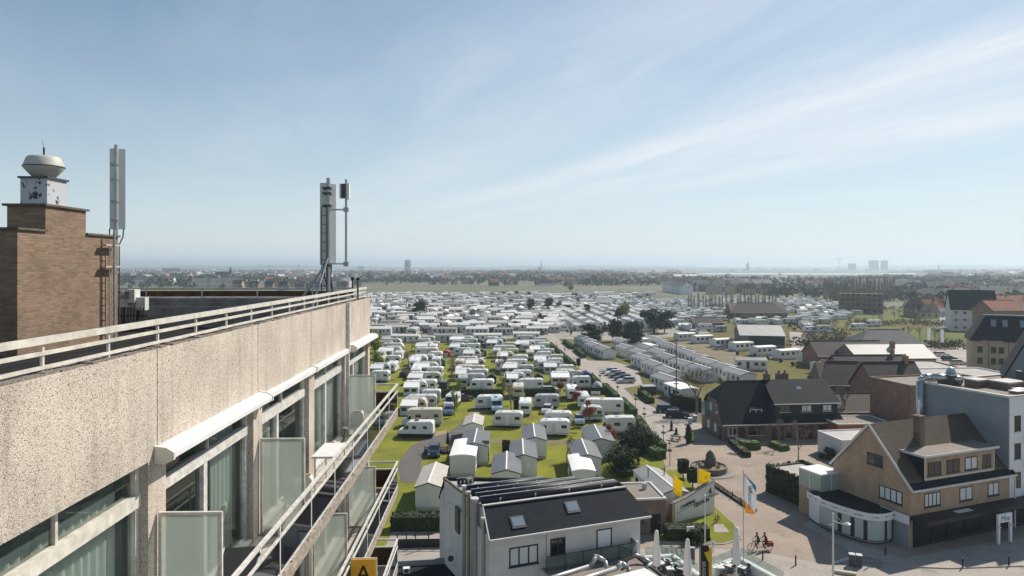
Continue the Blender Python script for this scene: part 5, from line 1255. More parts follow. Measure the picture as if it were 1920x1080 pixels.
M_brickd = brick_mat('dark_brown_brick', (0.20, 0.14, 0.105), (0.14, 0.095, 0.07), (0.2, 0.17, 0.14), .22, .07, var=.3)
M_brickr = brick_mat('red_brown_brick', (0.30, 0.15, 0.10), (0.22, 0.11, 0.075), (0.28, 0.2, 0.16), .22, .07, var=.3)
M_bricky = brick_mat('yellow_brick', (0.58, 0.44, 0.28), (0.50, 0.37, 0.23), (0.36, 0.3, 0.22), .22, .07, var=.15)
M_render = mat('pale_grey_render', (0.66, 0.64, 0.62), 0.85, var=.14, vscale=.8)
M_greyw = mat('grey_painted_gable', (0.27, 0.295, 0.315), 0.85, col2=(0.22, 0.245, 0.265), vscale=.5)
M_whitew = mat('white_render', (0.76, 0.77, 0.79), 0.8, var=.1, vscale=1)
M_felt = mat('warm_grey_roof_felt', (0.25, 0.21, 0.175), 0.9, col2=(0.19, 0.165, 0.14), vscale=.7)
M_feltl = mat('pale_roof_felt', (0.42, 0.40, 0.37), 0.9, col2=(0.33, 0.31, 0.28), vscale=.5)
M_zinc = mat('pale_metal_roof', (0.40, 0.385, 0.36), 0.6, .0, var=.15, vscale=.5)
M_gutter = mat('pale_gutter', (0.60, 0.59, 0.56), .5)
M_frame_d = mat('dark_window_frame', (0.035, 0.035, 0.038), .5)
M_curtw = mat('white_blind', (0.60, 0.62, 0.62), .8)
M_solar = row_mat('solar_collector_tubes', (0.008, 0.010, 0.016), (0.016, 0.02, 0.03), 'x', 0.10, 0.5, .6, .4, vs=2)

def window(par, o, u, n, w_, h, frame=None, fw=.08, cols=2, curtain=False, glass=None, name='window'):
    fw = fw * 1.25
    """o = lower left corner on the wall, u = unit vector along the wall, n = outward normal"""
    o = Vector(o); u = Vector(u).normalized(); n = Vector(n).normalized(); z = Vector((0, 0, 1)); b = MB()
    def q(u0, u1, z0, z1, d0, d1):
        v = [o + u * a + z * c + n * e for c in (z0, z1) for e in (d0, d1) for a in (u0, u1)]
        b.add(v, [(0, 2, 3, 1), (4, 5, 7, 6), (0, 1, 5, 4), (2, 6, 7, 3), (0, 4, 6, 2), (1, 3, 7, 5)])
    q(0, fw, 0, h, -.03, .035); q(w_ - fw, w_, 0, h, -.03, .035); q(fw, w_ - fw, 0, fw, -.03, .035); q(fw, w_ - fw, h - fw, h, -.03, .035)
    for i in range(1, cols): x = w_ * i / cols; q(x - fw * .6, x + fw * .6, fw, h - fw, -.03, .03)
    fr = b.build(name, frame or M_frame_d, par)
    b = MB(); q(fw, w_ - fw, fw, h - fw, -.02, .012); b.build('pane', glass or (M_curtw if curtain else M_dkglass), fr)
    b = MB(); q(-.06, w_ + .06, -.09, -.01, -.02, .10); b.build('sill', M_gutter if frame is not None else M_dark, fr)
    return fr
def door(par, o, u, n, w_, h, m=None):
    o = Vector(o); u = Vector(u).normalized(); n = Vector(n).normalized(); z = Vector((0, 0, 1)); b = MB()
    v = [o + u * a + z * c + n * e for c in (0, h) for e in (-.02, .03) for a in (0, w_)]
    b.add(v, [(0, 2, 3, 1), (4, 5, 7, 6), (0, 1, 5, 4), (2, 6, 7, 3), (0, 4, 6, 2), (1, 3, 7, 5)])
    d = b.build('door', m or M_black, par)
    b = MB(); c = o + u * (w_ * .85) + z * 1.05 + n * .05; b.cyl(c, c + z * .12, .02); b.build('handle', M_alu, d)
    return d
def gable_house(name, label, cat, loc, rz, L, W, e, r, wall, roof, hip=0.0, over=.35, wins=(), chims=(), group=None, gutter=True, frame=None, base=0.0):
    """ridge along local x, long side -y. wins: (face, u, z, w, h, cols); faces s(-y) n e(+x) w"""
    t = thing(name, label, cat, loc, rz, group); l2, w2 = L / 2, W / 2
    b = MB()
    if hip >= .99: b.box(-l2, l2, -w2, w2, base, e)
    else:
        v = [(-l2, -w2, base), (-l2, w2, base), (-l2, w2, e), (-l2, 0, r - .02), (-l2, -w2, e), (l2, -w2, base), (l2, w2, base), (l2, w2, e), (l2, 0, r - .02), (l2, -w2, e)]
        b.add(v, [(0, 1, 2, 3, 4), (9, 8, 7, 6, 5), (0, 4, 9, 5), (1, 6, 7, 2), (4, 3, 8, 9), (3, 2, 7, 8)])
    wl = b.build('wall', wall, t)
    k = (r - e) / w2; eo = e - k * over; b = MB(); hx = w2 * hip if hip else -over
    for s_ in (-1, 1):
        b.slab([(-l2 - over, s_ * (w2 + over), eo + .12), (l2 + over, s_ * (w2 + over), eo + .12), (l2 - hx, 0, r + .12), (-l2 + hx, 0, r + .12)], .12)
        if hip: b.slab([(s_ * (l2 + over), -w2 - over, eo + .12), (s_ * (l2 + over), w2 + over, eo + .12), (s_ * (l2 - hx), 0, r + .12)], .12)
    rf = b.build('roof', roof, t)
    if gutter:
        b = MB()
        for s_ in (-1, 1): b.box(-l2 - over, l2 + over, s_ * (w2 + over + .06) - .06, s_ * (w2 + over + .06) + .06, eo - .02, eo + .12)
        b.build('gutter', M_gutter, t)
    b = MB(); b.bar((-l2 + hx, 0, r + .15), (l2 - hx, 0, r + .15), .25, .10); b.build('ridge', roof, rf)
    for c in chims:
        x, y, w_, h = c[:4]; b = MB(); zb = r - abs(y) * k - .5
        b.box(x - w_ / 2, x + w_ / 2, y - w_ / 2, y + w_ / 2, zb, zb + .5 + h); b.box(x - w_ / 2 - .06, x + w_ / 2 + .06, y - w_ / 2 - .06, y + w_ / 2 + .06, zb + .5 + h, zb + .6 + h)
        ch = b.build('chimney', c[4] if len(c) > 4 else M_brickr, rf)
        b = MB(); b.cyl((x, y, zb + .6 + h), (x, y, zb + .95 + h), .13, .10); b.build('chimney_pot', M_tiler, ch)
    D = {'s': ((-l2, -w2, 0), (1, 0, 0), (0, -1, 0)), 'n': ((l2, w2, 0), (-1, 0, 0), (0, 1, 0)), 'e': ((l2, -w2, 0), (0, 1, 0), (1, 0, 0)), 'w': ((-l2, w2, 0), (0, -1, 0), (-1, 0, 0))}
    for wn in wins:
        f, u, z, w_, h = wn[:5]; o, ud, nn = D[f]; p = Vector(o) + Vector(ud) * u + Vector((0, 0, z))
        if len(wn) > 5 and wn[5] == 'door': door(t, p, ud, nn, w_, h)
        else: window(t, p, ud, nn, w_, h, frame, cols=wn[5] if len(wn) > 5 else 2, curtain=len(wn) > 6)
    return t
def flat_block(name, label, cat, loc, rz, L, W, h, wall, roofm, wins=(), parapet=.3, group=None, frame=None):
    t = thing(name, label, cat, loc, rz, group); l2, w2 = L / 2, W / 2
    b = MB(); b.box(-l2, l2, -w2, w2, 0, h); b.build('wall', wall, t)
    b = MB(); b.box(-l2 + .2, l2 - .2, -w2 + .2, w2 - .2, h, h + .05); rf = b.build('roof', roofm, t)
    b = MB(); q = .2
    for x0, x1, y0, y1 in ((-l2 - .03, l2 + .03, -w2 - .03, -w2 + q), (-l2 - .03, l2 + .03, w2 - q, w2 + .03), (-l2 - .03, -l2 + q, -w2 + q, w2 - q), (l2 - q, l2 + .03, -w2 + q, w2 - q)): b.box(x0, x1, y0, y1, h + .003, h + parapet)
    b.build('parapet', M_gutter if parapet < .25 else wall, t)
    D = {'s': ((-l2, -w2, 0), (1, 0, 0), (0, -1, 0)), 'n': ((l2, w2, 0), (-1, 0, 0), (0, 1, 0)), 'e': ((l2, -w2, 0), (0, 1, 0), (1, 0, 0)), 'w': ((-l2, w2, 0), (0, -1, 0), (-1, 0, 0))}
    for wn in wins:
        f, u, z, w_, hh = wn[:5]; o, ud, nn = D[f]; p = Vector(o) + Vector(ud) * u + Vector((0, 0, z))
        if len(wn) > 5 and wn[5] == 'door': door(t, p, ud, nn, w_, hh)
        else: window(t, p, ud, nn, w_, hh, frame, cols=wn[5] if len(wn) > 5 else 2, curtain=len(wn) > 6)
    return t

# ---------------- dark-roofed house on the plaza (ridge along its long front)
A = P(1358, 828); Bp = P(1577, 821.5)
ang = math.atan2(Bp.y - A.y, Bp.x - A.x); L = (Bp - A).length; Wd = 9.2
ctr = (A + Bp) / 2 + Vector((-math.sin(ang), math.cos(ang), 0)) * Wd / 2
t = thing('plaza_house', 'large house with dark slate roof and long dormer facing the paved plaza', 'house', ctr, ang)
l2, w2 = L / 2, Wd / 2; e_, r_ = 2.9, 9.0
b = MB(); b.box(-l2, l2, -w2, w2, 0, e_ + .05); b.build('wall', M_brickd, t)
b = MB(); o = .5; ez = e_ - .25; hx = 2.4; zh = 6.3; yh = (w2 + o) * (1 - (zh - ez) / (r_ - ez))
# main planes with half-hipped left end and steep right verge
for s_ in (-1, 1): b.slab([(-l2 - o, s_ * (w2 + o), ez), (l2 + o, s_ * (w2 + o), ez), (l2 - 1.7, 0, r_), (-l2 + hx, 0, r_), (-l2 - .3, s_ * yh, zh)], .18)
b.slab([(-l2 - .3, -yh, zh), (-l2 - .3, yh, zh), (-l2 + hx, 0, r_)], .18)
b.slab([(l2 + o, -w2 - o, ez), (l2 + o, w2 + o, ez), (l2 - 1.7, 0, r_)], .18)
rf = b.build('roof', M_slate, t)
b = MB(); b.extr([(-w2 - .1, ez + .1), (w2 + .1, ez + .1), (yh - .1, zh - .15), (-yh + .1, zh - .15)], -l2 + .0, -l2 + .3, 'x'); b.build('gable_wall', M_brickd, t)
for y_ in (-2.2, .2): window(t, (-l2 - .0, y_ + 1.0, 4.0), (0, -1, 0), (-1, 0, 0), .9, 1.2, M_gutter, cols=1, curtain=y_ > 0)
b = MB(); b.box(-l2 - o, l2 + o, -w2 - o - .1, -w2 - o + .02, ez - .06, ez + .08); b.build('gutter', M_gutter, t)
# long shed dormer on the right half, with its own roof carried down from the ridge
x0, x1 = -l2 + L * .44, l2 - .35; yd = -w2 + .45; kk = (r_ - ez) / (w2 + o); zd0 = r_ + yd * kk; zt = 5.75
b = MB(); b.extr([(yd, zd0 - .5), (yd, zt), (yd + 2.4, zt + .2), (yd + 2.4, zd0 - .5)], x0, x1, 'x'); dm = b.build('dormer', mat('dark_dormer_boards', (0.018, 0.018, 0.02), .6), t)
b = MB(); b.slab([(x0 - .35, yd - .45, zt + .02), (x1 + .35, yd - .45, zt + .02), (x1 + .1, -.25, r_ + .02), (x0 - .1, -.25, r_ + .02)], .12); b.build('dormer_roof', M_slate, dm)
b = MB(); b.box(x0 - .35, x1 + .35, yd - .52, yd - .44, zt - .1, zt + .05); b.build('dormer_gutter', M_gutter, dm)
for fx, cw in ((.07, 1.8), (.42, 1.8), (.76, 1.6)):
    window(t, (x0 + (x1 - x0) * fx, yd, zt - 1.35), (1, 0, 0), (0, -1, 0), cw, 1.05, M_frame_d, cols=2, curtain=fx != .07, name='window')
# small dormer and roof lights
xs = -l2 + 4.6; yy_ = -w2 + .9
b = MB(); b.extr([(yy_, 3.6), (yy_, 5.0), (yy_ + 2, 5.2), (yy_ + 2, 3.6)], xs, xs + 2.3, 'x'); b.build('small_dormer', M_slate, t)
window(t, (xs + .1, yy_, 3.75), (1, 0, 0), (0, -1, 0), 2.1, 1.1, M_gutter, cols=2)
def rooflight(par, x, y, w_, h, zf, kk, m=None):
    b = MB(); b.slab([(x, y, zf(y) + .1), (x + w_, y, zf(y) + .1), (x + w_, y + h, zf(y + h) + .1), (x, y + h, zf(y + h) + .1)], .12); fr = b.build('rooflight', M_dark, par)
    b = MB(); b.slab([(x + .1, y + .1, zf(y + .1) + .125), (x + w_ - .1, y + .1, zf(y + .1) + .125), (x + w_ - .1, y + h - .1, zf(y + h - .1) + .125), (x + .1, y + h - .1, zf(y + h - .1) + .125)], .03); b.build('pane', m or M_skyg, fr)
M_skyg = mat('sky_reflecting_glass', (0.20, 0.25, 0.29), 0.12, spec=.8)
zf = lambda y: r_ + .02 + y * kk
rooflight(t, -l2 + 8.6, -3.9, 1.3, .95, zf, kk); rooflight(t, 3.7, -2.2, .95, .7, lambda y: r_ + .05 + y * (r_ - zt) / (w2 - .2) * .98, kk)
for cx_, cy_ in ((-l2 + 9.5, 0.1), (2.8, 2.2), (4.0, 2.4)):
    b = MB(); b.box(cx_ - .45, cx_ + .45, cy_ - .4, cy_ + .4, r_ - 2.2, r_ + 1.0 - abs(cy_) * .15); ch = b.build('chimney', M_brickd, rf)
    b = MB(); b.cyl((cx_, cy_, r_ + 1.0 - abs(cy_) * .15), (cx_, cy_, r_ + 1.5 - abs(cy_) * .15), .2, .17); b.build('chimney_pot', M_tiler if cx_ > 3 else M_dark, ch)
for u, z, w_, h, k_ in ((.6, .9, 1.6, 1.3, 2), (2.2, 0, 1.3, 2.1, 'd'), (4.1, .9, 2.6, 1.4, 3), (8.0, 0, 2.0, 2.2, 'd'), (10.4, .2, 1.0, 2.0, 1), (12.6, 0, 2.5, 2.2, 'd'), (15.9, 0, 3.0, 2.2, 'd')):
    p = Vector((-l2 + u, -w2, z))
    if k_ == 'd': door(t, p, (1, 0, 0), (0, -1, 0), w_, h, mat('dark_brown_garage_door', (0.05, 0.03, 0.022), .6))
    else: window(t, p, (1, 0, 0), (0, -1, 0), w_, h, M_gutter if k_ == 2 else M_frame_d, cols=k_)
for y_ in (2.2, -.6): window(t, (-l2, y_, .9), (0, -1, 0), (-1, 0, 0), 1.0, 1.2, M_gutter, cols=1, curtain=True)
door(t, (-l2, -2.6, 0), (0, -1, 0), (-1, 0, 0), 1.0, 2.1)
b = MB(); b.box(-l2 - .9, -l2 - .0, 1.2, 2.6, 3.0, 5.2); b.build('bay_window', M_skyg, t)
# white picket fence
wf = thing('picket_fence', 'short white fence beside the bright clipped hedge', 'fence', P(1380, 832), R(-52))
for k in range(16):
    b = MB(); b.box(-.05 + k * .28, .12 + k * .28, -.02, .02, 0, 1.05); b.build('picket', M_white, wf)
b = MB(); b.box(-.1, 4.4, .021, .05, .3, .38); b.box(-.1, 4.4, .021, .05, .8, .88); b.build('rail', M_white, wf)

# ---------------- brick shop house at the right
K0 = Vector((39.7, 68.0, 0)); Uw = Vector((14.2, 5.5, 0)).normalized(); Vw = Vector((-Uw.y, Uw.x, 0))
rz = math.atan2(Uw.y, Uw.x); LW, GW = 15.3, 9.6
t = thing('shop_house', 'tan brick gabled house with ground floor shops and a long dormer', 'house', K0, rz)
# local: x along street facade, y into the block (gable), ridge along x at y=GW/2
e_, r_ = 6.0, 11.2
b = MB(); b.add([(0, 0, 0), (0, GW, 0), (0, GW, e_), (0, GW / 2, r_), (0, 0, e_), (LW, 0, 0), (LW, GW, 0), (LW, GW, e_), (LW, GW / 2, r_), (LW, 0, e_)], [(0, 1, 2, 3, 4), (9, 8, 7, 6, 5), (0, 4, 9, 5), (1, 6, 7, 2), (4, 3, 8, 9), (3, 2, 7, 8)])
b.build('wall', M_brick, t)
k = (r_ - e_) / (GW / 2); o = .35; b = MB()
b.slab([(-.12, -o, e_ - k * o + .15), (LW - .02, -o, e_ - k * o + .15), (LW - .02, GW / 2, r_ + .15), (-.12, GW / 2, r_ + .15)], .14)
b.slab([(-.12, GW + o, e_ - k * o + .15), (LW - .02, GW + o, e_ - k * o + .15), (LW - .02, GW / 2, r_ + .15), (-.12, GW / 2, r_ + .15)], .14)
rf = b.build('roof', M_tilet, t)
b = MB(); 
for y0, y1 in ((-o, GW / 2), (GW + o, GW / 2)): b.bar((-.17, y0, e_ - k * o + .10), (-.17, y1, r_ + .10), .09, .24)
b.build('verge_board', M_gutter, rf)
b = MB(); b.box(-.2, LW - .02, -o - .14, -o, e_ - k * o - .02, e_ - k * o + .16); b.build('gutter', M_gutter, t)
b = MB(); b.box(LW - .25, LW - .13, -o - .02, -o + .1, 0, e_ - .3); b.build('downpipe', M_gutter, t)
# dormer
dx0, dx1, dy, dz0, dz1 = 2.2, 12.4, .15, 6.55, 8.75
b = MB(); b.extr([(dy, dz0 - .3), (dy, dz1), (dy + 2.8, dz1 + .05), (dy + 2.8, dz0 - .3)], dx0, dx1, 'x'); dm = b.build('dormer', M_brick, t)
b = MB(); b.box(dx0 - .45, dx1 + .3, dy - .35, dy + 3.0, dz1 + .06, dz1 + .22); b.build('dormer_roof', M_felt, dm)
b = MB(); b.box(dx0 - .5, dx1 + .35, dy - .42, dy - .35, dz1 + .02, dz1 + .26); b.box(dx0 - .52, dx0 - .45, dy - .35, dy + 2.9, dz1 + .02, dz1 + .26); b.build('dormer_fascia', M_gutter, dm)
b = MB(); b.box(dx0 - .06, dx0 - .003, dy, dy + 2.6, dz0 - .3, dz1 + .02); b.build('dormer_cheek', M_slate, dm)
b = MB(); b.box(dx0 - .1, dx1 + .1, dy - .06, dy - .004, dz0 - .12, dz0 + .0); b.box(dx0 - .1, dx0, dy - .06, dy - .004, dz0, dz1); b.box(dx1, dx1 + .1, dy - .06, dy - .004, dz0, dz1); b.build('dormer_trim', M_gutter, dm)
for i, x in enumerate((2.6, 5.3, 8.0, 10.7)): window(t, (x, dy, dz0 + .25), (1, 0, 0), (0, -1, 0), 1.9 if i < 3 else 1.3, 1.35, None, cols=2, curtain=i == 2)
# dark strip below the dormer, painting its shade onto the lower roof
b = MB(); b.slab([(-.1, -o - .01, e_ - k * o + .19), (LW - .05, -o - .01, e_ - k * o + .19), (LW - .05, .12, e_ + k * .12 + .19), (-.1, .12, e_ + k * .12 + .19)], .05); b.build('slate_skirt', M_slate, rf)
# chimney
b = MB(); b.box(4.6, 5.35, GW / 2 - 2.2, GW / 2 - 1.45, r_ - 2.6, r_ + .9); b.box(4.52, 5.43, GW / 2 - 2.28, GW / 2 - 1.37, r_ + .9, r_ + 1.0); ch = b.build('chimney', M_brickd, rf)
b = MB(); b.cyl((4.98, GW / 2 - 1.8, r_ + 1.0), (4.98, GW / 2 - 1.8, r_ + 2.6), .07); b.build('flue', M_white, ch)
# gable windows (west face, x=0): u runs from far to near
gw = lambda y, z, w_, h, c, cu=True: window(t, (0, y + w_, z), (0, -1, 0), (-1, 0, 0), w_, h, None, cols=c, curtain=cu)
gw(3.2, 7.1, 1.9, 1.2, 2, False); gw(.9, 3.9, 2.7, 1.35, 4)
for x, w_, c in ((1.9, 2.3, 4), (7.0, 1.9, 2), (11.3, 1.7, 2)): window(t, (x, 0, 3.75), (1, 0, 0), (0, -1, 0), w_, 1.4, None, cols=c, curtain=True)
# dark ground floor shop with canopy
b = MB(); b.box(-.05, LW + 6, -1.9, -.01, 2.75, 3.15); b.build('shop_canopy', M_black, t)
b = MB(); b.box(.3, LW + 6, -.12, -.01, .35, 2.74); b.build('shop_glass', M_dkglass, t)
b = MB(); b.box(.3, LW + 6, -.16, -.01, 0, .35)
for i in range(9): b.box(.3 + i * 2.4, .42 + i * 2.4, -.18, -.125, .35, 2.74)
b.build('shop_front_frame', M_black, t)
b = MB(); b.box(5.2, 7.4, -1.2, -.6, 3.16, 3.2); b.build('canopy_light', M_gutter, t)
b = MB(); b.box(-.28, -.02, -.0, 3.0, 0.0, 2.3); b.build('corner_wall', M_greyw, t)
b = MB(); b.box(-.32, -.29, -.1, 3.2, 2.3, 3.2); b.build('corner_sign', M_whitew, t)
# curved white shop front bulging from the gable wall
def arc(n, off=0.0):
    pts = []
    for i in range(n + 1):
        u = i / n; y = 9.9 - 8.4 * u; x = -(.25 + 3.3 * math.sin(math.pi * (u ** .8)) ** .8) if 0 < u < 1 else -.25
        pts.append(Vector((x, y, 0)))
    if off:
        q = []
        for i, p in enumerate(pts):
            a = pts[max(0, i - 1)]; c = pts[min(n, i + 1)]; tn = (c - a).normalized(); q.append(p + Vector((tn.y, -tn.x, 0)) * off)
        return q
    return pts
cw_ = arc(24)
loc_left = P(1520, 975); 
M_loc = Matrix.Rotation(-rz, 4, 'Z') @ Matrix.Translation(-K0)
ctl = [M_loc @ P(1517, 974), M_loc @ P(1542, 990), M_loc @ P(1587, 1008), M_loc @ P(1634, 1021), M_loc @ P(1667, 1018), M_loc @ P(1684, 1006)]
def spline(c, n):
    out = []; c = [c[0] + (c[0] - c[1])] + c + [c[-1] + (c[-1] - c[-2])]
    for i in range(1, len(c) - 2):
        for j in range(n):
            u = j / n; p0, p1, p2, p3 = c[i - 1:i + 3]
            out.append(.5 * ((2 * p1) + (p2 - p0) * u + (2 * p0 - 5 * p1 + 4 * p2 - p3) * u * u + (3 * p1 - p0 - 3 * p2 + p3) * u ** 3))
    out.append(c[-2]); return out
cv = spline(ctl, 6); cv = [Vector((min(p.x, -.1), p.y, 0)) for p in cv]
def off(pts, d):
    q = []
    for i, p in enumerate(pts):
        a = pts[max(0, i - 1)]; c = pts[min(len(pts) - 1, i + 1)]; tn = (c - a).normalized(); q.append(p + Vector((tn.y, -tn.x, 0)) * -d)
    return q
sgn = 1 if off(cv, .5)[12].x < cv[12].x else -1
def strip(pts, d, z0, z1, m, name, i0=0, i1=None, par=None):
    o_, i_ = off(pts, d * sgn), off(pts, (d - .05) * sgn); i1 = i1 or len(pts) - 1; b = MB()
    for i in range(i0, i1):
        b.add([o_[i] + Vector((0, 0, z0)), o_[i + 1] + Vector((0, 0, z0)), o_[i + 1] + Vector((0, 0, z1)), o_[i] + Vector((0, 0, z1)), i_[i] + Vector((0, 0, z0)), i_[i + 1] + Vector((0, 0, z0)), i_[i + 1] + Vector((0, 0, z1)), i_[i] + Vector((0, 0, z1))], [(0, 1, 2, 3), (7, 6, 5, 4), (0, 4, 5, 1), (3, 2, 6, 7)])
    return b.build(name, m, par or t)
M_shopw = mat('white_shop_front', (0.72, 0.74, 0.76), .5, var=.06)
strip(cv, .0, .0, .25, M_dark, 'plinth')
strip(cv, .0, .25, 2.55, M_shopw, 'shop_wall')
strip(cv, .28, 2.45, 3.2, M_shopw, 'fascia')
N_ = len(cv)
for i0, i1, m_ in ((5, 10, M_curtw), (11, 13, M_curtw), (14, 16, M_curtw), (17, 22, M_curtw), (23, 25, M_curtw), (26, 28, M_curtw)):
    strip(cv, .03, .3, 2.4, M_frame_d, 'shop_window_frame', i0, min(i1 + 1, N_ - 1))
    strip(cv, .05, .42, 2.32, mat('blinded_shop_glass', (0.42, 0.47, 0.45), .25, spec=.6), 'shop_window', i0, min(i1, N_ - 1))
op = off(cv, .27 * sgn); b = MB(); b.add([(p.x, p.y, 3.12) for p in op] + [(-.02, cv[-1].y, 3.12), (-.02, cv[0].y, 3.12)], [tuple(range(len(op) + 2))]); b.build('shop_flat_roof', mat('black_roof_membrane', (0.012, 0.013, 0.016), .7), t)
# fascia lettering: small words spaced along the curve
words_ = ['GLACE', '*', 'ICE', '*', 'CREPES', '*', 'GAUFRES', '*', 'ICE', '*', 'LE DELICE', '*', 'KOFFIE', '*', 'ICE', '*', 'SALON DE THE']
fo = off(cv, .285 * sgn); acc = [0]
for p, q in zip(fo, fo[1:]): acc.append(acc[-1] + (q - p).length)
tot = acc[-1]; wl_ = [len(w_) * .2 + .35 for w_ in words_]; sc_ = (tot * .96) / sum(wl_); pos = tot * .02
for w_, l_ in zip(words_, wl_):
    c_ = pos + l_ * sc_ / 2; pos += l_ * sc_
    i = max(j for j in range(len(acc)) if acc[j] <= c_); i = min(i, len(fo) - 2); f = (c_ - acc[i]) / (acc[i + 1] - acc[i])
    p = fo[i].lerp(fo[i + 1], f); tn = (fo[i + 1] - fo[i]).normalized()
    a_ = math.atan2(tn.y, tn.x)
    text_part(w_, .30 * min(1.2, sc_), M_frame_d, t, (p.x, p.y, 2.83), (R(90), 0, a_), .01)
# white entrance portal with script name
pt = thing('shop_portal', 'white entrance portal with a thin black script name and two small lamps', 'portal', K0 + Uw * 9.9 - Vw * 2.6, rz)
b = MB(); b.box(-1.05, -.75, -.1, .1, 0, 3.0); b.box(.75, 1.05, -.1, .1, 0, 3.0); b.box(-.75, .75, -.1, .1, 2.15, 3.0); b.build('frame', M_whitew, pt)
text_part('Mise', .75, M_frame_d, pt, (0, -.105, 2.55), (R(90), 0, 0), .006, shear=.25)
for s_ in (-1, 1):
    b = MB(); b.box(s_ * .9 - .1, s_ * .9 + .1, -.24, -.105, 1.7, 1.82); b.build('wall_lamp', M_gutter, pt)
# conservatory over the passage and ivy garage
cg = thing('conservatory', 'white framed glass conservatory attached to the left gable of the brick house', 'conservatory', M_loc.inverted() @ Vector((-1.5, 10.6, 0)) + Vector((.5, 0, 0)), rz)
b = MB(); b.box(-1.6, 1.4, -1.6, 1.6, 0, 3.1); b.build('wall', M_brick, cg)
b = MB()
for x in (-1.6, -.1, 1.3): b.box(x, x + .1, -1.6, -1.5, 3.1, 4.9); b.box(x, x + .1, 1.5, 1.6, 3.1, 4.9)
for y in (-1.6, 0, 1.5): b.box(-1.6, -1.5, y, y + .1, 3.1, 4.9)
b.box(-1.62, 1.42, -1.62, 1.62, 4.9, 5.05); fr = b.build('frame', M_white, cg)
b = MB(); b.box(-1.57, -1.55, -1.5, 1.5, 3.1, 4.9); b.box(-1.5, 1.3, -1.57, -1.55, 3.1, 4.9); b.build('pane', mat('conservatory_glass', (0.34, 0.42, 0.38), .1, spec=.7), fr)
# ivy covered garage
ig = pxs([(1437, 913), (1445, 955), (1512, 975), (1540, 925)])
q0 = P(1442, 922); q1 = P(1512, 953); uu_ = (q1 - q0).normalized(); vv_ = Vector((-uu_.y, uu_.x, 0)); Lg = (q1 - q0).length
gt = thing('ivy_garage', 'flat-roofed garage smothered in dark ivy beside the brick shop house', 'garage', q0, math.atan2(uu_.y, uu_.x))
b = MB(); b.box(0, Lg, 0, 5.2, 0, 3.0); b.build('wall', M_brickd, gt)
b = MB(); b.box(.25, Lg - .2, .25, 5.0, 3.0, 3.06); b.build('roof', M_feltl, gt)
b = MB(); rr = random.Random(9)
b.box(-.2, Lg, -.2, .2, 0, 3.2); b.box(-.2, .2, .2, 5.3, 0, 3.2); b.box(.2, Lg, 5.1, 5.4, 2.6, 3.2)
for _ in range(3400):
    f = rr.random()
    if f < .6: q = Vector((rr.uniform(-.2, Lg), -.22, rr.uniform(0, 3.3))); nn = Vector((0, -1, .2))
    elif f < .85: q = Vector((-.22, rr.uniform(-.2, 5.4), rr.uniform(0, 3.3))); nn = Vector((-1, 0, .2))
    else: q = Vector((rr.choice((rr.uniform(-.2, .2), rr.uniform(0, Lg))), rr.choice((rr.uniform(-.2, .25), rr.uniform(5.1, 5.4))), 3.25)); nn = Vector((0, 0, 1))
    nn = (nn + Vector((rr.uniform(-1, 1), rr.uniform(-1, 1), rr.uniform(-1, 1))) * .9).normalized(); u = nn.orthogonal().normalized(); v = nn.cross(u); s_ = rr.uniform(.08, .2); q += nn * rr.uniform(0, .18)
    b.add([q - u * s_, q - v * s_, q + u * s_, q + v * s_], [(0, 1, 2, 3)])
b.build('ivy', M_ivy, gt, fix=False)

# ---------------- white and grey block behind it, roof plant and duct
C0 = Vector((53.42, 73.3, 0))
t = thing('grey_block', 'tall flat-roofed block with blank grey side wall and white windowed front', 'building', C0, rz); hB = 13.9
b = MB(); b.box(0.0, 16, .003, 10.4, 0, hB); b.build('front_wall', M_whitew, t)
b = MB(); b.box(-.12, -.0, .003, 10.4, 0, hB); b.build('side_wall', M_greyw, t)
b = MB(); b.box(-.124, -.121, 3.5, 10.3, 6.6, 9.4); b.build('stained_patch', mat('exposed_old_masonry', (0.20, 0.215, 0.225), .9, col2=(0.11, 0.12, 0.13), vscale=4.5), t)
b = MB(); b.box(.1, 16, .1, 10.2, hB, hB + .04); rf = b.build('roof', M_felt, t)
b = MB(); b.box(-.2, 16, -.05, .1, hB + .003, hB + .22); b.box(-.2, .1, .1, 10.45, hB + .003, hB + .22); b.box(.1, 16, 10.2, 10.45, hB + .003, hB + .22); b.build('roof_edge', M_gutter, t)
for z in (1.0, 4.1, 7.2, 10.2):
    for x in (.8, 2.6, 5.4, 8.2): window(t, (x, 0.0, z), (1, 0, 0), (0, -1, 0), 1.0 if x < 2 else 1.4, 1.7, M_frame_d, cols=1 if x < 2 else 2)
for z in (3.3, 6.4, 9.4):
    b = MB(); b.box(2.3, 5.2, -.9, 0, z, z + .15); bl = b.build('balcony', M_whitew, t)
    b = MB(); 
    for q in range(12): b.box(2.3 + q * .26, 2.33 + q * .26, -.9, -.87, z + .15, z + 1.1)
    b.box(2.3, 5.2, -.91, -.86, z + 1.1, z + 1.15); b.build('balcony_rail', M_alu, bl)
for u in range(8):
    b = MB(); b.box(-.16, -.12, 1.5 + u * 1.1, 1.72 + u * 1.1, 6.9 + .12 * u, 7.1 + .12 * u); b.build('wall_anchor', M_dark, t)
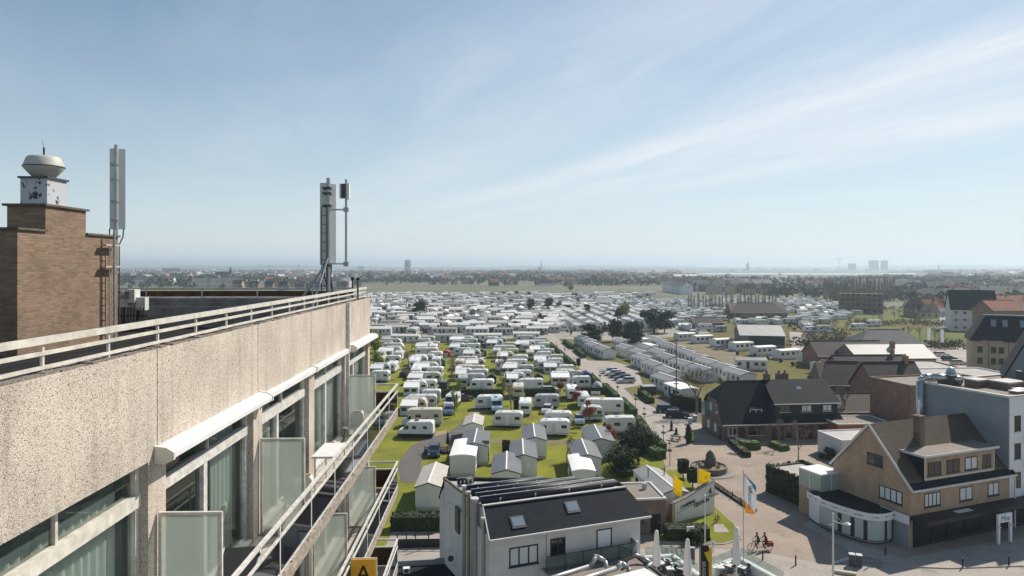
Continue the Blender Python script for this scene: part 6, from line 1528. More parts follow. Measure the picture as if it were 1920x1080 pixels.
for x, y, sx, sy, h, m_ in ((3.3, 1.3, .7, .45, .35, M_white), (4.9, 2.0, .7, .45, .35, M_white), (3.6, 6.0, 1.0, .8, .9, M_zinc), (5.7, 3.9, 1.5, 1.1, .9, M_zinc), (9.5, 3.0, 1.2, 1.6, 1.8, M_dark), (2.2, 8.3, .9, .9, 1.2, M_dark)):
    b = MB(); b.box(x - sx, x + sx, y - sy, y + sy, hB + .04, hB + .04 + h * .8); pl = b.build('roof_unit', M_dark if m_ is M_dark else M_brickd, t)
    b = MB(); b.box(x - sx - .06, x + sx + .06, y - sy - .06, y + sy + .06, hB + .04 + h * .8, hB + .04 + h); b.build('unit_lid', m_, pl)
b = MB(); rd = .42
path = [(-.6, 10.0, 6.5), (-.6, 10.0, hB + .3), (-.35, 9.7, hB + .75), (.3, 9.2, hB + .85), (1.9, 7.9, hB + .85), (2.6, 6.9, hB + .7)]
for p, q in zip(path, path[1:]): b.cyl(p, q, rd, rd, 16)
b.build('duct', mat('shiny_duct_steel', (0.50, 0.54, 0.54), .35, .75, var=.2, vscale=3), t, smooth=True)
b = MB()
for z in (8, 9.5, 11, 12.5): b.cyl((-.6, 10.0, z), (-.6, 10.0, z + .08), rd + .03, n=16)
b.build('duct_flange', M_galv, t)
b = MB(); b.lathe(2.4, 8.3, [(.5, hB + 1.2), (.55, hB + 1.5), (.3, hB + 2.0), (.0, hB + 2.1)], 14); b.build('roof_cowl', mat('blue_grey_cowl', (0.35, 0.45, 0.52), .4, .3), t)
# steep grey gable rising at the right edge
g_ = C0 + Uw * 11.4 + Vw * 8.1
t2 = thing('steep_gable', 'steep plain grey gable rising at the far side of the flat roof', 'building', (g_.x, g_.y, 0), R(-34))
b = MB(); b.extr([(0, 0), (11, 0), (11, hB + .3), (5.5, hB + 11.5), (0, hB + .3)], 0, 9, 'y'); b.build('wall', M_greyw, t2)
b = MB()
for s_, xe in ((-1, -.15), (1, 11.15)): b.slab([(xe, -.15, hB + .1), (xe, 9.2, hB + .1), (5.5, 9.2, hB + 11.75), (5.5, -.15, hB + 11.75)], .15)
b.build('roof', M_slate, t2)

# ---------------- foreground house with slate roof and solar collectors
q0 = P(919, 1010, 8.4); q1 = P(1217, 965, 8.4); ux = (q1 - q0); Lh = ux.length; ux.normalize(); uy = Vector((-ux.y, ux.x, 0)); rz1 = math.atan2(ux.y, ux.x)
t = thing('solar_roof_house', 'pale rendered house with dark slate slope, two rooflights and rows of solar collectors', 'house', Vector((q0.x, q0.y, 0)) + uy * .35, rz1)
Mi = Matrix.Rotation(-rz1, 4, 'Z') @ Matrix.Translation(-(Vector((q0.x, q0.y, 0)) + uy * .35))
zr = 11.0; e_ = 8.4
def rl(x, y, z): return Mi @ P(x, y, z)
zr = 10.05; yr = 1.7; XR = Lh - .9
xb = lambda y: (9.26 - y) / .443 - .8          # the back wall runs askew
b = MB(); b.prism([(0.1, 0), (Lh - .6, 0), (Lh - .6, 3.4), (-.8, 9.26)], 0, e_); b.prism([(.2, yr), (XR, yr), (XR, 3.45), (-.8, 9.26)], e_, zr - .2)
b.build('wall', M_render, t)
b = MB(); b.slab([(-.05, -.4, e_ - .1), (Lh + .15, -.4, e_ - .1), (XR, yr, zr), (.15, yr, zr)], .14); b.slab([(Lh + .15, -.4, e_ - .1), (Lh + .15, 3.6, e_ - .1), (XR, 3.5, zr), (XR, yr, zr)], .14)
b.slab([(-.8, 9.3, zr), (XR, 3.5, zr), (Lh + .15, 5.0, e_ - .1), (-1.15, 9.75, e_ - .1)], .14); rf = b.build('slate_roof', M_slate, t)
b = MB(); b.box(-.05, Lh + .15, -.5, -.38, e_ - .22, e_ - .08); b.bar((.1, yr, zr + .06), (XR, yr, zr + .06), .20, .08); b.bar((-.08, -.42, e_ - .1), (.12, yr, zr), .08, .16); b.build('roof_trim', M_gutter, t)
b = MB(); b.prism([(.25, yr + .1), (XR - .1, yr + .1), (XR - .1, 3.4), (-.7, 9.1)], zr - .2, zr - .15); b.build('flat_roof', M_feltl, t)
b = MB(); b.bar((-.82, 9.3, zr), (XR, 3.5, zr), .16, .26); b.bar((XR, 3.5, zr), (XR, yr, zr), .12, .2); b.build('roof_upstand', M_frame_d, t)
b = MB(); b.bar((-.82, 9.3, zr), (.02, 2.0, zr), .14, .2); b.build('verge_tiles', M_brickd, t)
kk = (zr - e_ + .1) / (yr + .4); zf = lambda y: e_ - .1 + (y + .4) * kk
for x, y in ((1.9, -.0), (6.6, .45)): rooflight(t, x, y, 1.1, .75, zf, kk)
for r_i, y_ in enumerate((2.45, 3.4, 4.35, 5.4, 7.4)):
    x0 = .45 - y_ * .08; x1 = min(XR - .5, xb(y_) - 1.1) if r_i < 4 else 1.2
    b = MB(); b.cyl((x0, y_, zr + .18), (x1, y_, zr + .18), .26, n=14); sp_ = b.build('solar_collector', M_solar, t, smooth=True)
    b = MB(); b.cyl((x0, y_ + .27, zr + .36), (x1, y_ + .27, zr + .36), .05); b.build('manifold', M_galv, sp_)
    b = MB()
    for q in range(4): xx = x0 + (x1 - x0) * (q + .5) / 4; b.bar((xx, y_ - .1, zr - .2), (xx, y_ - .3, zr + .3), .05); b.box(xx - .05, xx + .05, y_ - .32, y_ - .25, zr + .2, zr + .3)
    b.build('stand', M_alu, sp_)
for i, (x, y, r__, zt_) in enumerate(((-.45, 4.6, .15, 10.7), (-.35, 3.7, .12, 10.5), (-.25, 2.5, .28, 10.35), (-.1, .9, .13, 9.4))):
    b = MB(); b.cyl((x, y, 2.5), (x, y, zt_), r__, n=12); fl2 = b.build('flue_stack', M_galv if i != 1 else mat('tarnished_copper_flue', (0.33, 0.24, 0.16), .5, .4), t)
    b = MB(); b.cyl((x, y, zt_), (x, y, zt_ + .12), r__ + .05, n=12); b.build('flue_cap', M_alu, fl2)
b = MB(); b.add([(-.84, 9.3, 0), (-1.1, 9.55, 0), (-1.1, 9.55, e_ - .15), (-.84, 9.3, zr - .1), (-.5, 9.3, 0), (-.8, 9.55, 0), (-.8, 9.55, e_ - .15), (-.5, 9.3, zr - .1)], [(0, 1, 2, 3), (7, 6, 5, 4), (0, 4, 5, 1), (1, 5, 6, 2), (2, 6, 7, 3), (3, 7, 4, 0)]); b.build('side_gable', M_render, t)
b = MB(); b.box(-.62, -.5, 5.6, 6.6, 6.6, 8.6); b.build('wall_grille', M_dark, t)
window(t, (1.6, 0, 5.95), (1, 0, 0), (0, -1, 0), 2.3, 1.4, None, cols=3, curtain=True)
window(t, (4.9, 0, 6.15), (1, 0, 0), (0, -1, 0), 1.25, 1.4, None, cols=2)
window(t, (8.8, 0, 6.2), (1, 0, 0), (0, -1, 0), 1.35, 1.5, None, cols=1, glass=mat('white_roller_blind', (0.75, 0.77, 0.80), .6))
b = MB(); b.box(4.55, 4.6, -.03, .0, 0, e_ - .2); b.build('wall_joint', M_greyw, t)
# roof terrace with glass balustrade in front
b = MB(); b.box(4.0, Lh - 1.4, -6.5, -.02, 0, 5.45); b.build('terrace_wall', M_render, t)
b = MB(); b.box(4.2, Lh - 1.55, -6.4, -.1, 5.45, 5.49); b.build('terrace_roof', M_felt, t)
b = MB(); b.box(Lh - 1.52, Lh - 1.38, -6.5, -.02, 5.45, 5.6); b.build('terrace_edge', M_frame_d, t)
def glass_rail(par, pts, z, h, npost):
    for a, c in zip(pts, pts[1:]):
        a, c = Vector((*a, z)), Vector((*c, z)); n = npost
        b = MB(); b.bar(a + Vector((0, 0, h)), c + Vector((0, 0, h)), .05)
        for i in range(n + 1): p = a.lerp(c, i / n); b.bar(p, p + Vector((0, 0, h)), .05)
        fr = b.build('balustrade_frame', M_frame_d, par)
        d_ = (c - a).normalized(); sd = Vector((-d_.y, d_.x, 0)) * .01; b = MB()
        q = [a + Vector((0, 0, .1)), c + Vector((0, 0, .1)), c + Vector((0, 0, h - .05)), a + Vector((0, 0, h - .05))]
        b.add([p + sd for p in q] + [p - sd for p in q], [(0, 1, 2, 3), (7, 6, 5, 4), (0, 4, 5, 1), (1, 5, 6, 2), (2, 6, 7, 3), (3, 7, 4, 0)]); b.build('balustrade_glass', M_bal, fr)
M_bal = glass_mat('green_tinted_glass', (0.10, 0.16, 0.15), .55, .06)
glass_rail(t, [(4.2, -.9), (Lh - 1.5, -.9)], 5.5, 1.15, 5)
glass_rail(t, [(Lh - 1.5, -.9), (Lh - 1.42, -.02)], 5.5, 1.15, 1)
b = MB(); b.box(6.8, 8.4, -.8, -.4, 5.5, 6.0); b.build('planter', M_black, t)
# roof ducts on the terrace roof
for i, pts in enumerate(([(1.5, -3.2, 4.4), (7.0, -2.4, 4.6), (7.6, -2.3, 5.2), (8.1, -2.6, 4.9), (8.2, -2.9, 4.2)], [(3.0, -4.4, 4.5), (8.7, -3.2, 4.5), (9.2, -3.1, 4.8), (9.7, -3.2, 4.4), (9.7, -3.3, 4.0)], [(11.3, -1.8, 5.6), (11.0, -1.7, 4.6), (11.6, -1.9, 4.4), (12.1, -2.6, 4.1), (11.4, -2.9, 4.0)])):
    dt = thing('vent_duct', ['long silver duct with raised bend on the brown terrace roof', 'shorter silver duct nearer the camera on the terrace roof', 'silver duct with hooded outlet by the glass balustrade corner'][i], 'duct', t.location + Vector((0, 0, 1.55)), rz1)
    b = MB(); b.tube(pts, .17 - .03 * (i == 2), 12); b.build('pipe', M_galv, dt, smooth=True)
    b = MB(); b.cyl(pts[2], Vector(pts[2]) + Vector((.02, 0, .06)), .2, n=12); b.build('flange', M_galv, dt)
# lower white flat roof at the bottom
lr = thing('roof_hatch_unit', 'white edged roof light unit at the lower edge of the terrace roof', 'roof light', t.location + ux * 8.5 - uy * 4.9 + Vector((0, 0, 5.5)), rz1 + .1)
b = MB(); b.box(-2.2, 2.2, -.7, .7, 0, .5); b.build('box', M_greyw, lr); b = MB(); b.box(-2.25, 2.25, -.75, .75, .5, .58); b.build('lid', M_white, lr)
# low dark roof between hotel and this house, with AC units
lo = flat_block('low_annex', 'low dark-roofed annex between the apartment block and the solar-roof house', 'building', P(800, 1060, 2.8) + Vector((1.5, -4.2, -2.8)), R(8), 11, 9, 2.8, M_greyw, M_roofing, parapet=.5)
for lb, (x, y, z), s_ in (('white square roof fan box on the low dark roof', (762, 1072, 2.9), .55), ('white upright air conditioner beside the side gable', (845, 1052, 4.0), .8), ('light square fan unit at the bottom by the house wall', (862, 1078, 3.0), .6)):
    u = thing('air_unit', lb, 'air conditioner', P(x, y, z), R(8)); u.location.z = z - .1
    b = MB(); b.box(-s_ / 2, s_ / 2, -.22, .22, 0, s_ * (1.2 if s_ > .7 else .8)); b.build('casing', M_white, u)
    b = MB(); b.cyl((0, -.225, s_ * .5), (0, -.24, s_ * .5), s_ * .32, n=16); b.build('fan_grille', M_dark, u)
# brick outbuilding right of the solar house
ob = flat_block('brick_outbuilding', 'low brown brick outbuilding with flat roof and vent behind the slate roof', 'outbuilding', P(1216, 1003) + Vector((-.3, 2.8, 0)), R(6), 3.9, 5.4, 3.6, M_brickd, M_felt, parapet=.18, wins=(('s', 2.2, .1, 1.1, 2.0, 'door'), ('s', .5, 1.2, 1.0, 1.2)))
b = MB(); b.cyl((.6, .6, 3.65), (.6, .6, 4.3), .26, n=14); b.build('roof_vent', M_galv, ob)

# ---------------- houses and sheds to the right, middle distance
def HP(x, y, z=0): return P(x, y, z)
# barn
b0 = P(1410, 655); b1 = P(1482, 657)
L = (b1 - b0).length
barn = gable_house('barn', 'barn with dark boarded side and pale corrugated roof beside the static homes', 'barn', (b0 + b1) / 2 + Vector((-1, 9, 0)), math.atan2(b1.y - b0.y, b1.x - b0.x) + R(2), L + 2, 18, 4.8, 7.6, mat('grey_brown_blockwork', (0.17, 0.15, 0.135), .9, var=.2), M_zinc, over=.3)
b = MB(); b.box(-L / 2 + 1.8, L / 2 + 1.05, -9.06, -9.01, 1.6, 4.7); b.build('boarding', mat('black_green_boarding', (0.025, 0.04, 0.045), .7), barn)
# specs: name,label,(px,py ground centre),rot,L,W,e,r,wall,roof,kw
HS = [
 ('long_outhouse', 'long low brown-roofed building behind the dark plaza house', 'house', (1640, 800), 3, 15, 7, 2.8, 5.2, M_brickd, M_tileb, {}),
 ('brick_house', 'brown-roofed brick house with hipped gable right behind the bare tree', 'house', (1600, 760), -8, 11, 9, 4.2, 8.2, M_brickd, M_tileb, dict(hip=.5)),
 ('brick_house', 'old weathered brick gable house beside the silver duct', 'house', (1690, 782), 4, 10, 9, 5.0, 9.6, M_brickr, M_tileb, dict(chims=((3.5, 0, .8, 1.1),))),
 ('brick_house', 'dark brown-roofed house with a pair of gables behind the plaza house', 'house', (1648, 742), 2, 16, 9, 4.5, 8.2, M_brickr, M_tileb, dict(chims=((5.5, 0, .7, 1.2),))),
 ('white_roof_hall', 'gabled hall with very pale roof and leaning chimney', 'hall', (1680, 700), 3, 21, 12, 4.0, 7.0, M_brickd, M_zinc, dict(chims=((1.5, -1.5, 1.0, 1.6),))),
 ('farm_house', 'brown-roofed farm building left of the pale-roofed hall', 'house', (1598, 690), 4, 20, 9, 3.5, 7.0, M_brickr, M_tileb, {}),
 ('farm_house', 'grey hipped-roof farm building behind the pale-roofed hall', 'house', (1675, 668), 4, 22, 11, 3.6, 7.8, M_brickd, M_tileg, dict(hip=1.0)),
 ('farm_house', 'dark timber farm shed among caravans in the open field', 'shed', (1328, 616), 0, 14, 7, 2.8, 4.8, M_brickd, M_tileb, dict(hip=.6)),
 ('farm_house', 'long dark-roofed clubhouse at the back of the caravan field', 'house', (1425, 597), -4, 30, 14, 3.2, 8.0, M_brickd, M_tileb, dict(hip=.8)),
 ('red_roof_house', 'orange-roofed house beyond the meadow in front of the tall dark gable', 'house', (1745, 594), -5, 19, 11, 5.2, 9.8, M_whitew, M_tiler, dict(chims=((5, 0, .8, 1),))),
 ('red_roof_house', 'bright red-tiled house just above the dark mansard roof', 'house', (1890, 634), 4, 13, 11, 11, 14.5, M_brickr, M_tiler, {}),
 ('dark_gable_house', 'five-storey house with dark steep roof and white bay windows, near the street', 'house', (1842, 622), -24, 17, 15, 9.5, 17.5, M_render, M_slate, dict(gutter=False)),
]
for nm, lb, cat, (x, y), rot, L, W, e, r, wm, rm, kw in HS:
    p = P(x, y); p.y += W / 2
    wins = [('s', u, z, 1.3, 1.3) for z in ([1.0] if e < 6 else [1.0, 4.0] if e < 9 else [1, 4.2, 7.4]) for u in [1.2 + i * 3.2 for i in range(int((L - 2) / 3.2))]]
    gable_house(nm, lb, cat, (p.x, p.y, 0), R(rot), L, W, e, r, wm, rm, wins=wins, frame=M_gutter, **kw)
# flat roofs in the block interior
flat_block('flat_roof_shop', 'wide flat-roofed hall with pale gravel roof and red brick corner', 'building', P(1690, 745) + Vector((4, 10, 0)), R(-4), 26, 17, 5.2, M_brickr, M_feltl, wins=[('s', 2 + i * 4, 1.5, 2, 1.5) for i in range(5)])
flat_block('flat_roof_shop', 'low flat-roofed extension with white fascia beyond the silver duct', 'building', P(1815, 790) + Vector((2, 10, 0)), R(6), 24, 12, 7.0, M_whitew, M_feltl, wins=[('s', 2 + i * 4, 2.5, 2, 1.5) for i in range(5)])
flat_block('flat_roof_shop', 'brown flat-roofed extension with round rooflight near the duct', 'building', P(1790, 835) + Vector((2, 8, 0)), R(12), 18, 9, 8.8, M_brickr, M_felt)
flat_block('orange_garage', 'flat-roofed garage with orange-brown front behind the dark plaza house', 'garage', P(1632, 838) + Vector((0, 5, 0)), R(5), 9, 6, 3.0, mat('orange_brown_boards', (0.28, 0.10, 0.045), .7, var=.2), M_felt, parapet=.2)
flat_block('white_annex', 'pale flat-roofed annex with white edges right of the dark plaza house', 'annex', P(1660, 872) + Vector((0, 5, 0)), R(8), 12, 6, 3.0, M_render, M_zinc, parapet=.2, wins=(('s', 2, 0, 1.1, 2.1, 'door'),))
flat_block('brick_block_flats', 'broad brown flat-roofed block of flats in front of the bare poplars', 'building', P(1625, 588) + Vector((0, 7, 0)), R(-27), 24, 13, 11.5, M_brickd, M_feltl, wins=[('s', 1.5 + i * 2.8, 1.5 + 3 * j, 1.8, 1.4) for i in range(8) for j in range(4)])
# yellow flats with dark mansard roof
pY = P(1822, 706); t = thing('mansard_flats', 'yellow brick flats under a dark mansard roof with four rooflights', 'building', pY, R(-29)); e_ = 9.2
b = MB(); b.box(0, 26, 0, 14, 0, e_); b.build('wall', M_bricky, t)
b = MB(); v = [(-.6, -.6, e_), (26, -.6, e_), (26, 14, e_), (-.6, 14, e_), (3.2, 3.4, e_ + 6.2), (26, 3.4, e_ + 6.2), (26, 11, e_ + 6.2), (3.2, 11, e_ + 6.2)]
b.add(v, [(0, 1, 5, 4), (1, 2, 6, 5), (2, 3, 7, 6), (3, 0, 4, 7), (4, 5, 6, 7), (0, 3, 2, 1)]); rf = b.build('roof', M_slate, t)
b = MB(); b.box(3.0, 26, 3.3, 3.6, e_ + 6.2, e_ + 6.45); b.build('roof_edge', M_dark, rf)
kk = 6.2 / 4.0
for x in (4.2, 6.6, 10.2, 13.5): rooflight(t, x, 1.6, 1.2, 1.2, lambda y: e_ + (y + .6) * kk, kk)
for z in (.8, 3.5, 6.3):
    for x in (1.2, 4.0, 5.6, 8.6, 11.6, 14.6): window(t, (x, 0, z), (1, 0, 0), (0, -1, 0), 1.1, 1.5, M_gutter if x > 8 else None, cols=1, curtain=x == 8.6)
for x in (3.4, 7.6, 10.6): 
    b = MB(); b.box(x, x + .15, -.1, 0, 0, e_); b.build('downpipe', M_dark, t)
for x0 in (1.8, 9.0):
    b = MB(); b.box(x0, x0 + 4.5, -.9, 1.5, e_ + .02, e_ + .12); bl = b.build('roof_balcony', M_render, t)
    b = MB(); 
    for q in range(10): b.box(x0 + q * .5, x0 + .05 + q * .5, -.9, -.86, e_ + .12, e_ + 1.1)
    b.box(x0, x0 + 4.5, -.92, -.85, e_ + 1.1, e_ + 1.16); b.build('balcony_rail', M_dark, bl)
    b = MB(); b.box(x0 + .6, x0 + 3.6, 1.2, 1.5, e_ + .12, e_ + 2.2); b.build('balcony_door', M_dkglass, bl)
# ================================================================ street things
# round planter with standing stone
p = P(1335, 886)
t = thing('stone_planter', 'round raised brick planter with an upright rough boulder on the plaza', 'planter', p)
b = MB(); b.lathe(0, 0, [(3.05, 0), (3.05, .12), (2.7, .125)], 40); b.build('kerb_ring', M_conc, t)
b = MB(); b.lathe(-.3, .5, [(2.45, .1), (2.45, .85), (2.2, .86), (2.2, .7)], 40); b.build('ring_wall', M_brickd, t)
b = MB(); b.lathe(-.3, .5, [(2.2, .6), (1.6, .74), (.8, .8), (.0, .84)], 30); b.build('planting_soil', M_dirt, t)
b = MB(); rr = random.Random(4); v = []
for k, (r__, z) in enumerate(((.85, .6), (.82, 1.1), (.72, 1.8), (.55, 2.4), (.30, 2.75), (.05, 2.85))):
    for i in range(9): a = i * 6.283 / 9; v.append((-.1 + math.cos(a) * r__ * rr.uniform(.82, 1.1), .5 + math.sin(a) * r__ * .62 * rr.uniform(.82, 1.1), z + rr.uniform(-.08, .08)))
b.add(v, [(k * 9 + i, k * 9 + (i + 1) % 9, (k + 1) * 9 + (i + 1) % 9, (k + 1) * 9 + i) for k in range(5) for i in range(9)] + [tuple(range(45, 54))]); b.build('boulder', mat('dark_boulder', (0.09, 0.08, 0.07), .9, col2=(0.15, .13, .11), vscale=3, bump=.5, bscale=8), t)
for i in range(7):
    a = i * .9; b = MB(); leaves(b, (-.3 + 1.5 * math.cos(a), .5 + 1.3 * math.sin(a), .95), (.35, .35, .25), 50, .09, rr, .2); b.build('plant', M_ivy, t, fix=False)
# flower bed bar
a, c = P(1336, 908), P(1414, 960); d = (c - a).normalized(); L = (c - a).length
t = thing('flower_bed', 'long narrow timber-edged flower bed lying diagonally on the plaza', 'flower bed', a, math.atan2(d.y, d.x))
b = MB(); b.box(0, L, -.35, -.22, 0, .3); b.box(0, L, .22, .35, 0, .3); b.build('edging', M_black, t)
b = MB(); b.box(0, L, -.22, .22, 0, .2); b.build('soil', M_dirt, t)
b = MB(); 
for k in range(60): leaves(b, (rr.uniform(.2, L - .2), rr.uniform(-.15, .15), .35), (.18, .15, .15), 12, .06, rr, .1)
b.build('plants', M_twig, t, fix=False)
b = MB(); 
for x in (.8, L * .55, L * .75): b.box(x, x + .08, -.3, -.2, .3, .9)
b.build('marker_post', M_black, t)
# sign wall
a, c = P(1262, 978), P(1333, 978); a = P(1262, 981); c = P(1337, 963)
d = (c - a).normalized(); L = (c - a).length
t = thing('camping_sign_wall', 'tapering pale sign wall with CAMPING lettering above a dark hedge', 'sign wall', a, math.atan2(d.y, d.x))
b = MB(); b.extr([(0, .1), (L, .1), (L, 3.75), (L * .66, 3.2), (L * .33, 2.55), (0, 2.15)], -.2, .2, 'y'); b.build('wall', M_render, t)
b = MB()
for p0, p1 in (((0, 2.15), (L * .33, 2.55)), ((L * .33, 2.55), (L * .66, 3.2)), ((L * .66, 3.2), (L, 3.75))): b.bar((p0[0] - .03, 0, p0[1] + .06), (p1[0] + .03, 0, p1[1] + .06), .5, .12)
b.build('coping', M_conc, t)
b = MB(); b.box(-.3, 0, -.25, .25, 0, 2.2); b.build('end_pier', M_brickr, t)
sl_ = math.atan2(1.1, L)
M_let = mat('dark_steel_letters', (0.03, 0.04, 0.045), .5)
text_part('CAMPING', .50, M_let, t, (L * .33, -.215, 1.80), (R(90), -sl_, 0), .02, bold=.02)
text_part('CENTRUM', .50, M_let, t, (L * .67, -.215, 1.62), (R(90), -sl_, 0), .02, bold=.02)
b = MB(); b.extr([(L * .84, 2.5), (L * .90, 3.2), (L * .93, 2.5)], -.23, -.205, 'y'); b.bar((L * .08, -.215, 1.1), (L * .95, -.215, 2.35), .02, .05); b.build('emblem', M_let, t)
wb = thing('white_box', 'white meter box with slotted front in the dark sign hedge', 'meter box', P(1290, 1012) + Vector((0, -1.0, 1.25)), R(8))
b = MB(); b.box(-.42, .42, -.06, .06, 0, .5); b.build('casing', M_white, wb)
b = MB()
for k in range(3): b.box(-.36, .36, -.065, -.06, .08 + k * .13, .12 + k * .13)
b.build('slots', M_galv, wb)

def pole(b, x, y, z0, z1, r): b.cyl((x, y, z0), (x, y, z1), r, r * .7, 8)
# flags
def flag(label, base, h, wv, hv, m, rz, txt=None, seed=0, ztop=None, drop=.15, cat='flag'):
    t = thing('flag', label, cat, base, rz)
    b = MB(); pole(b, 0, 0, 0, h + .2, .05); b.build('flag_pole', M_alu, t)
    b = MB(); b.cyl((0, 0, h + .2), (0, 0, h + .3), .07); b.build('finial', M_gutter, t)
    b = MB(); nx, nz = 12, 10; vs = []
    for j in range(nz + 1):
        for i in range(nx + 1):
            u, v = i / nx, j / nz
            vs.append((.06 + u * wv * (1 - .12 * v), .16 * wv * math.sin(u * 5 + v * 1.5 + seed) * u, h - v * hv - u * drop * hv * (1 - .3 * v)))
    b.add(vs, [(j * (nx + 1) + i, (j + 1) * (nx + 1) + i, (j + 1) * (nx + 1) + i + 1, j * (nx + 1) + i + 1) for j in range(nz) for i in range(nx)]); cl = b.build('cloth', m, t, smooth=True, fix=False)
    so_ = cl.modifiers.new('thick', 'SOLIDIFY'); so_.thickness = .012; so_.offset = 0
    return t, cl
def cloth_mat(name, col, trans=.35):
    m = mat(name, col, .7); b = m.node_tree.nodes['Principled BSDF']
    tr = m.node_tree.nodes.new('ShaderNodeBsdfTranslucent'); tr.inputs[0].default_value = (*col, 1); ms = m.node_tree.nodes.new('ShaderNodeMixShader'); ms.inputs[0].default_value = trans
    m.node_tree.links.new(b.outputs[0], ms.inputs[1]); m.node_tree.links.new(tr.outputs[0], ms.inputs[2]); m.node_tree.links.new(ms.outputs[0], m.node_tree.nodes['Material Output'].inputs[0]); return m
M_yel = cloth_mat('yellow_flag_cloth', (0.92, 0.72, 0.01), .45)
def drape(par, txt, size, m, ox, oz, wv, hv, h, seed, drop, rot=0, side=-1):
    """lettering bent onto the flag's waves"""
    me = text_mesh(txt, size, .002)
    for v in me.vertices:
        x, z = v.co.x, v.co.y
        if rot: x, z = z, -x
        x += ox; z += oz; u = (x - .06) / wv; vv = (h - z) / hv
        y = .16 * wv * math.sin(u * 5 + vv * 1.5 + seed) * u
        v.co = Vector((x, y + side * .016, z - u * drop * hv))
    me.materials.clear(); me.materials.append(m); o = bpy.data.objects.new('lettering', me); COL.objects.link(o); o.parent = par
base = P(1301, 1010); base = Vector((base.x, base.y, 0)); ztop = H - (878 - 500) * base.y / F
hh = H - (878 - 500) * base.y / F
bA = PD(1308, 878, 77.5); t, cl = flag('yellow flag with small black lettering, taller of the two by the sign wall', (bA.x, bA.y, 0), bA.z, 1.35, 1.75, M_yel, R(-12), seed=.4, drop=.22)
drape(cl, 'Kompas', .30, M_black, .75, bA.z - 1.42, 1.35, 1.75, bA.z, .4, .22)
b = MB(); b.lathe(0, 0, [(.02, 0), (.16, .003), (.02, .006)], 10); b.xf(Matrix.Translation((.95, -.03 - .16 * 1.35 * .2, bA.z - .9)) @ Matrix.Rotation(R(90), 4, 'X')); b.build('emblem', M_black, cl)
bB = PD(1262, 888, 73.5); t, cl = flag('yellow flag hanging limp, left of the two by the sign wall', (bB.x, bB.y, 0), bB.z, .95, 2.0, M_yel, R(-35), seed=2.2, drop=.35)
drape(cl, 'Kompas', .24, M_black, .5, bB.z - 1.55, .95, 2.0, bB.z, 2.2, .35)
# bare flag pole in front with the black-yellow banner base
bC = PD(1322, 930, 63.0); t = thing('flag_pole', 'bare white flag pole rising in front of the sign wall', 'flag pole', (bC.x, bC.y, 0)); b = MB(); pole(b, 0, 0, 0, bC.z, .06); b.build('pole', M_alu, t)
b = MB(); b.cyl((0, 0, bC.z), (0, 0, bC.z + .1), .09); b.build('finial', M_gutter, t)
# tall white blue yellow banner
M_fw = cloth_mat('white_flag_cloth', (0.82, 0.83, 0.84)); M_fb = cloth_mat('blue_flag_cloth', (0.06, 0.26, 0.38)); M_fy = cloth_mat('orange_flag_cloth', (0.85, 0.48, 0.03)); M_txtb = mat('blue_flag_lettering', (0.07, 0.16, 0.42), .7)
bD = PD(1394, 886, 62.0); bD2 = PD(1394, 962, 62.0)
t = thing('banner_flag', 'tall narrow white flag with blue top, orange foot and vertical blue lettering', 'flag', (bD.x, bD.y, 0), R(-10))
b = MB(); pole(b, 0, 0, 0, bD.z + .25, .045); b.build('flag_pole', M_galv, t)
hgt = bD.z - bD2.z; wv = 1.02
for nm, m_, f in (('cloth', M_fw, lambda u, v: True), ):
    b = MB(); nx, nz = 10, 22; vs = []; mi = []
    for j in range(nz + 1):
        for i in range(nx + 1):
            u, v = i / nx, j / nz
            ww = wv * (.15 + .85 * min(1, v * 4)) * (1 - .35 * max(0, v - .6))
            vs.append((.05 + u * ww + .12 * v * v, .10 * math.sin(u * 5 + v * 2), bD.z - v * hgt - u * .25 * (1 - v)))
    o_ = len(b.v); b.v += vs
    for j in range(nz):
        for i in range(nx):
            u, v = (i + .5) / nx, (j + .5) / nz
            b.f.append([(j * (nx + 1) + i), ((j + 1) * (nx + 1) + i), ((j + 1) * (nx + 1) + i + 1), (j * (nx + 1) + i + 1)])
            b.mi.append(1 if (v < .42 and u > .35 + v * 1.3) else 2 if (v > .72 and u < (v - .68) * 3.2) else 0)
    cl = b.build('cloth', [M_fw, M_fb, M_fy], t, smooth=True, fix=False); so_ = cl.modifiers.new('thick', 'SOLIDIFY'); so_.thickness = .012; so_.offset = 0
me = text_mesh('Westende', .52, .002)
for v in me.vertices:
    x, z = v.co.x, v.co.y; X = .56 + z; Z = bD.z - hgt * .60 - x; u = (X - .05) / wv; vv = (bD.z - Z) / hgt
    v.co = Vector((X, .10 * math.sin(u * 5 + vv * 2) - .016, Z))
me.materials.clear(); me.materials.append(M_txtb); o = bpy.data.objects.new('lettering', me); COL.objects.link(o); o.parent = cl
b = MB(); b.slab([(.40, -.12, bD.z - 1.3), (.52, -.12, bD.z - 1.3), (.80, -.10, bD.z - 1.85), (.70, -.10, bD.z - 1.85)], .01); b.slab([(.36, -.12, bD.z - 1.45), (.46, -.12, bD.z - 1.45), (.62, -.11, bD.z - 1.85), (.50, -.11, bD.z - 1.85)], .01, 1); b.build('emblem', [mat('green_emblem', (.08, .22, .12), .7), M_fy], cl)
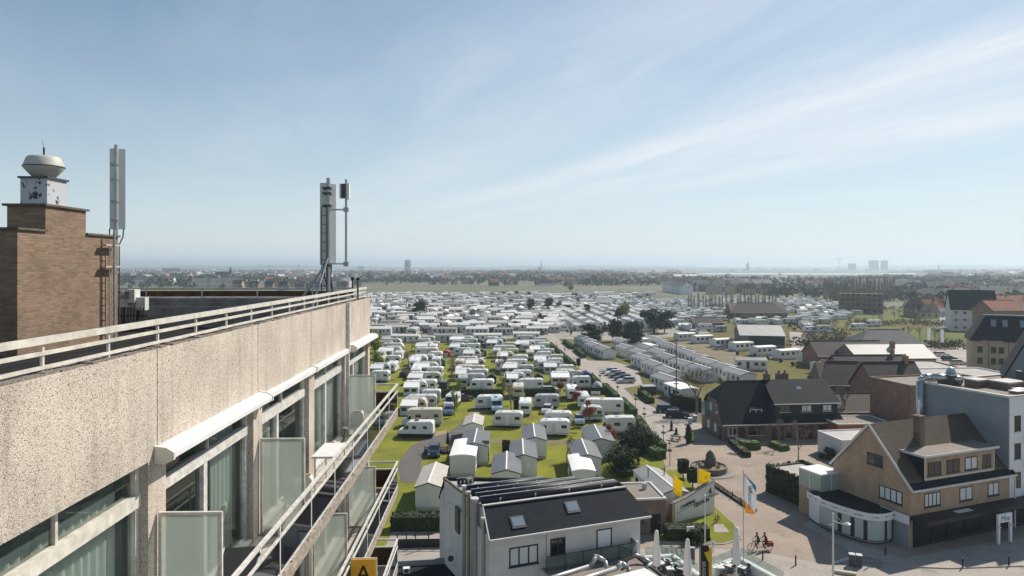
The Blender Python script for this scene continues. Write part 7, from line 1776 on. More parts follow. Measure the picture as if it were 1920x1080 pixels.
# black and yellow banner in the foreground
bE = PD(1312, 1022, 47.0); bE2 = PD(1330, 1080, 47.0)
t = thing('advert_banner', 'black banner with yellow edge and vertical lettering in front of the terrace', 'banner', (bE.x, bE.y, 0), R(-4))
b = MB(); pole(b, 0, 0, 0, bE.z + .1, .045); b.build('pole', M_dark, t)
b = MB(); b.box(.05, .62, -.012, .012, bE.z - 4.2, bE.z); bn = b.build('cloth', M_black, t)
b = MB(); b.box(.62, .82, -.014, .014, bE.z - 4.2, bE.z - .12); b.slab([(.30, -.016, bE.z - .5), (.62, -.016, bE.z - .4), (.62, -.016, bE.z - 1.2), (.52, -.016, bE.z - 1.0)], .004); b.build('yellow_band', mat('yellow_banner_cloth', (.75, .48, .03), .6), bn)
text_part('BRASSERIE', .34, M_gutter, bn, (.26, -.015, bE.z - 1.9), (R(90), R(90), 0), .003)

# street lamps
def lamp_tall():
    t = thing('street_lamp', 'tall white street lamp with curved arm in front of the curved shop', 'street lamp', PD(1562, 962, 60) * Vector((1, 1, 0)) if False else (0, 0, 0))
    return t
bl_ = PD(1562, 962, 56.5)
t = thing('street_lamp', 'tall pale street lamp with curved arm before the curved shop front', 'street lamp', (bl_.x, bl_.y, 0))
b = MB(); b.cyl((0, 0, 0), (0, 0, bl_.z), .10, .06, 10); b.build('pole', M_gutter, t)
b = MB(); b.tube([(0, 0, bl_.z - .6), (.3, -.05, bl_.z - .75), (.8, -.1, bl_.z - .9), (1.05, -.1, bl_.z - .88)], .035); b.tube([(0, 0, bl_.z - .1), (.45, -.05, bl_.z - .45), (.8, -.1, bl_.z - .85)], .02); b.build('arm', M_gutter, t)
b = MB(); b.lathe(0, 0, [(.08, .12), (.26, .0), (.24, -.06), (.05, -.1)], 14); b.xf(Matrix.Translation((1.15, -.1, bl_.z - .85))); b.build('lamp_head', M_alu, t)
b = MB(); b.bar((-.35, 0, bl_.z - .95), (0, 0, bl_.z - .95), .03); b.build('bracket', M_gutter, t)
RG = 'dark globe lamps along the park road'
fl = None
for i, (x, yb, yt, lb) in enumerate([(1158, 745, 728, 'dark disc lamp on the left verge by the tall motorhome'), (1192, 770, 752, 'dark disc lamp beside the hedge gap on the park road'), (1208, 800, 784, 'dark disc lamp at the nearest end of the left verge'), (1244, 838, 821, 'dark disc lamp at the barrier on the plaza'), (1256, 874, 855, 'dark disc lamp on the plaza beside the large pine'), (1125, 722, 706, 'dark disc lamp opposite the parked cars'), (1077, 694, 674, 'dark disc lamp beside the cube-clipped tree'), (1043, 661, 640, 'dark disc lamp at the far end of the park road'), (1059, 668, 652, 'second farthest dark disc lamp on the park road')]):
    p = P(x, yb)
    if fl is None:
        fl = thing('park_lamp', lb, 'street lamp', p, 0, RG)
        b = MB(); b.cyl((0, 0, 0), (0, 0, 2.4), .05); b.cyl((0, 0, 2.4), (0, 0, 3.2), .03); b.build('post', M_dark, fl)
        b = MB(); b.lathe(0, 0, [(.05, 2.05), (.34, 2.12), (.36, 2.3), (.1, 2.42)], 12); b.build('flower_basket', M_ivy, fl)
        b = MB(); b.lathe(0, 0, [(.08, 3.1), (.26, 3.2), (.26, 3.28), (.03, 3.42)], 12); b.build('lamp_head', M_dark, fl)
    else: dup(fl, p, 0, lb, RG)
# tall dark lighting pole among the homes
p = P(1268, 768); t = thing('utility_pole', 'tall thin dark pole standing among the mobile homes', 'pole', p)
b = MB(); b.cyl((0, 0, 0), (0, 0, 13.5), .14, .08, 8); b.build('pole', M_dark, t)
b = MB(); b.box(-.5, .5, -.1, .1, 5.0, 5.15); b.build('crossarm', M_dark, t)
# bollards
bo = None
for i, (x, y, lb) in enumerate([(1492, 1061, 'dark bollard nearest the shop corner on the sunlit pavement'), (1430, 1052, 'dark bollard just below the riding cyclists'), (1373, 1048, 'dark bollard beside the tallest closed parasol'), (1660, 1044, 'dark bollard in the shade at the curved shop'), (1805, 1066, 'dark bollard in the shade before the dark shop'), (1892, 1062, 'dark bollard in the shade before the white portal')]):
    if bo is None:
        bo = thing('bollard', lb, 'bollard', P(x, y), 0, 'bollards along the street'); b = MB(); b.cyl((0, 0, 0), (0, 0, .95), .075, .065, 10); b.build('post', M_black, bo); b = MB(); b.cyl((0, 0, .95), (0, 0, 1.0), .08, .05, 10); b.build('cap', M_dark, bo)
    else: dup(bo, P(x, y), 0, lb, 'bollards along the street')
# low beam in the street, road sign post
t = thing('street_planter', 'pale low beam lying beside the tall street lamp', 'barrier beam', P(1585, 1078), R(-22)); b = MB(); b.box(-.9, .9, -.12, .12, .12, .32); b.build('beam', mat('pale_yellow_beam', (.5, .46, .33), .7), t)
for s_ in (-.7, .7):
    b = MB(); b.box(s_ - .1, s_ + .1, -.16, .16, 0, .12); b.build('foot', M_conc, t)
t = thing('litter_bin', 'dark twin recycling bins with pale lid in the shaded street', 'bin', P(1604, 1062), R(-20))
for s_ in (-.3, .3):
    b = MB(); b.box(s_ - .24, s_ + .24, -.25, .25, 0, 1.1); o = b.build('bin_body', M_dark, t); b = MB(); b.box(s_ - .26, s_ + .26, -.27, .27, 1.1, 1.16); b.build('lid', M_galv, o)
# signpost cluster near the plaza lamp: low black chessboard-like figures = barrier and yellow sign
t = thing('gate_barrier', 'red and white lifting barrier across the park entrance', 'barrier', P(1228, 838), R(4))
b = MB(); b.cyl((0, 0, 0), (0, 0, 1.1), .12); b.cyl((3.6, 0, 0), (3.6, 0, 1.0), .05); b.build('post', M_white, t)
for k in range(9):
    b = MB(); b.box(.1 + k * .4, .5 + k * .4, -.04, .04, 1.0, 1.1); b.build('arm_section', M_white if k % 2 else mat('barrier_red', (.55, .06, .04), .5), t)
for i, (x, y, h_, lb) in enumerate([(1259, 808, 1.8, 'black carved figure, taller of the pair at the park entrance'), (1268, 815, 1.2, 'black carved figure, shorter of the pair at the park entrance')]):
    t = thing('carved_figure', lb, 'sculpture', P(x, y)); b = MB(); b.lathe(0, 0, [(.32, 0), (.36, .2), (.2, .35), (.26, h_ * .6), (.12, h_ * .8), (.18, h_ * .9), (.05, h_)], 10); b.build('body', M_black, t); b = MB(); b.box(-.45, .45, -.3, .3, 0, .1); b.build('base', M_dark, t)
t = thing('picnic_bench', 'dark wooden picnic bench beside the carved figures', 'bench', P(1267, 826), R(-30))
b = MB(); b.box(-.9, .9, -.35, .35, .7, .75); b.build('table_top', M_black, t)
for s_ in (-1, 1):
    b = MB(); b.box(-.9, .9, s_ * .7 - .13, s_ * .7 + .13, .42, .46); b.build('seat', M_black, t)
    b = MB(); b.bar((s_ * .6, -.75, 0), (s_ * .6, .3, .72), .08); b.bar((s_ * .6, .75, 0), (s_ * .6, -.3, .72), .08); b.build('leg', M_black, t)
t = thing('clipped_column', 'dark clipped conifer column beside the yellow safety figure', 'shrub', P(1291, 832)); b = MB(); leaves(b, (0, 0, 1.6), (.55, .55, 1.6), 500, .12, rr, .3); b.build('foliage', M_dkhedge, t, fix=False); b = MB(); b.lathe(0, 0, [(.4, .1), (.45, 1.5), (.3, 2.9), (.05, 3.1)], 10); b.build('core', M_dkhedge, t)
t = thing('traffic_figure', 'fluorescent yellow child-shaped traffic figure standing in the house shade', 'traffic sign', P(1298, 829)); b = MB(); b.extr([(-.25, .25), (.25, .25), (.33, 1.0), (.2, 1.25), (.16, 1.5), (-.16, 1.5), (-.2, 1.25), (-.33, 1.0)], -.05, .05, 'y'); b.build('figure', mat('fluorescent_yellow', (.42, .62, .02), .6), t); b = MB(); b.box(-.3, .3, -.2, .2, 0, .25); b.build('foot', M_dark, t)
# drain grate on plaza
t = thing('drain_grate', 'dark iron drain grate set in the plaza paving', 'grate', P(1375, 852), R(-40)); b = MB(); b.box(-.8, .8, -.5, .5, .03, .07); b.build('frame', M_dark, t)
for k in range(7):
    b = MB(); b.box(-.7 + k * .22, -.6 + k * .22, -.45, .45, .071, .085); b.build('bar', M_black, t)
# white clutter at house corner: bins
t = thing('wheelie_bin', 'pale grey wheelie bin at the left corner of the dark-roofed house', 'bin', P(1303, 790)); b = MB(); b.extr([(-.28, .1), (.28, .1), (.34, 1.05), (-.34, 1.05)], -.3, .3, 'y'); b.build('bin_body', M_galv, t); b = MB(); b.box(-.36, .36, -.34, .34, 1.05, 1.12); b.build('lid', M_white, t)
t = thing('wheelie_bin', 'blue-grey wheelie bin nearer the parked black car', 'bin', P(1294, 795)); b = MB(); b.extr([(-.28, .1), (.28, .1), (.34, 1.05), (-.34, 1.05)], -.3, .3, 'y'); b.build('bin_body', mat('blue_grey_plastic', (.3, .4, .45), .5), t); b = MB(); b.box(-.36, .36, -.34, .34, 1.05, 1.12); b.build('lid', M_white, t)
# garden shed right verge
t = thing('garden_shed', 'dark flat-roofed garden shed beside the white gabled home', 'shed', P(1218, 742) + Vector((0, 1.5, 0)), R(10)); b = MB(); b.box(-1.4, 1.4, -1.2, 1.2, 0, 1.9); b.build('wall', M_dark, t); b = MB(); b.box(-1.5, 1.5, -1.3, 1.3, 1.9, 1.98); b.build('roof', M_galv, t)
t = thing('white_bench', 'white bench on the lawn below the road hedge', 'bench', P(1117, 742)); b = MB(); b.box(-1.0, 1.0, -.2, .2, .42, .48); b.build('seat', M_white, t); b = MB(); b.box(-1.0, 1.0, .2, .25, .6, .9); b.build('backrest', M_white, t)
for s_ in (-.8, .8):
    b = MB(); b.box(s_ - .04, s_ + .04, -.18, .22, 0, .42); b.build('leg', M_white, t)

# ---------------- bicycles and riders
def wheel_mesh(r=.34):
    b = MB(); n = 22
    for i in range(n):
        a0, a1 = 6.2832 * i / n, 6.2832 * (i + 1) / n
        b.bar((math.cos(a0) * r, 0, math.sin(a0) * r), (math.cos(a1) * r, 0, math.sin(a1) * r), .035)
    for i in range(8): a0 = 6.2832 * i / 8; b.bar((0, 0, 0), (math.cos(a0) * r, 0, math.sin(a0) * r), .006)
    return b.mesh('wheel', M_tyre)
WM = wheel_mesh()
def bicycle(label, loc, rz, group=None, name='bicycle', paint=None, tandem=False):
    t = thing(name, label, 'bicycle', loc, rz, group); L = 1.0 if not tandem else 1.75
    for x in (0, L + .05):
        o = bpy.data.objects.new('wheel', WM); COL.objects.link(o); o.parent = t; o.location = (x, 0, .34)
    b = MB(); bb = Vector((.45, 0, .28)); seat = Vector((.28, 0, .82)); head = Vector((L - .12, 0, .85))
    for p, q in ((bb, seat), (seat, head), (bb, head), (bb, Vector((0, 0, .34))), (seat, Vector((0, 0, .34))), (head, Vector((L + .05, 0, .34))), (head, head + Vector((-.04, 0, .18)))): b.bar(p, q, .035)
    if tandem: b.bar(Vector((1.15, 0, .28)), Vector((1.02, 0, .86)), .035); b.bar(bb, Vector((1.15, 0, .28)), .035)
    b.build('frame', paint or M_black, t)
    for x in ((.24,) if not tandem else (.24, .98)):
        b = MB(); b.box(x - .14, x + .12, -.08, .08, .88, .93); b.build('saddle', M_black, t)
    b = MB(); h_ = head + Vector((-.04, 0, .18)); b.bar(h_ + Vector((0, -.28, 0)), h_ + Vector((0, .28, 0)), .03); b.build('handlebar', M_galv, t)
    return t
rr = random.Random(3)
for i, lb in enumerate(['leftmost against the dark hedge', 'second from the left in the row', 'third in the row below the hedge', 'fourth in the row, before the white pole', 'fifth in the row beside the round sign', 'rightmost of the parked row']):
    bicycle('parked black bicycle, ' + lb, P(1238 + i * 9, 1040 + (i % 2) * 5), R(-60 + rr.uniform(-15, 15)), 'bicycles parked below the sign hedge')
bicycle('bicycle leaning by the right end of the sign wall', P(1340, 985), R(50))
# riders on a tandem: continuous skinned figures
M_skin = mat('skin', (0.45, 0.28, 0.20), .6); M_jack = mat('dark_maroon_jacket', (0.07, 0.02, 0.022), .8); M_jack2 = mat('black_jacket', (0.02, 0.02, 0.024), .8)
tp = P(1425, 1032)
def rider(label, x, coat, fwd=1):
    root = thing('person', label, 'person', tp + Vector((x, 0, 0)), 0)
    J = {'pel': (0, 0, .95), 'spine': (.06, 0, 1.18), 'chest': (.14, 0, 1.38), 'neck': (.18, 0, 1.52), 'hd': (.21, 0, 1.62), 'top': (.22, 0, 1.76),
         'sl': (.15, .19, 1.43), 'el': (.30, .25, 1.22), 'wl': (.50, .22, 1.12), 'hl': (.57, .21, 1.12), 'sr': (.15, -.19, 1.43), 'er': (.30, -.25, 1.22), 'wr': (.50, -.22, 1.12), 'hr': (.57, -.21, 1.12),
         'hpl': (.0, .10, .92), 'kl': (.38, .12, .80), 'al': (.28, .12, .38), 'tl': (.42, .12, .34), 'hpr': (0, -.10, .92), 'kr': (.34, -.12, .62), 'ar': (.18, -.12, .22), 'tr': (.32, -.12, .18)}
    Rd = {'pel': .15, 'spine': .14, 'chest': .16, 'neck': .06, 'hd': .095, 'top': .075, 'sl': .075, 'sr': .075, 'el': .05, 'er': .05, 'wl': .032, 'wr': .032, 'hl': .035, 'hr': .035, 'hpl': .10, 'hpr': .10, 'kl': .065, 'kr': .065, 'al': .045, 'ar': .045, 'tl': .035, 'tr': .035}
    E = [('pel', 'spine'), ('spine', 'chest'), ('chest', 'neck'), ('neck', 'hd'), ('hd', 'top'), ('chest', 'sl'), ('sl', 'el'), ('el', 'wl'), ('wl', 'hl'), ('chest', 'sr'), ('sr', 'er'), ('er', 'wr'), ('wr', 'hr'), ('pel', 'hpl'), ('hpl', 'kl'), ('kl', 'al'), ('al', 'tl'), ('pel', 'hpr'), ('hpr', 'kr'), ('kr', 'ar'), ('ar', 'tr')]
    ks = list(J); me = bpy.data.meshes.new('body'); me.from_pydata([(J[k][0] * fwd, J[k][1], J[k][2]) for k in ks], [(ks.index(a), ks.index(c)) for a, c in E], [])
    o = bpy.data.objects.new('body', me); COL.objects.link(o); me.materials.append(coat); o.parent = root
    sk = o.modifiers.new('skin', 'SKIN'); ld = me.skin_vertices[0].data if me.skin_vertices else None
    if ld is None: me.skin_vertices.new() if hasattr(me.skin_vertices, 'new') else None; ld = me.skin_vertices[0].data if me.skin_vertices else None
    if ld:
        for i, k in enumerate(ks): ld[i].radius = (Rd[k], Rd[k])
        ld[0].use_root = True
    ss = o.modifiers.new('sub', 'SUBSURF'); ss.levels = 1; ss.render_levels = 1
    b = MB(); b.lathe(.21 * fwd, 0, [(.05, 1.53), (.09, 1.58), (.10, 1.66), (.085, 1.74), (.03, 1.785)], 12); b.build('head', M_skin, root, smooth=True)
    b = MB(); b.lathe(.20 * fwd, 0, [(.104, 1.655), (.112, 1.70), (.09, 1.775), (.03, 1.81)], 12); b.build('hair', M_black, root, smooth=True)
    for sy in (-1, 1):
        b = MB(); b.lathe(.60 * fwd, sy * .21, [(.02, 1.08), (.035, 1.10), (.035, 1.14), (.01, 1.16)], 8); b.build('hand', M_skin, root)
    return root
bk = bicycle('dark tandem bicycle with a red pannier ridden across the junction', tp + Vector((.9, 0, .02)), R(180), name='tandem_bicycle', tandem=True)
b = MB(); b.box(-.35, .25, -.24, -.10, .45, .85); b.box(-.35, .25, .10, .24, .45, .85); b.build('pannier', mat('maroon_pannier', (.22, .03, .04), .7), bk)
rider('front cyclist in dark jacket leaning to the handlebar of the tandem', -.10, M_jack2, -1)
rider('rear cyclist in maroon jacket seated behind on the tandem', .66, M_jack, -1)

# ---------------- terrace with closed parasols
M_par = mat('white_folded_parasol', (0.72, 0.71, 0.70), .8, var=.12, vscale=6)
pf = None
for i, (x, yt, yb, lb) in enumerate([(1231, 996, 1047, 'closed white parasol, leftmost on the terrace, beside the bicycles'), (1289, 1012, 1085, 'closed white parasol in the middle, next to the grey meter post'), (1381, 990, 1075, 'tallest closed white parasol, rightmost on the terrace')]):
    d_ = F * H / (1120 - 500) if i else F * H / (1095 - 500); p = PD(x, yt, d_); h_ = p.z
    if i == 2: pass
    t = thing('closed_parasol', lb, 'parasol', (p.x, p.y, 0), 0, 'closed parasols on the cafe terrace')
    b = MB(); b.cyl((0, 0, 0), (0, 0, h_), .05, .05, 10); b.build('pole', M_alu, t)
    b = MB(); n = 20; v = []; pr = [(.30, h_ - 3.0), (.33, h_ - 2.2), (.24, h_ - 1.2), (.19, h_ - .4), (.15, h_ + .0), (.03, h_ + .12)]
    for r__, z in pr:
        for k in range(n): a = 6.2832 * k / n; q = r__ * (1 + .16 * math.cos(a * 6 + z)); v.append((math.cos(a) * q, math.sin(a) * q, z))
    b.add(v, [(j * n + k, j * n + (k + 1) % n, (j + 1) * n + (k + 1) % n, (j + 1) * n + k) for j in range(5) for k in range(n)] + [tuple(range(5 * n, 6 * n))]); b.build('folded_canopy', M_par, t, smooth=True)
    b = MB(); b.box(-.4, .4, -.4, .4, 0, .1); b.build('base', M_conc, t)
# terrace: white planters, glass windbreak, tables and chairs
ter = thing('terrace_enclosure', 'white planter walls with glass windbreaks enclosing the cafe terrace', 'terrace enclosure', (0, 0, 0))
segs = [((1210, 1062), (1262, 1058)), ((1262, 1058), (1310, 1096)), ((1335, 1082), (1385, 1062)), ((1385, 1062), (1470, 1110))]
for (a, c) in segs:
    p, q = P(*a), P(*c); b = MB(); b.bar(p + Vector((0, 0, .45)), q + Vector((0, 0, .45)), .55, .9); b.build('planter_wall', M_white, ter)
    b = MB(); b.bar(p + Vector((0, .1, 1.35)), q + Vector((0, .1, 1.35)), .02, .8); b.build('windbreak_pane', glass_mat('clear_windbreak_glass', (.45, .55, .52), .28, .05), ter)
sg_ = thing('terrace_paving_slab', 'pale raised terrace floor behind the planters', 'terrace floor', P(1350, 1090)); sg_['label'] = 'pale tiled terrace floor enclosed by white planters'
b = MB(); b.box(-7.5, 3.5, -8, .2, 0.06, .1); b.build('floor_tiles', M_walk, sg_)
ct = None
def cafe_chair():
    t = thing('cafe_chair', 'dark wicker cafe chair', 'chair', (0, 0, 0))
    b = MB(); b.box(-.24, .24, -.24, .24, .42, .47); b.build('seat', M_dark, t); b = MB(); b.box(-.24, .24, .2, .25, .47, .85); b.build('backrest', M_dark, t)
    for sx in (-.2, .2):
        for sy in (-.2, .2):
            b = MB(); b.box(sx - .02, sx + .02, sy - .02, sy + .02, 0, .42); b.build('leg', M_dark, t)
    return t
ch0 = cafe_chair(); tb0 = thing('cafe_table', 'small pale square cafe table', 'table', (0, 0, 0)); b = MB(); b.box(-.35, .35, -.35, .35, .72, .75); b.build('table_top', M_gutter, tb0); b = MB(); b.cyl((0, 0, .02), (0, 0, .72), .03); b.build('leg', M_dark, tb0); b = MB(); b.box(-.2, .2, -.2, .2, 0, .03); b.build('foot', M_dark, tb0)
first = True; n_ = 0
for r_, (x, y) in enumerate([(1252, 1066), (1266, 1074), (1240, 1072), (1278, 1082), (1256, 1082), (1350, 1080), (1366, 1076), (1392, 1080)]):
    p = P(x, y); p.z = .1; side = 'left terrace' if r_ < 5 else 'right terrace'
    if r_ == 0: tb0.location = p; tb0['label'] = 'pale square table in the left corner of the left terrace'; tb0['group'] = 'cafe tables'
    else: dup(tb0, p, rr.uniform(0, 1), 'pale square cafe table on the %s, %s counting from the planters' % (side, ORD[r_ if r_ < 5 else r_ - 5]), 'cafe tables')
    for k in range(3):
        a = rr.uniform(0, 1) + k * 2.1; q = p + Vector((math.cos(a) * .62, math.sin(a) * .62, 0)); lb = 'dark wicker chair drawn up to a pale table on the ' + side
        if first: ch0.location = q; ch0.rotation_euler = (0, 0, a - R(90)); ch0['label'] = lb; ch0['group'] = 'cafe chairs on the ' + side; first = False
        else: dup(ch0, q, a - R(90), lb, 'cafe chairs on the ' + side)
t = thing('meter_post', 'grey upright parking meter cabinet between the parasols', 'meter', P(1298, 1057), R(-8)); b = MB(); b.box(-.22, .22, -.15, .15, 0, 1.5); b.build('cabinet', M_dark, t); b = MB(); b.box(-.25, .25, -.18, .18, 1.5, 1.56); b.build('lid', M_galv, t)
t = thing('round_sign', 'small white round sign lying low beside the black banner', 'sign', P(1337, 1037)); b = MB(); b.cyl((0, -.02, .9), (0, .02, .9), .3, n=18); b.build('disc', M_white, t); b = MB(); b.cyl((0, 0, 0), (0, 0, .9), .03); b.build('post', M_galv, t); b = MB(); b.cyl((0, -.025, .9), (0, -.02, .9), .08, n=10); b.build('symbol', M_black, t)
# dark fenced yard left of the solar house
t = thing('steel_fence', 'low black steel fence with tall posts in front of the loading yard', 'fence', P(745, 1028), R(2))
b = MB(); b.box(0, 6.5, -.03, .03, .0, .9); b.build('panel', M_black, t)
b = MB(); b.box(0, 6.5, -.05, .05, 1.45, 1.52); b.build('rail', M_black, t)
for x in (0, .9, 1.8, 3.1, 4.5, 6.4):
    b = MB(); b.box(x - .05, x + .05, -.05, .05, 0, 2.6 if x == 3.1 else 1.5); b.build('post', M_black, t)
# flags by the far street
for i, (x, y0, y1, yb, m_, lb) in enumerate([(1690, 615, 628, 660, M_lime, 'small green flag on a thin pole behind the pale-roofed hall'), (1738, 615, 638, 668, M_fw, 'white vertical flag, left of the pair by the street'), (1763, 618, 642, 672, M_fw, 'white vertical flag, right of the pair by the street')]):
    p = P(x, yb); h_ = H - (y0 - 500) * p.y / F; h1 = H - (y1 - 500) * p.y / F
    t = thing('street_flag', lb, 'flag', p); b = MB(); b.cyl((0, 0, 0), (0, 0, h_), .06); b.build('flag_pole', M_galv, t); b = MB(); b.box(.06, 1.1, -.02, .02, h1, h_); b.build('cloth', m_, t)
# satellite dish on home 5
t = thing('satellite_dish', 'small white dish fixed to the end wall of the middle gabled home', 'satellite dish', P(990, 880, 0)); pz = P(990, 898); t.location = (pz.x, pz.y - .12, 1.9)
b = MB(); b.lathe(0, 0, [(.02, 0), (.2, .03), (.32, .1)], 14); b.xf(Matrix.Rotation(R(70), 4, 'X')); b.build('dish', M_white, t); b = MB(); b.bar((0, .1, 0), (0, -.25, -.05), .02); b.build('arm', M_galv, t)
# ================================================================ town and horizon
rr = random.Random(77)
def tree_blob(b, x, y, w_, h, rr, mi=0, n=26, z=0):
    s = max(.8, w_ * .20); xp_ = 960 + x * F / y
    if 1275 < xp_ < 1730: h = min(h, max(2.5, H - 17.5 * y / F))
    leaves(b, (x, y, z + h * .55), (w_ / 2, w_ / 2, h * .48), n, s, rr, .35)
# far woods and hedgerows: stuff
b = MB()
lines = []
for _ in range(150):
    yp = 501.5 + 36 * rr.random() ** 1.6; d = F * H / (yp - 500); d = min(d, 9000)
    x = (rr.uniform(150, 1990) - 960) * d / F; ln = rr.uniform(.03, .16) * d; lines.append((x, d, ln))
for x, d, ln in lines:
    if 1270 < 960 + x * F / d < 1740 and 508 < 500 + H * F / d < 526: continue
    if 500 + H * F / d > 534 and 690 < 960 + x * F / d < 1120: continue
    s = 8 + d * .0022; n = int(ln / (s * .55)); n = min(n, 46); an = rr.uniform(-.25, .25); hh = rr.uniform(8, 15)
    for i in range(n):
        u = (i / max(1, n - 1) - .5) * ln
        tree_blob(b, x + u, d + u * an + rr.uniform(-6, 6), s * rr.uniform(.8, 1.5), hh * rr.uniform(.7, 1.2), rr, n=12 if d > 2500 else 22)
b.build('distant_woodland', M_far, kind='stuff', label='hazy tree belts and hedgerows stretching to the horizon', fix=False)
# a continuous low wooded ridge at the horizon
hl_ = MB(); pts = []; n = 120
for i in range(n + 1):
    a = R(-52 + 104 * i / n); dd = 9500; h = 34 + 10 * math.sin(i * .21) + 5 * math.sin(i * .83 + 1) + 3 * math.sin(i * 1.9)
    pts.append((math.sin(a) * dd, math.cos(a) * dd, h))
v = []
for x, y, h in pts: v += [(x * .965, y * .965, 0), (x, y, h), (x * 1.2, y * 1.2, h * .8)]
hl_.add(v, [(3 * i, 3 * i + 3, 3 * i + 4, 3 * i + 1) for i in range(n)] + [(3 * i + 1, 3 * i + 4, 3 * i + 5, 3 * i + 2) for i in range(n)])
hl_.build('hills', M_far, kind='structure', label='low wooded ridge along the horizon')
# nearer treed gardens between the town houses
TW = [M_brickd, M_brickr, M_whitew, M_bricky, M_render]; TR = [M_tileb, M_tiler, M_tileg, M_slate, M_tileb]
def town_mesh(L, W, e, r, wm, rm, seed):
    b = MB(); w2, l2 = W / 2, L / 2; q = random.Random(seed)
    b.extr([(-w2, 0), (w2, 0), (w2, e), (0, r - .05), (-w2, e)], -l2, l2, 'x', 0)
    for s_ in (-1, 1): b.slab([(-l2 - .3, s_ * (w2 + .3), e - .15), (-l2 - .3, 0, r + .08), (l2 + .3, 0, r + .08), (l2 + .3, s_ * (w2 + .3), e - .15)], .12, 1)
    for z in [1.0] + ([3.8] if e > 5 else []) + ([6.6] if e > 8 else []):
        for i in range(max(2, int(L / 3))):
            x = -l2 + L * (i + .5) / max(2, int(L / 3)); b.box(x - .6, x + .6, -w2 - .04, -w2 + .01, z, z + 1.3, 2)
    for y in (-1.5, 1.5):
        b.box(-l2 - .04, -l2 + .01, y - .5, y + .5, e - 1.8, e - .5, 2)
    x = q.uniform(-l2 * .7, l2 * .7); b.box(x - .4, x + .4, -.4, .4, r - .6, r + 1.0, 3); b.box(-x * .5 - .45, -x * .5 + .45, -w2 * .55 - .5, -w2 * .55 + .5, (e + r) / 2 + .05, (e + r) / 2 + .22, 4)
    return b.mesh('town_house', [wm, rm, M_dkglass, M_brickr, M_skyg])
tms = [town_mesh(q[0], q[1], q[2], q[3], TW[i % 5], TR[(i * 3 + i // 5) % 5], i) for i, q in enumerate([(12, 9, 5.2, 9.5), (10, 8, 5.5, 10), (16, 10, 6, 11), (11, 8, 3.2, 7.5), (22, 11, 8.5, 13), (14, 9, 5.5, 10.5), (9, 8, 5.5, 10), (21, 11, 8, 12.5), (12, 10, 6, 11), (18, 10, 3.5, 8)])]
RN = ['dark brown-roofed', 'orange-roofed', 'grey-roofed', 'slate-roofed', 'brown-roofed']
WN = ['brown brick', 'red brick', 'white', 'yellow brick', 'pale rendered']
zones = [  # x0,x1,yp0,yp1,n, descr
 (1480, 1960, 532, 598, 84, 'in the suburb right of the bare poplars'),
 (1255, 1440, 527, 552, 34, 'on the estate beyond the small poplar row'),
 (690, 1120, 516, 537, 36, 'beyond the long meadow'),
 (225, 690, 516, 545, 44, 'seen over the roof railing between the tower and mast'),
 (1120, 1900, 517, 531, 52, 'on the hazy plain before the lake')]
# streets: short rows of houses facing roughly the same way
for x0, x1, y0, y1, n, ds in zones:
    k = 0; tries = 0
    while k < n and tries < 600:
        tries += 1
        yp = rr.uniform(y0, y1); xp = rr.uniform(x0, x1)
        if ds.startswith('in the suburb') and (xp < 1700 and yp > 556): continue
        if ds.startswith('in the suburb') and yp > 575 and xp > 1800: continue
        if 1270 < xp < 1735 and yp < 537: continue
        d = F * H / (yp - 500); x = (xp - 960) * d / F; a = rr.choice((0, 0, 90, 20, -15)); row = rr.choice((1, 2, 3, 4)); i = rr.randrange(10)
        for j in range(row):
            if k >= n: break
            o = bpy.data.objects.new('town_house', tms[i]); COL.objects.link(o); o.location = (x + j * 18 * math.cos(R(a)), d + j * 18 * math.sin(R(a)), 0); o.rotation_euler = (0, 0, R(a + 90 * (rr.random() < .3)))
            lb = '%s %s house %s' % (WN[i % 5], RN[(i * 3 + i // 5) % 5], ds)
            tag(o, lb, 'house', 'houses ' + ds); k += 1
# far town as one mass
b = MB()
for _ in range(1500):
    yp = 504 + 22 * rr.random() ** 1.2; d = F * H / (yp - 500); x = (rr.uniform(180, 1960) - 960) * d / F
    if 1275 < 960 + x * F / d < 1735 and 508 < yp < 524: continue
    st = len(b.v); L, W, e, r = rr.uniform(9, 40), rr.uniform(8, 14), rr.uniform(4, 9), 0; r = e + rr.uniform(1, 5); w2, l2 = W / 2, L / 2
    wi = rr.choice((0, 0, 1, 2)); ri = rr.choice((3, 3, 4, 5, 6))
    b.extr([(-w2, 0), (w2, 0), (w2, e), (0, r), (-w2, e)], -l2, l2, 'x', wi)
    for s_ in (-1, 1): b.slab([(-l2, s_ * (w2 + .3), e), (-l2, 0, r + .1), (l2, 0, r + .1), (l2, s_ * (w2 + .3), e)], .1, ri)
    b.xf(Matrix.Translation((x, d, 0)) @ Matrix.Rotation(rr.uniform(-.5, .5) + (1.57 if rr.random() < .4 else 0), 4, 'Z'), st)
b.build('distant_town', [M_render, M_brickr, M_whitew, M_tileb, M_tiler, M_tileg, M_zinc], kind='stuff', label='hazy mass of small far roofs before the horizon', fix=False)
# garden trees of the town: one mass of countless crowns
b = MB()
for _ in range(620):
    z_ = rr.choice(zones); yp = rr.uniform(z_[2] - 3, z_[3]); xp = rr.uniform(z_[0], z_[1]); d = F * H / (yp - 500)
    if z_[5].startswith('in the suburb') and (xp < 1715 and yp > 557 or yp > 585): continue
    tree_blob(b, (xp - 960) * d / F + rr.uniform(-6, 6), d + rr.uniform(-9, 9), rr.uniform(5, 11), rr.uniform(5, 12), rr, n=34)
b.build('garden_woodland', mat('mixed_garden_leaves', (0.045, 0.06, 0.03), .8, col2=(0.10, 0.105, 0.06), vscale=.04), kind='stuff', label='garden trees merging between the town houses', fix=False)
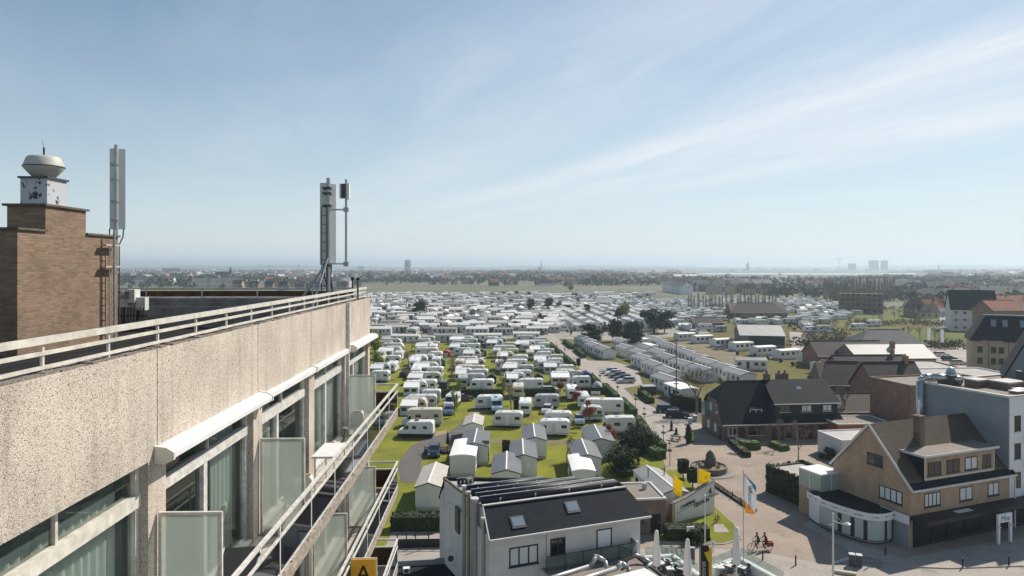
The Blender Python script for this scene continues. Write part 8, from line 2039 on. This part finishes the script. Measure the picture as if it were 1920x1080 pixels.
# thick planting in the suburb on the right
b = MB()
for _ in range(520):
    yp = rr.uniform(523, 596); xp = rr.uniform(1440, 1990); d = F * H / (yp - 500)
    if (1500 < xp < 1715 and yp > 566) or (xp > 1780 and yp > 590) or (xp < 1560 and yp > 560): continue
    tree_blob(b, (xp - 960) * d / F, d, rr.uniform(5, 12), rr.uniform(5, 13), rr, n=40)
b.build('suburb_woodland', _m['mixed_garden_leaves'], kind='stuff', label='dark planting crowding the houses of the suburb', fix=False)
# bare poplars: tall twiggy columns
pop = MB(); q = random.Random(8)
for i in range(260):
    z = q.uniform(1.5, 24); r__ = 2.6 * math.sin(min(1, (z + 3) / 10) * 1.57) * (1 - max(0, z - 14) / 14); a = q.uniform(0, 6.28)
    pop.cyl((0, 0, max(1, z - 4)), (math.cos(a) * r__, math.sin(a) * r__, z + 2), .07, .02, 3, cap=False)
pop.cyl((0, 0, 0), (0, 0, 24), .35, .05, 6); popm = pop.mesh('branches', M_twig, fix=False)
for i in range(22):
    xp = 1545 + i * 6.3 + rr.uniform(-2, 2); p = P(xp, 566 + rr.uniform(-3, 3)); s = 26 / 26 * rr.uniform(.85, 1.05)
    mk_tree('poplar_tree', popm, None, 'tall bare poplar in the grove behind the brown flat-roofed flats', 'tree', p, i, 'bare poplars behind the flats', s * .8)
for i in range(26):
    xp = 1290 + i * 6.6 + rr.uniform(-2, 2); p = P(xp, 581 + (i % 2) * 3 - i * .1)
    mk_tree('poplar_tree', popm, None, 'small bare poplar in the avenue crossing the meadow', 'tree', p, i * 2, 'bare poplars in the meadow avenue', rr.uniform(.36, .5))
# single far landmarks
def far_box(name, label, cat, x0, x1, yt, yb, d, m=M_render, rows=0, roof=None):
    X0, X1 = (x0 - 960) * d / F, (x1 - 960) * d / F; zt = H - (yt - 500) * d / F
    t = thing(name, label, cat, ((X0 + X1) / 2, d, 0)); w_ = (X1 - X0) / 2
    b = MB(); b.box(-w_, w_, -w_ * .7, w_ * .7, 0, zt); b.build('wall', m, t)
    for k in range(rows):
        z = zt * (k + .6) / (rows + .3); b = MB(); b.box(-w_ - .3, w_ + .3, -w_ * .7 - .3, w_ * .7 + .3, z, z + zt * .28 / rows); b.build('floor_band', M_dkglass, t)
    return t, w_, zt
dT = 2600
p = PD(765, 487, dT); t = thing('water_tower', 'round banded tower standing alone on the hazy horizon', 'tower', (p.x, dT, 0)); r_ = 6.2 / 1280 * dT
b = MB(); b.lathe(0, 0, [(r_ * .9, 0), (r_ * .9, p.z * .25), (r_, p.z * .3), (r_, p.z * .92), (r_ * .6, p.z * .97), (r_ * .5, p.z)], 24); b.build('wall', mat('tower_grey', (.22, .24, .26), .8), t)
for k in range(5):
    b = MB(); z = p.z * (.32 + k * .12); b.lathe(0, 0, [(r_ * 1.03, z), (r_ * 1.03, z + p.z * .05)], 24); b.build('window_band', M_whitew, t)
# church left
d_ = 1500; p = PD(432, 499, d_); t = thing('church', 'church with pointed spire beyond the roof railing', 'church', (p.x, d_, 0))
b = MB(); b.box(-3, 3, -3, 3, 0, p.z - 14); b.build('tower', M_brickd, t); b = MB(); b.lathe(0, 0, [(4, p.z - 14), (.2, p.z)], 8); b.build('spire', M_slate, t)
b = MB(); b.extr([(-7, 0), (7, 0), (7, 9), (0, 17), (-7, 9)], -32, -3, 'x'); b.build('nave', M_brickd, t); b = MB(); b.slab([(-32.5, -7.5, 8.9), (-2.9, -7.5, 8.9), (-2.9, 0, 17.3), (-32.5, 0, 17.3)], .3); b.slab([(-32.5, 7.5, 8.9), (-2.9, 7.5, 8.9), (-2.9, 0, 17.3), (-32.5, 0, 17.3)], .3); b.build('roof', M_slate, t)
far_box('far_block', 'long low far building left of the church on the skyline', 'building', 310, 343, 503, 515, 3000, M_greyw, 2)
for x0, x1, yt, lb in ((1592, 1603, 494, 'smallest of the three far high blocks on the skyline'), (1631, 1645, 488, 'widest far high block on the skyline'), (1653, 1663, 488, 'narrow far high block, rightmost on the skyline'), (672, 682, 499, 'small far block beside the antenna mast foot')):
    far_box('tower_block', lb, 'building', x0, x1, yt, 510, 5200, M_greyw, 3)
d_ = 4800; p = PD(1573, 485, d_); t = thing('tower_crane', 'tiny far tower crane above the lake shore', 'crane', (p.x, d_, 0)); b = MB(); b.bar((0, 0, 0), (0, 0, p.z), 3); b.build('mast', M_greyw, t); b = MB(); b.bar((-18, 0, p.z), (28, 0, p.z), 2.5); b.build('jib', M_greyw, t)
d_ = 4600; p = PD(1402, 492, d_); t = thing('church', 'far pointed church steeple above the lake', 'church', (p.x, d_, 0)); b = MB(); b.box(-9, 9, -9, 9, 0, p.z - 22); b.build('tower', M_greyw, t); b = MB(); b.lathe(0, 0, [(12, p.z - 22), (1, p.z + 6)], 8); b.build('spire', M_greyw, t)
d_ = 3900; p = PD(1015, 490, d_); t = thing('church', 'thin far spire on the skyline near the picture centre', 'church', (p.x, d_, 0)); b = MB(); b.box(-22, -3, -9, 9, 0, 26); b.build('nave', M_greyw, t); b = MB(); b.lathe(0, 0, [(5, 0), (4, 30), (.8, p.z + 4)], 8); b.build('spire', M_greyw, t)
for k in range(3):
    d_ = 3300; xp = (505, 560, 1760)[k]; p = PD(xp, 496, d_); t = thing('far_chimney', ['thin far chimney left of the antenna mast', 'second thin far chimney nearer the antenna mast', 'thin far mast right of the tower blocks'][k], 'chimney', (p.x, d_, 0)); b = MB(); b.cyl((0, 0, 0), (0, 0, p.z), 2.2, 1.4); b.build('shaft', M_greyw, t)
# ---------------- air
hz = MB(); hz.box(-18000, 18000, -400, 17500, -1, 110)
o = hz.build('haze', None or [], kind='stuff', label='pale even haze over the whole lowland')
m = bpy.data.materials.new('haze_air'); m.use_nodes = True; tt = m.node_tree; tt.nodes.remove(tt.nodes['Principled BSDF'])
pv_ = tt.nodes.new('ShaderNodeVolumePrincipled'); pv_.inputs['Density'].default_value = HAZE; pv_.inputs['Color'].default_value = (0.74, 0.89, 1.0, 1); pv_.inputs['Anisotropy'].default_value = 0.35
tt.links.new(pv_.outputs[0], tt.nodes['Material Output'].inputs['Volume'])
o.data.materials.clear(); o.data.materials.append(m)
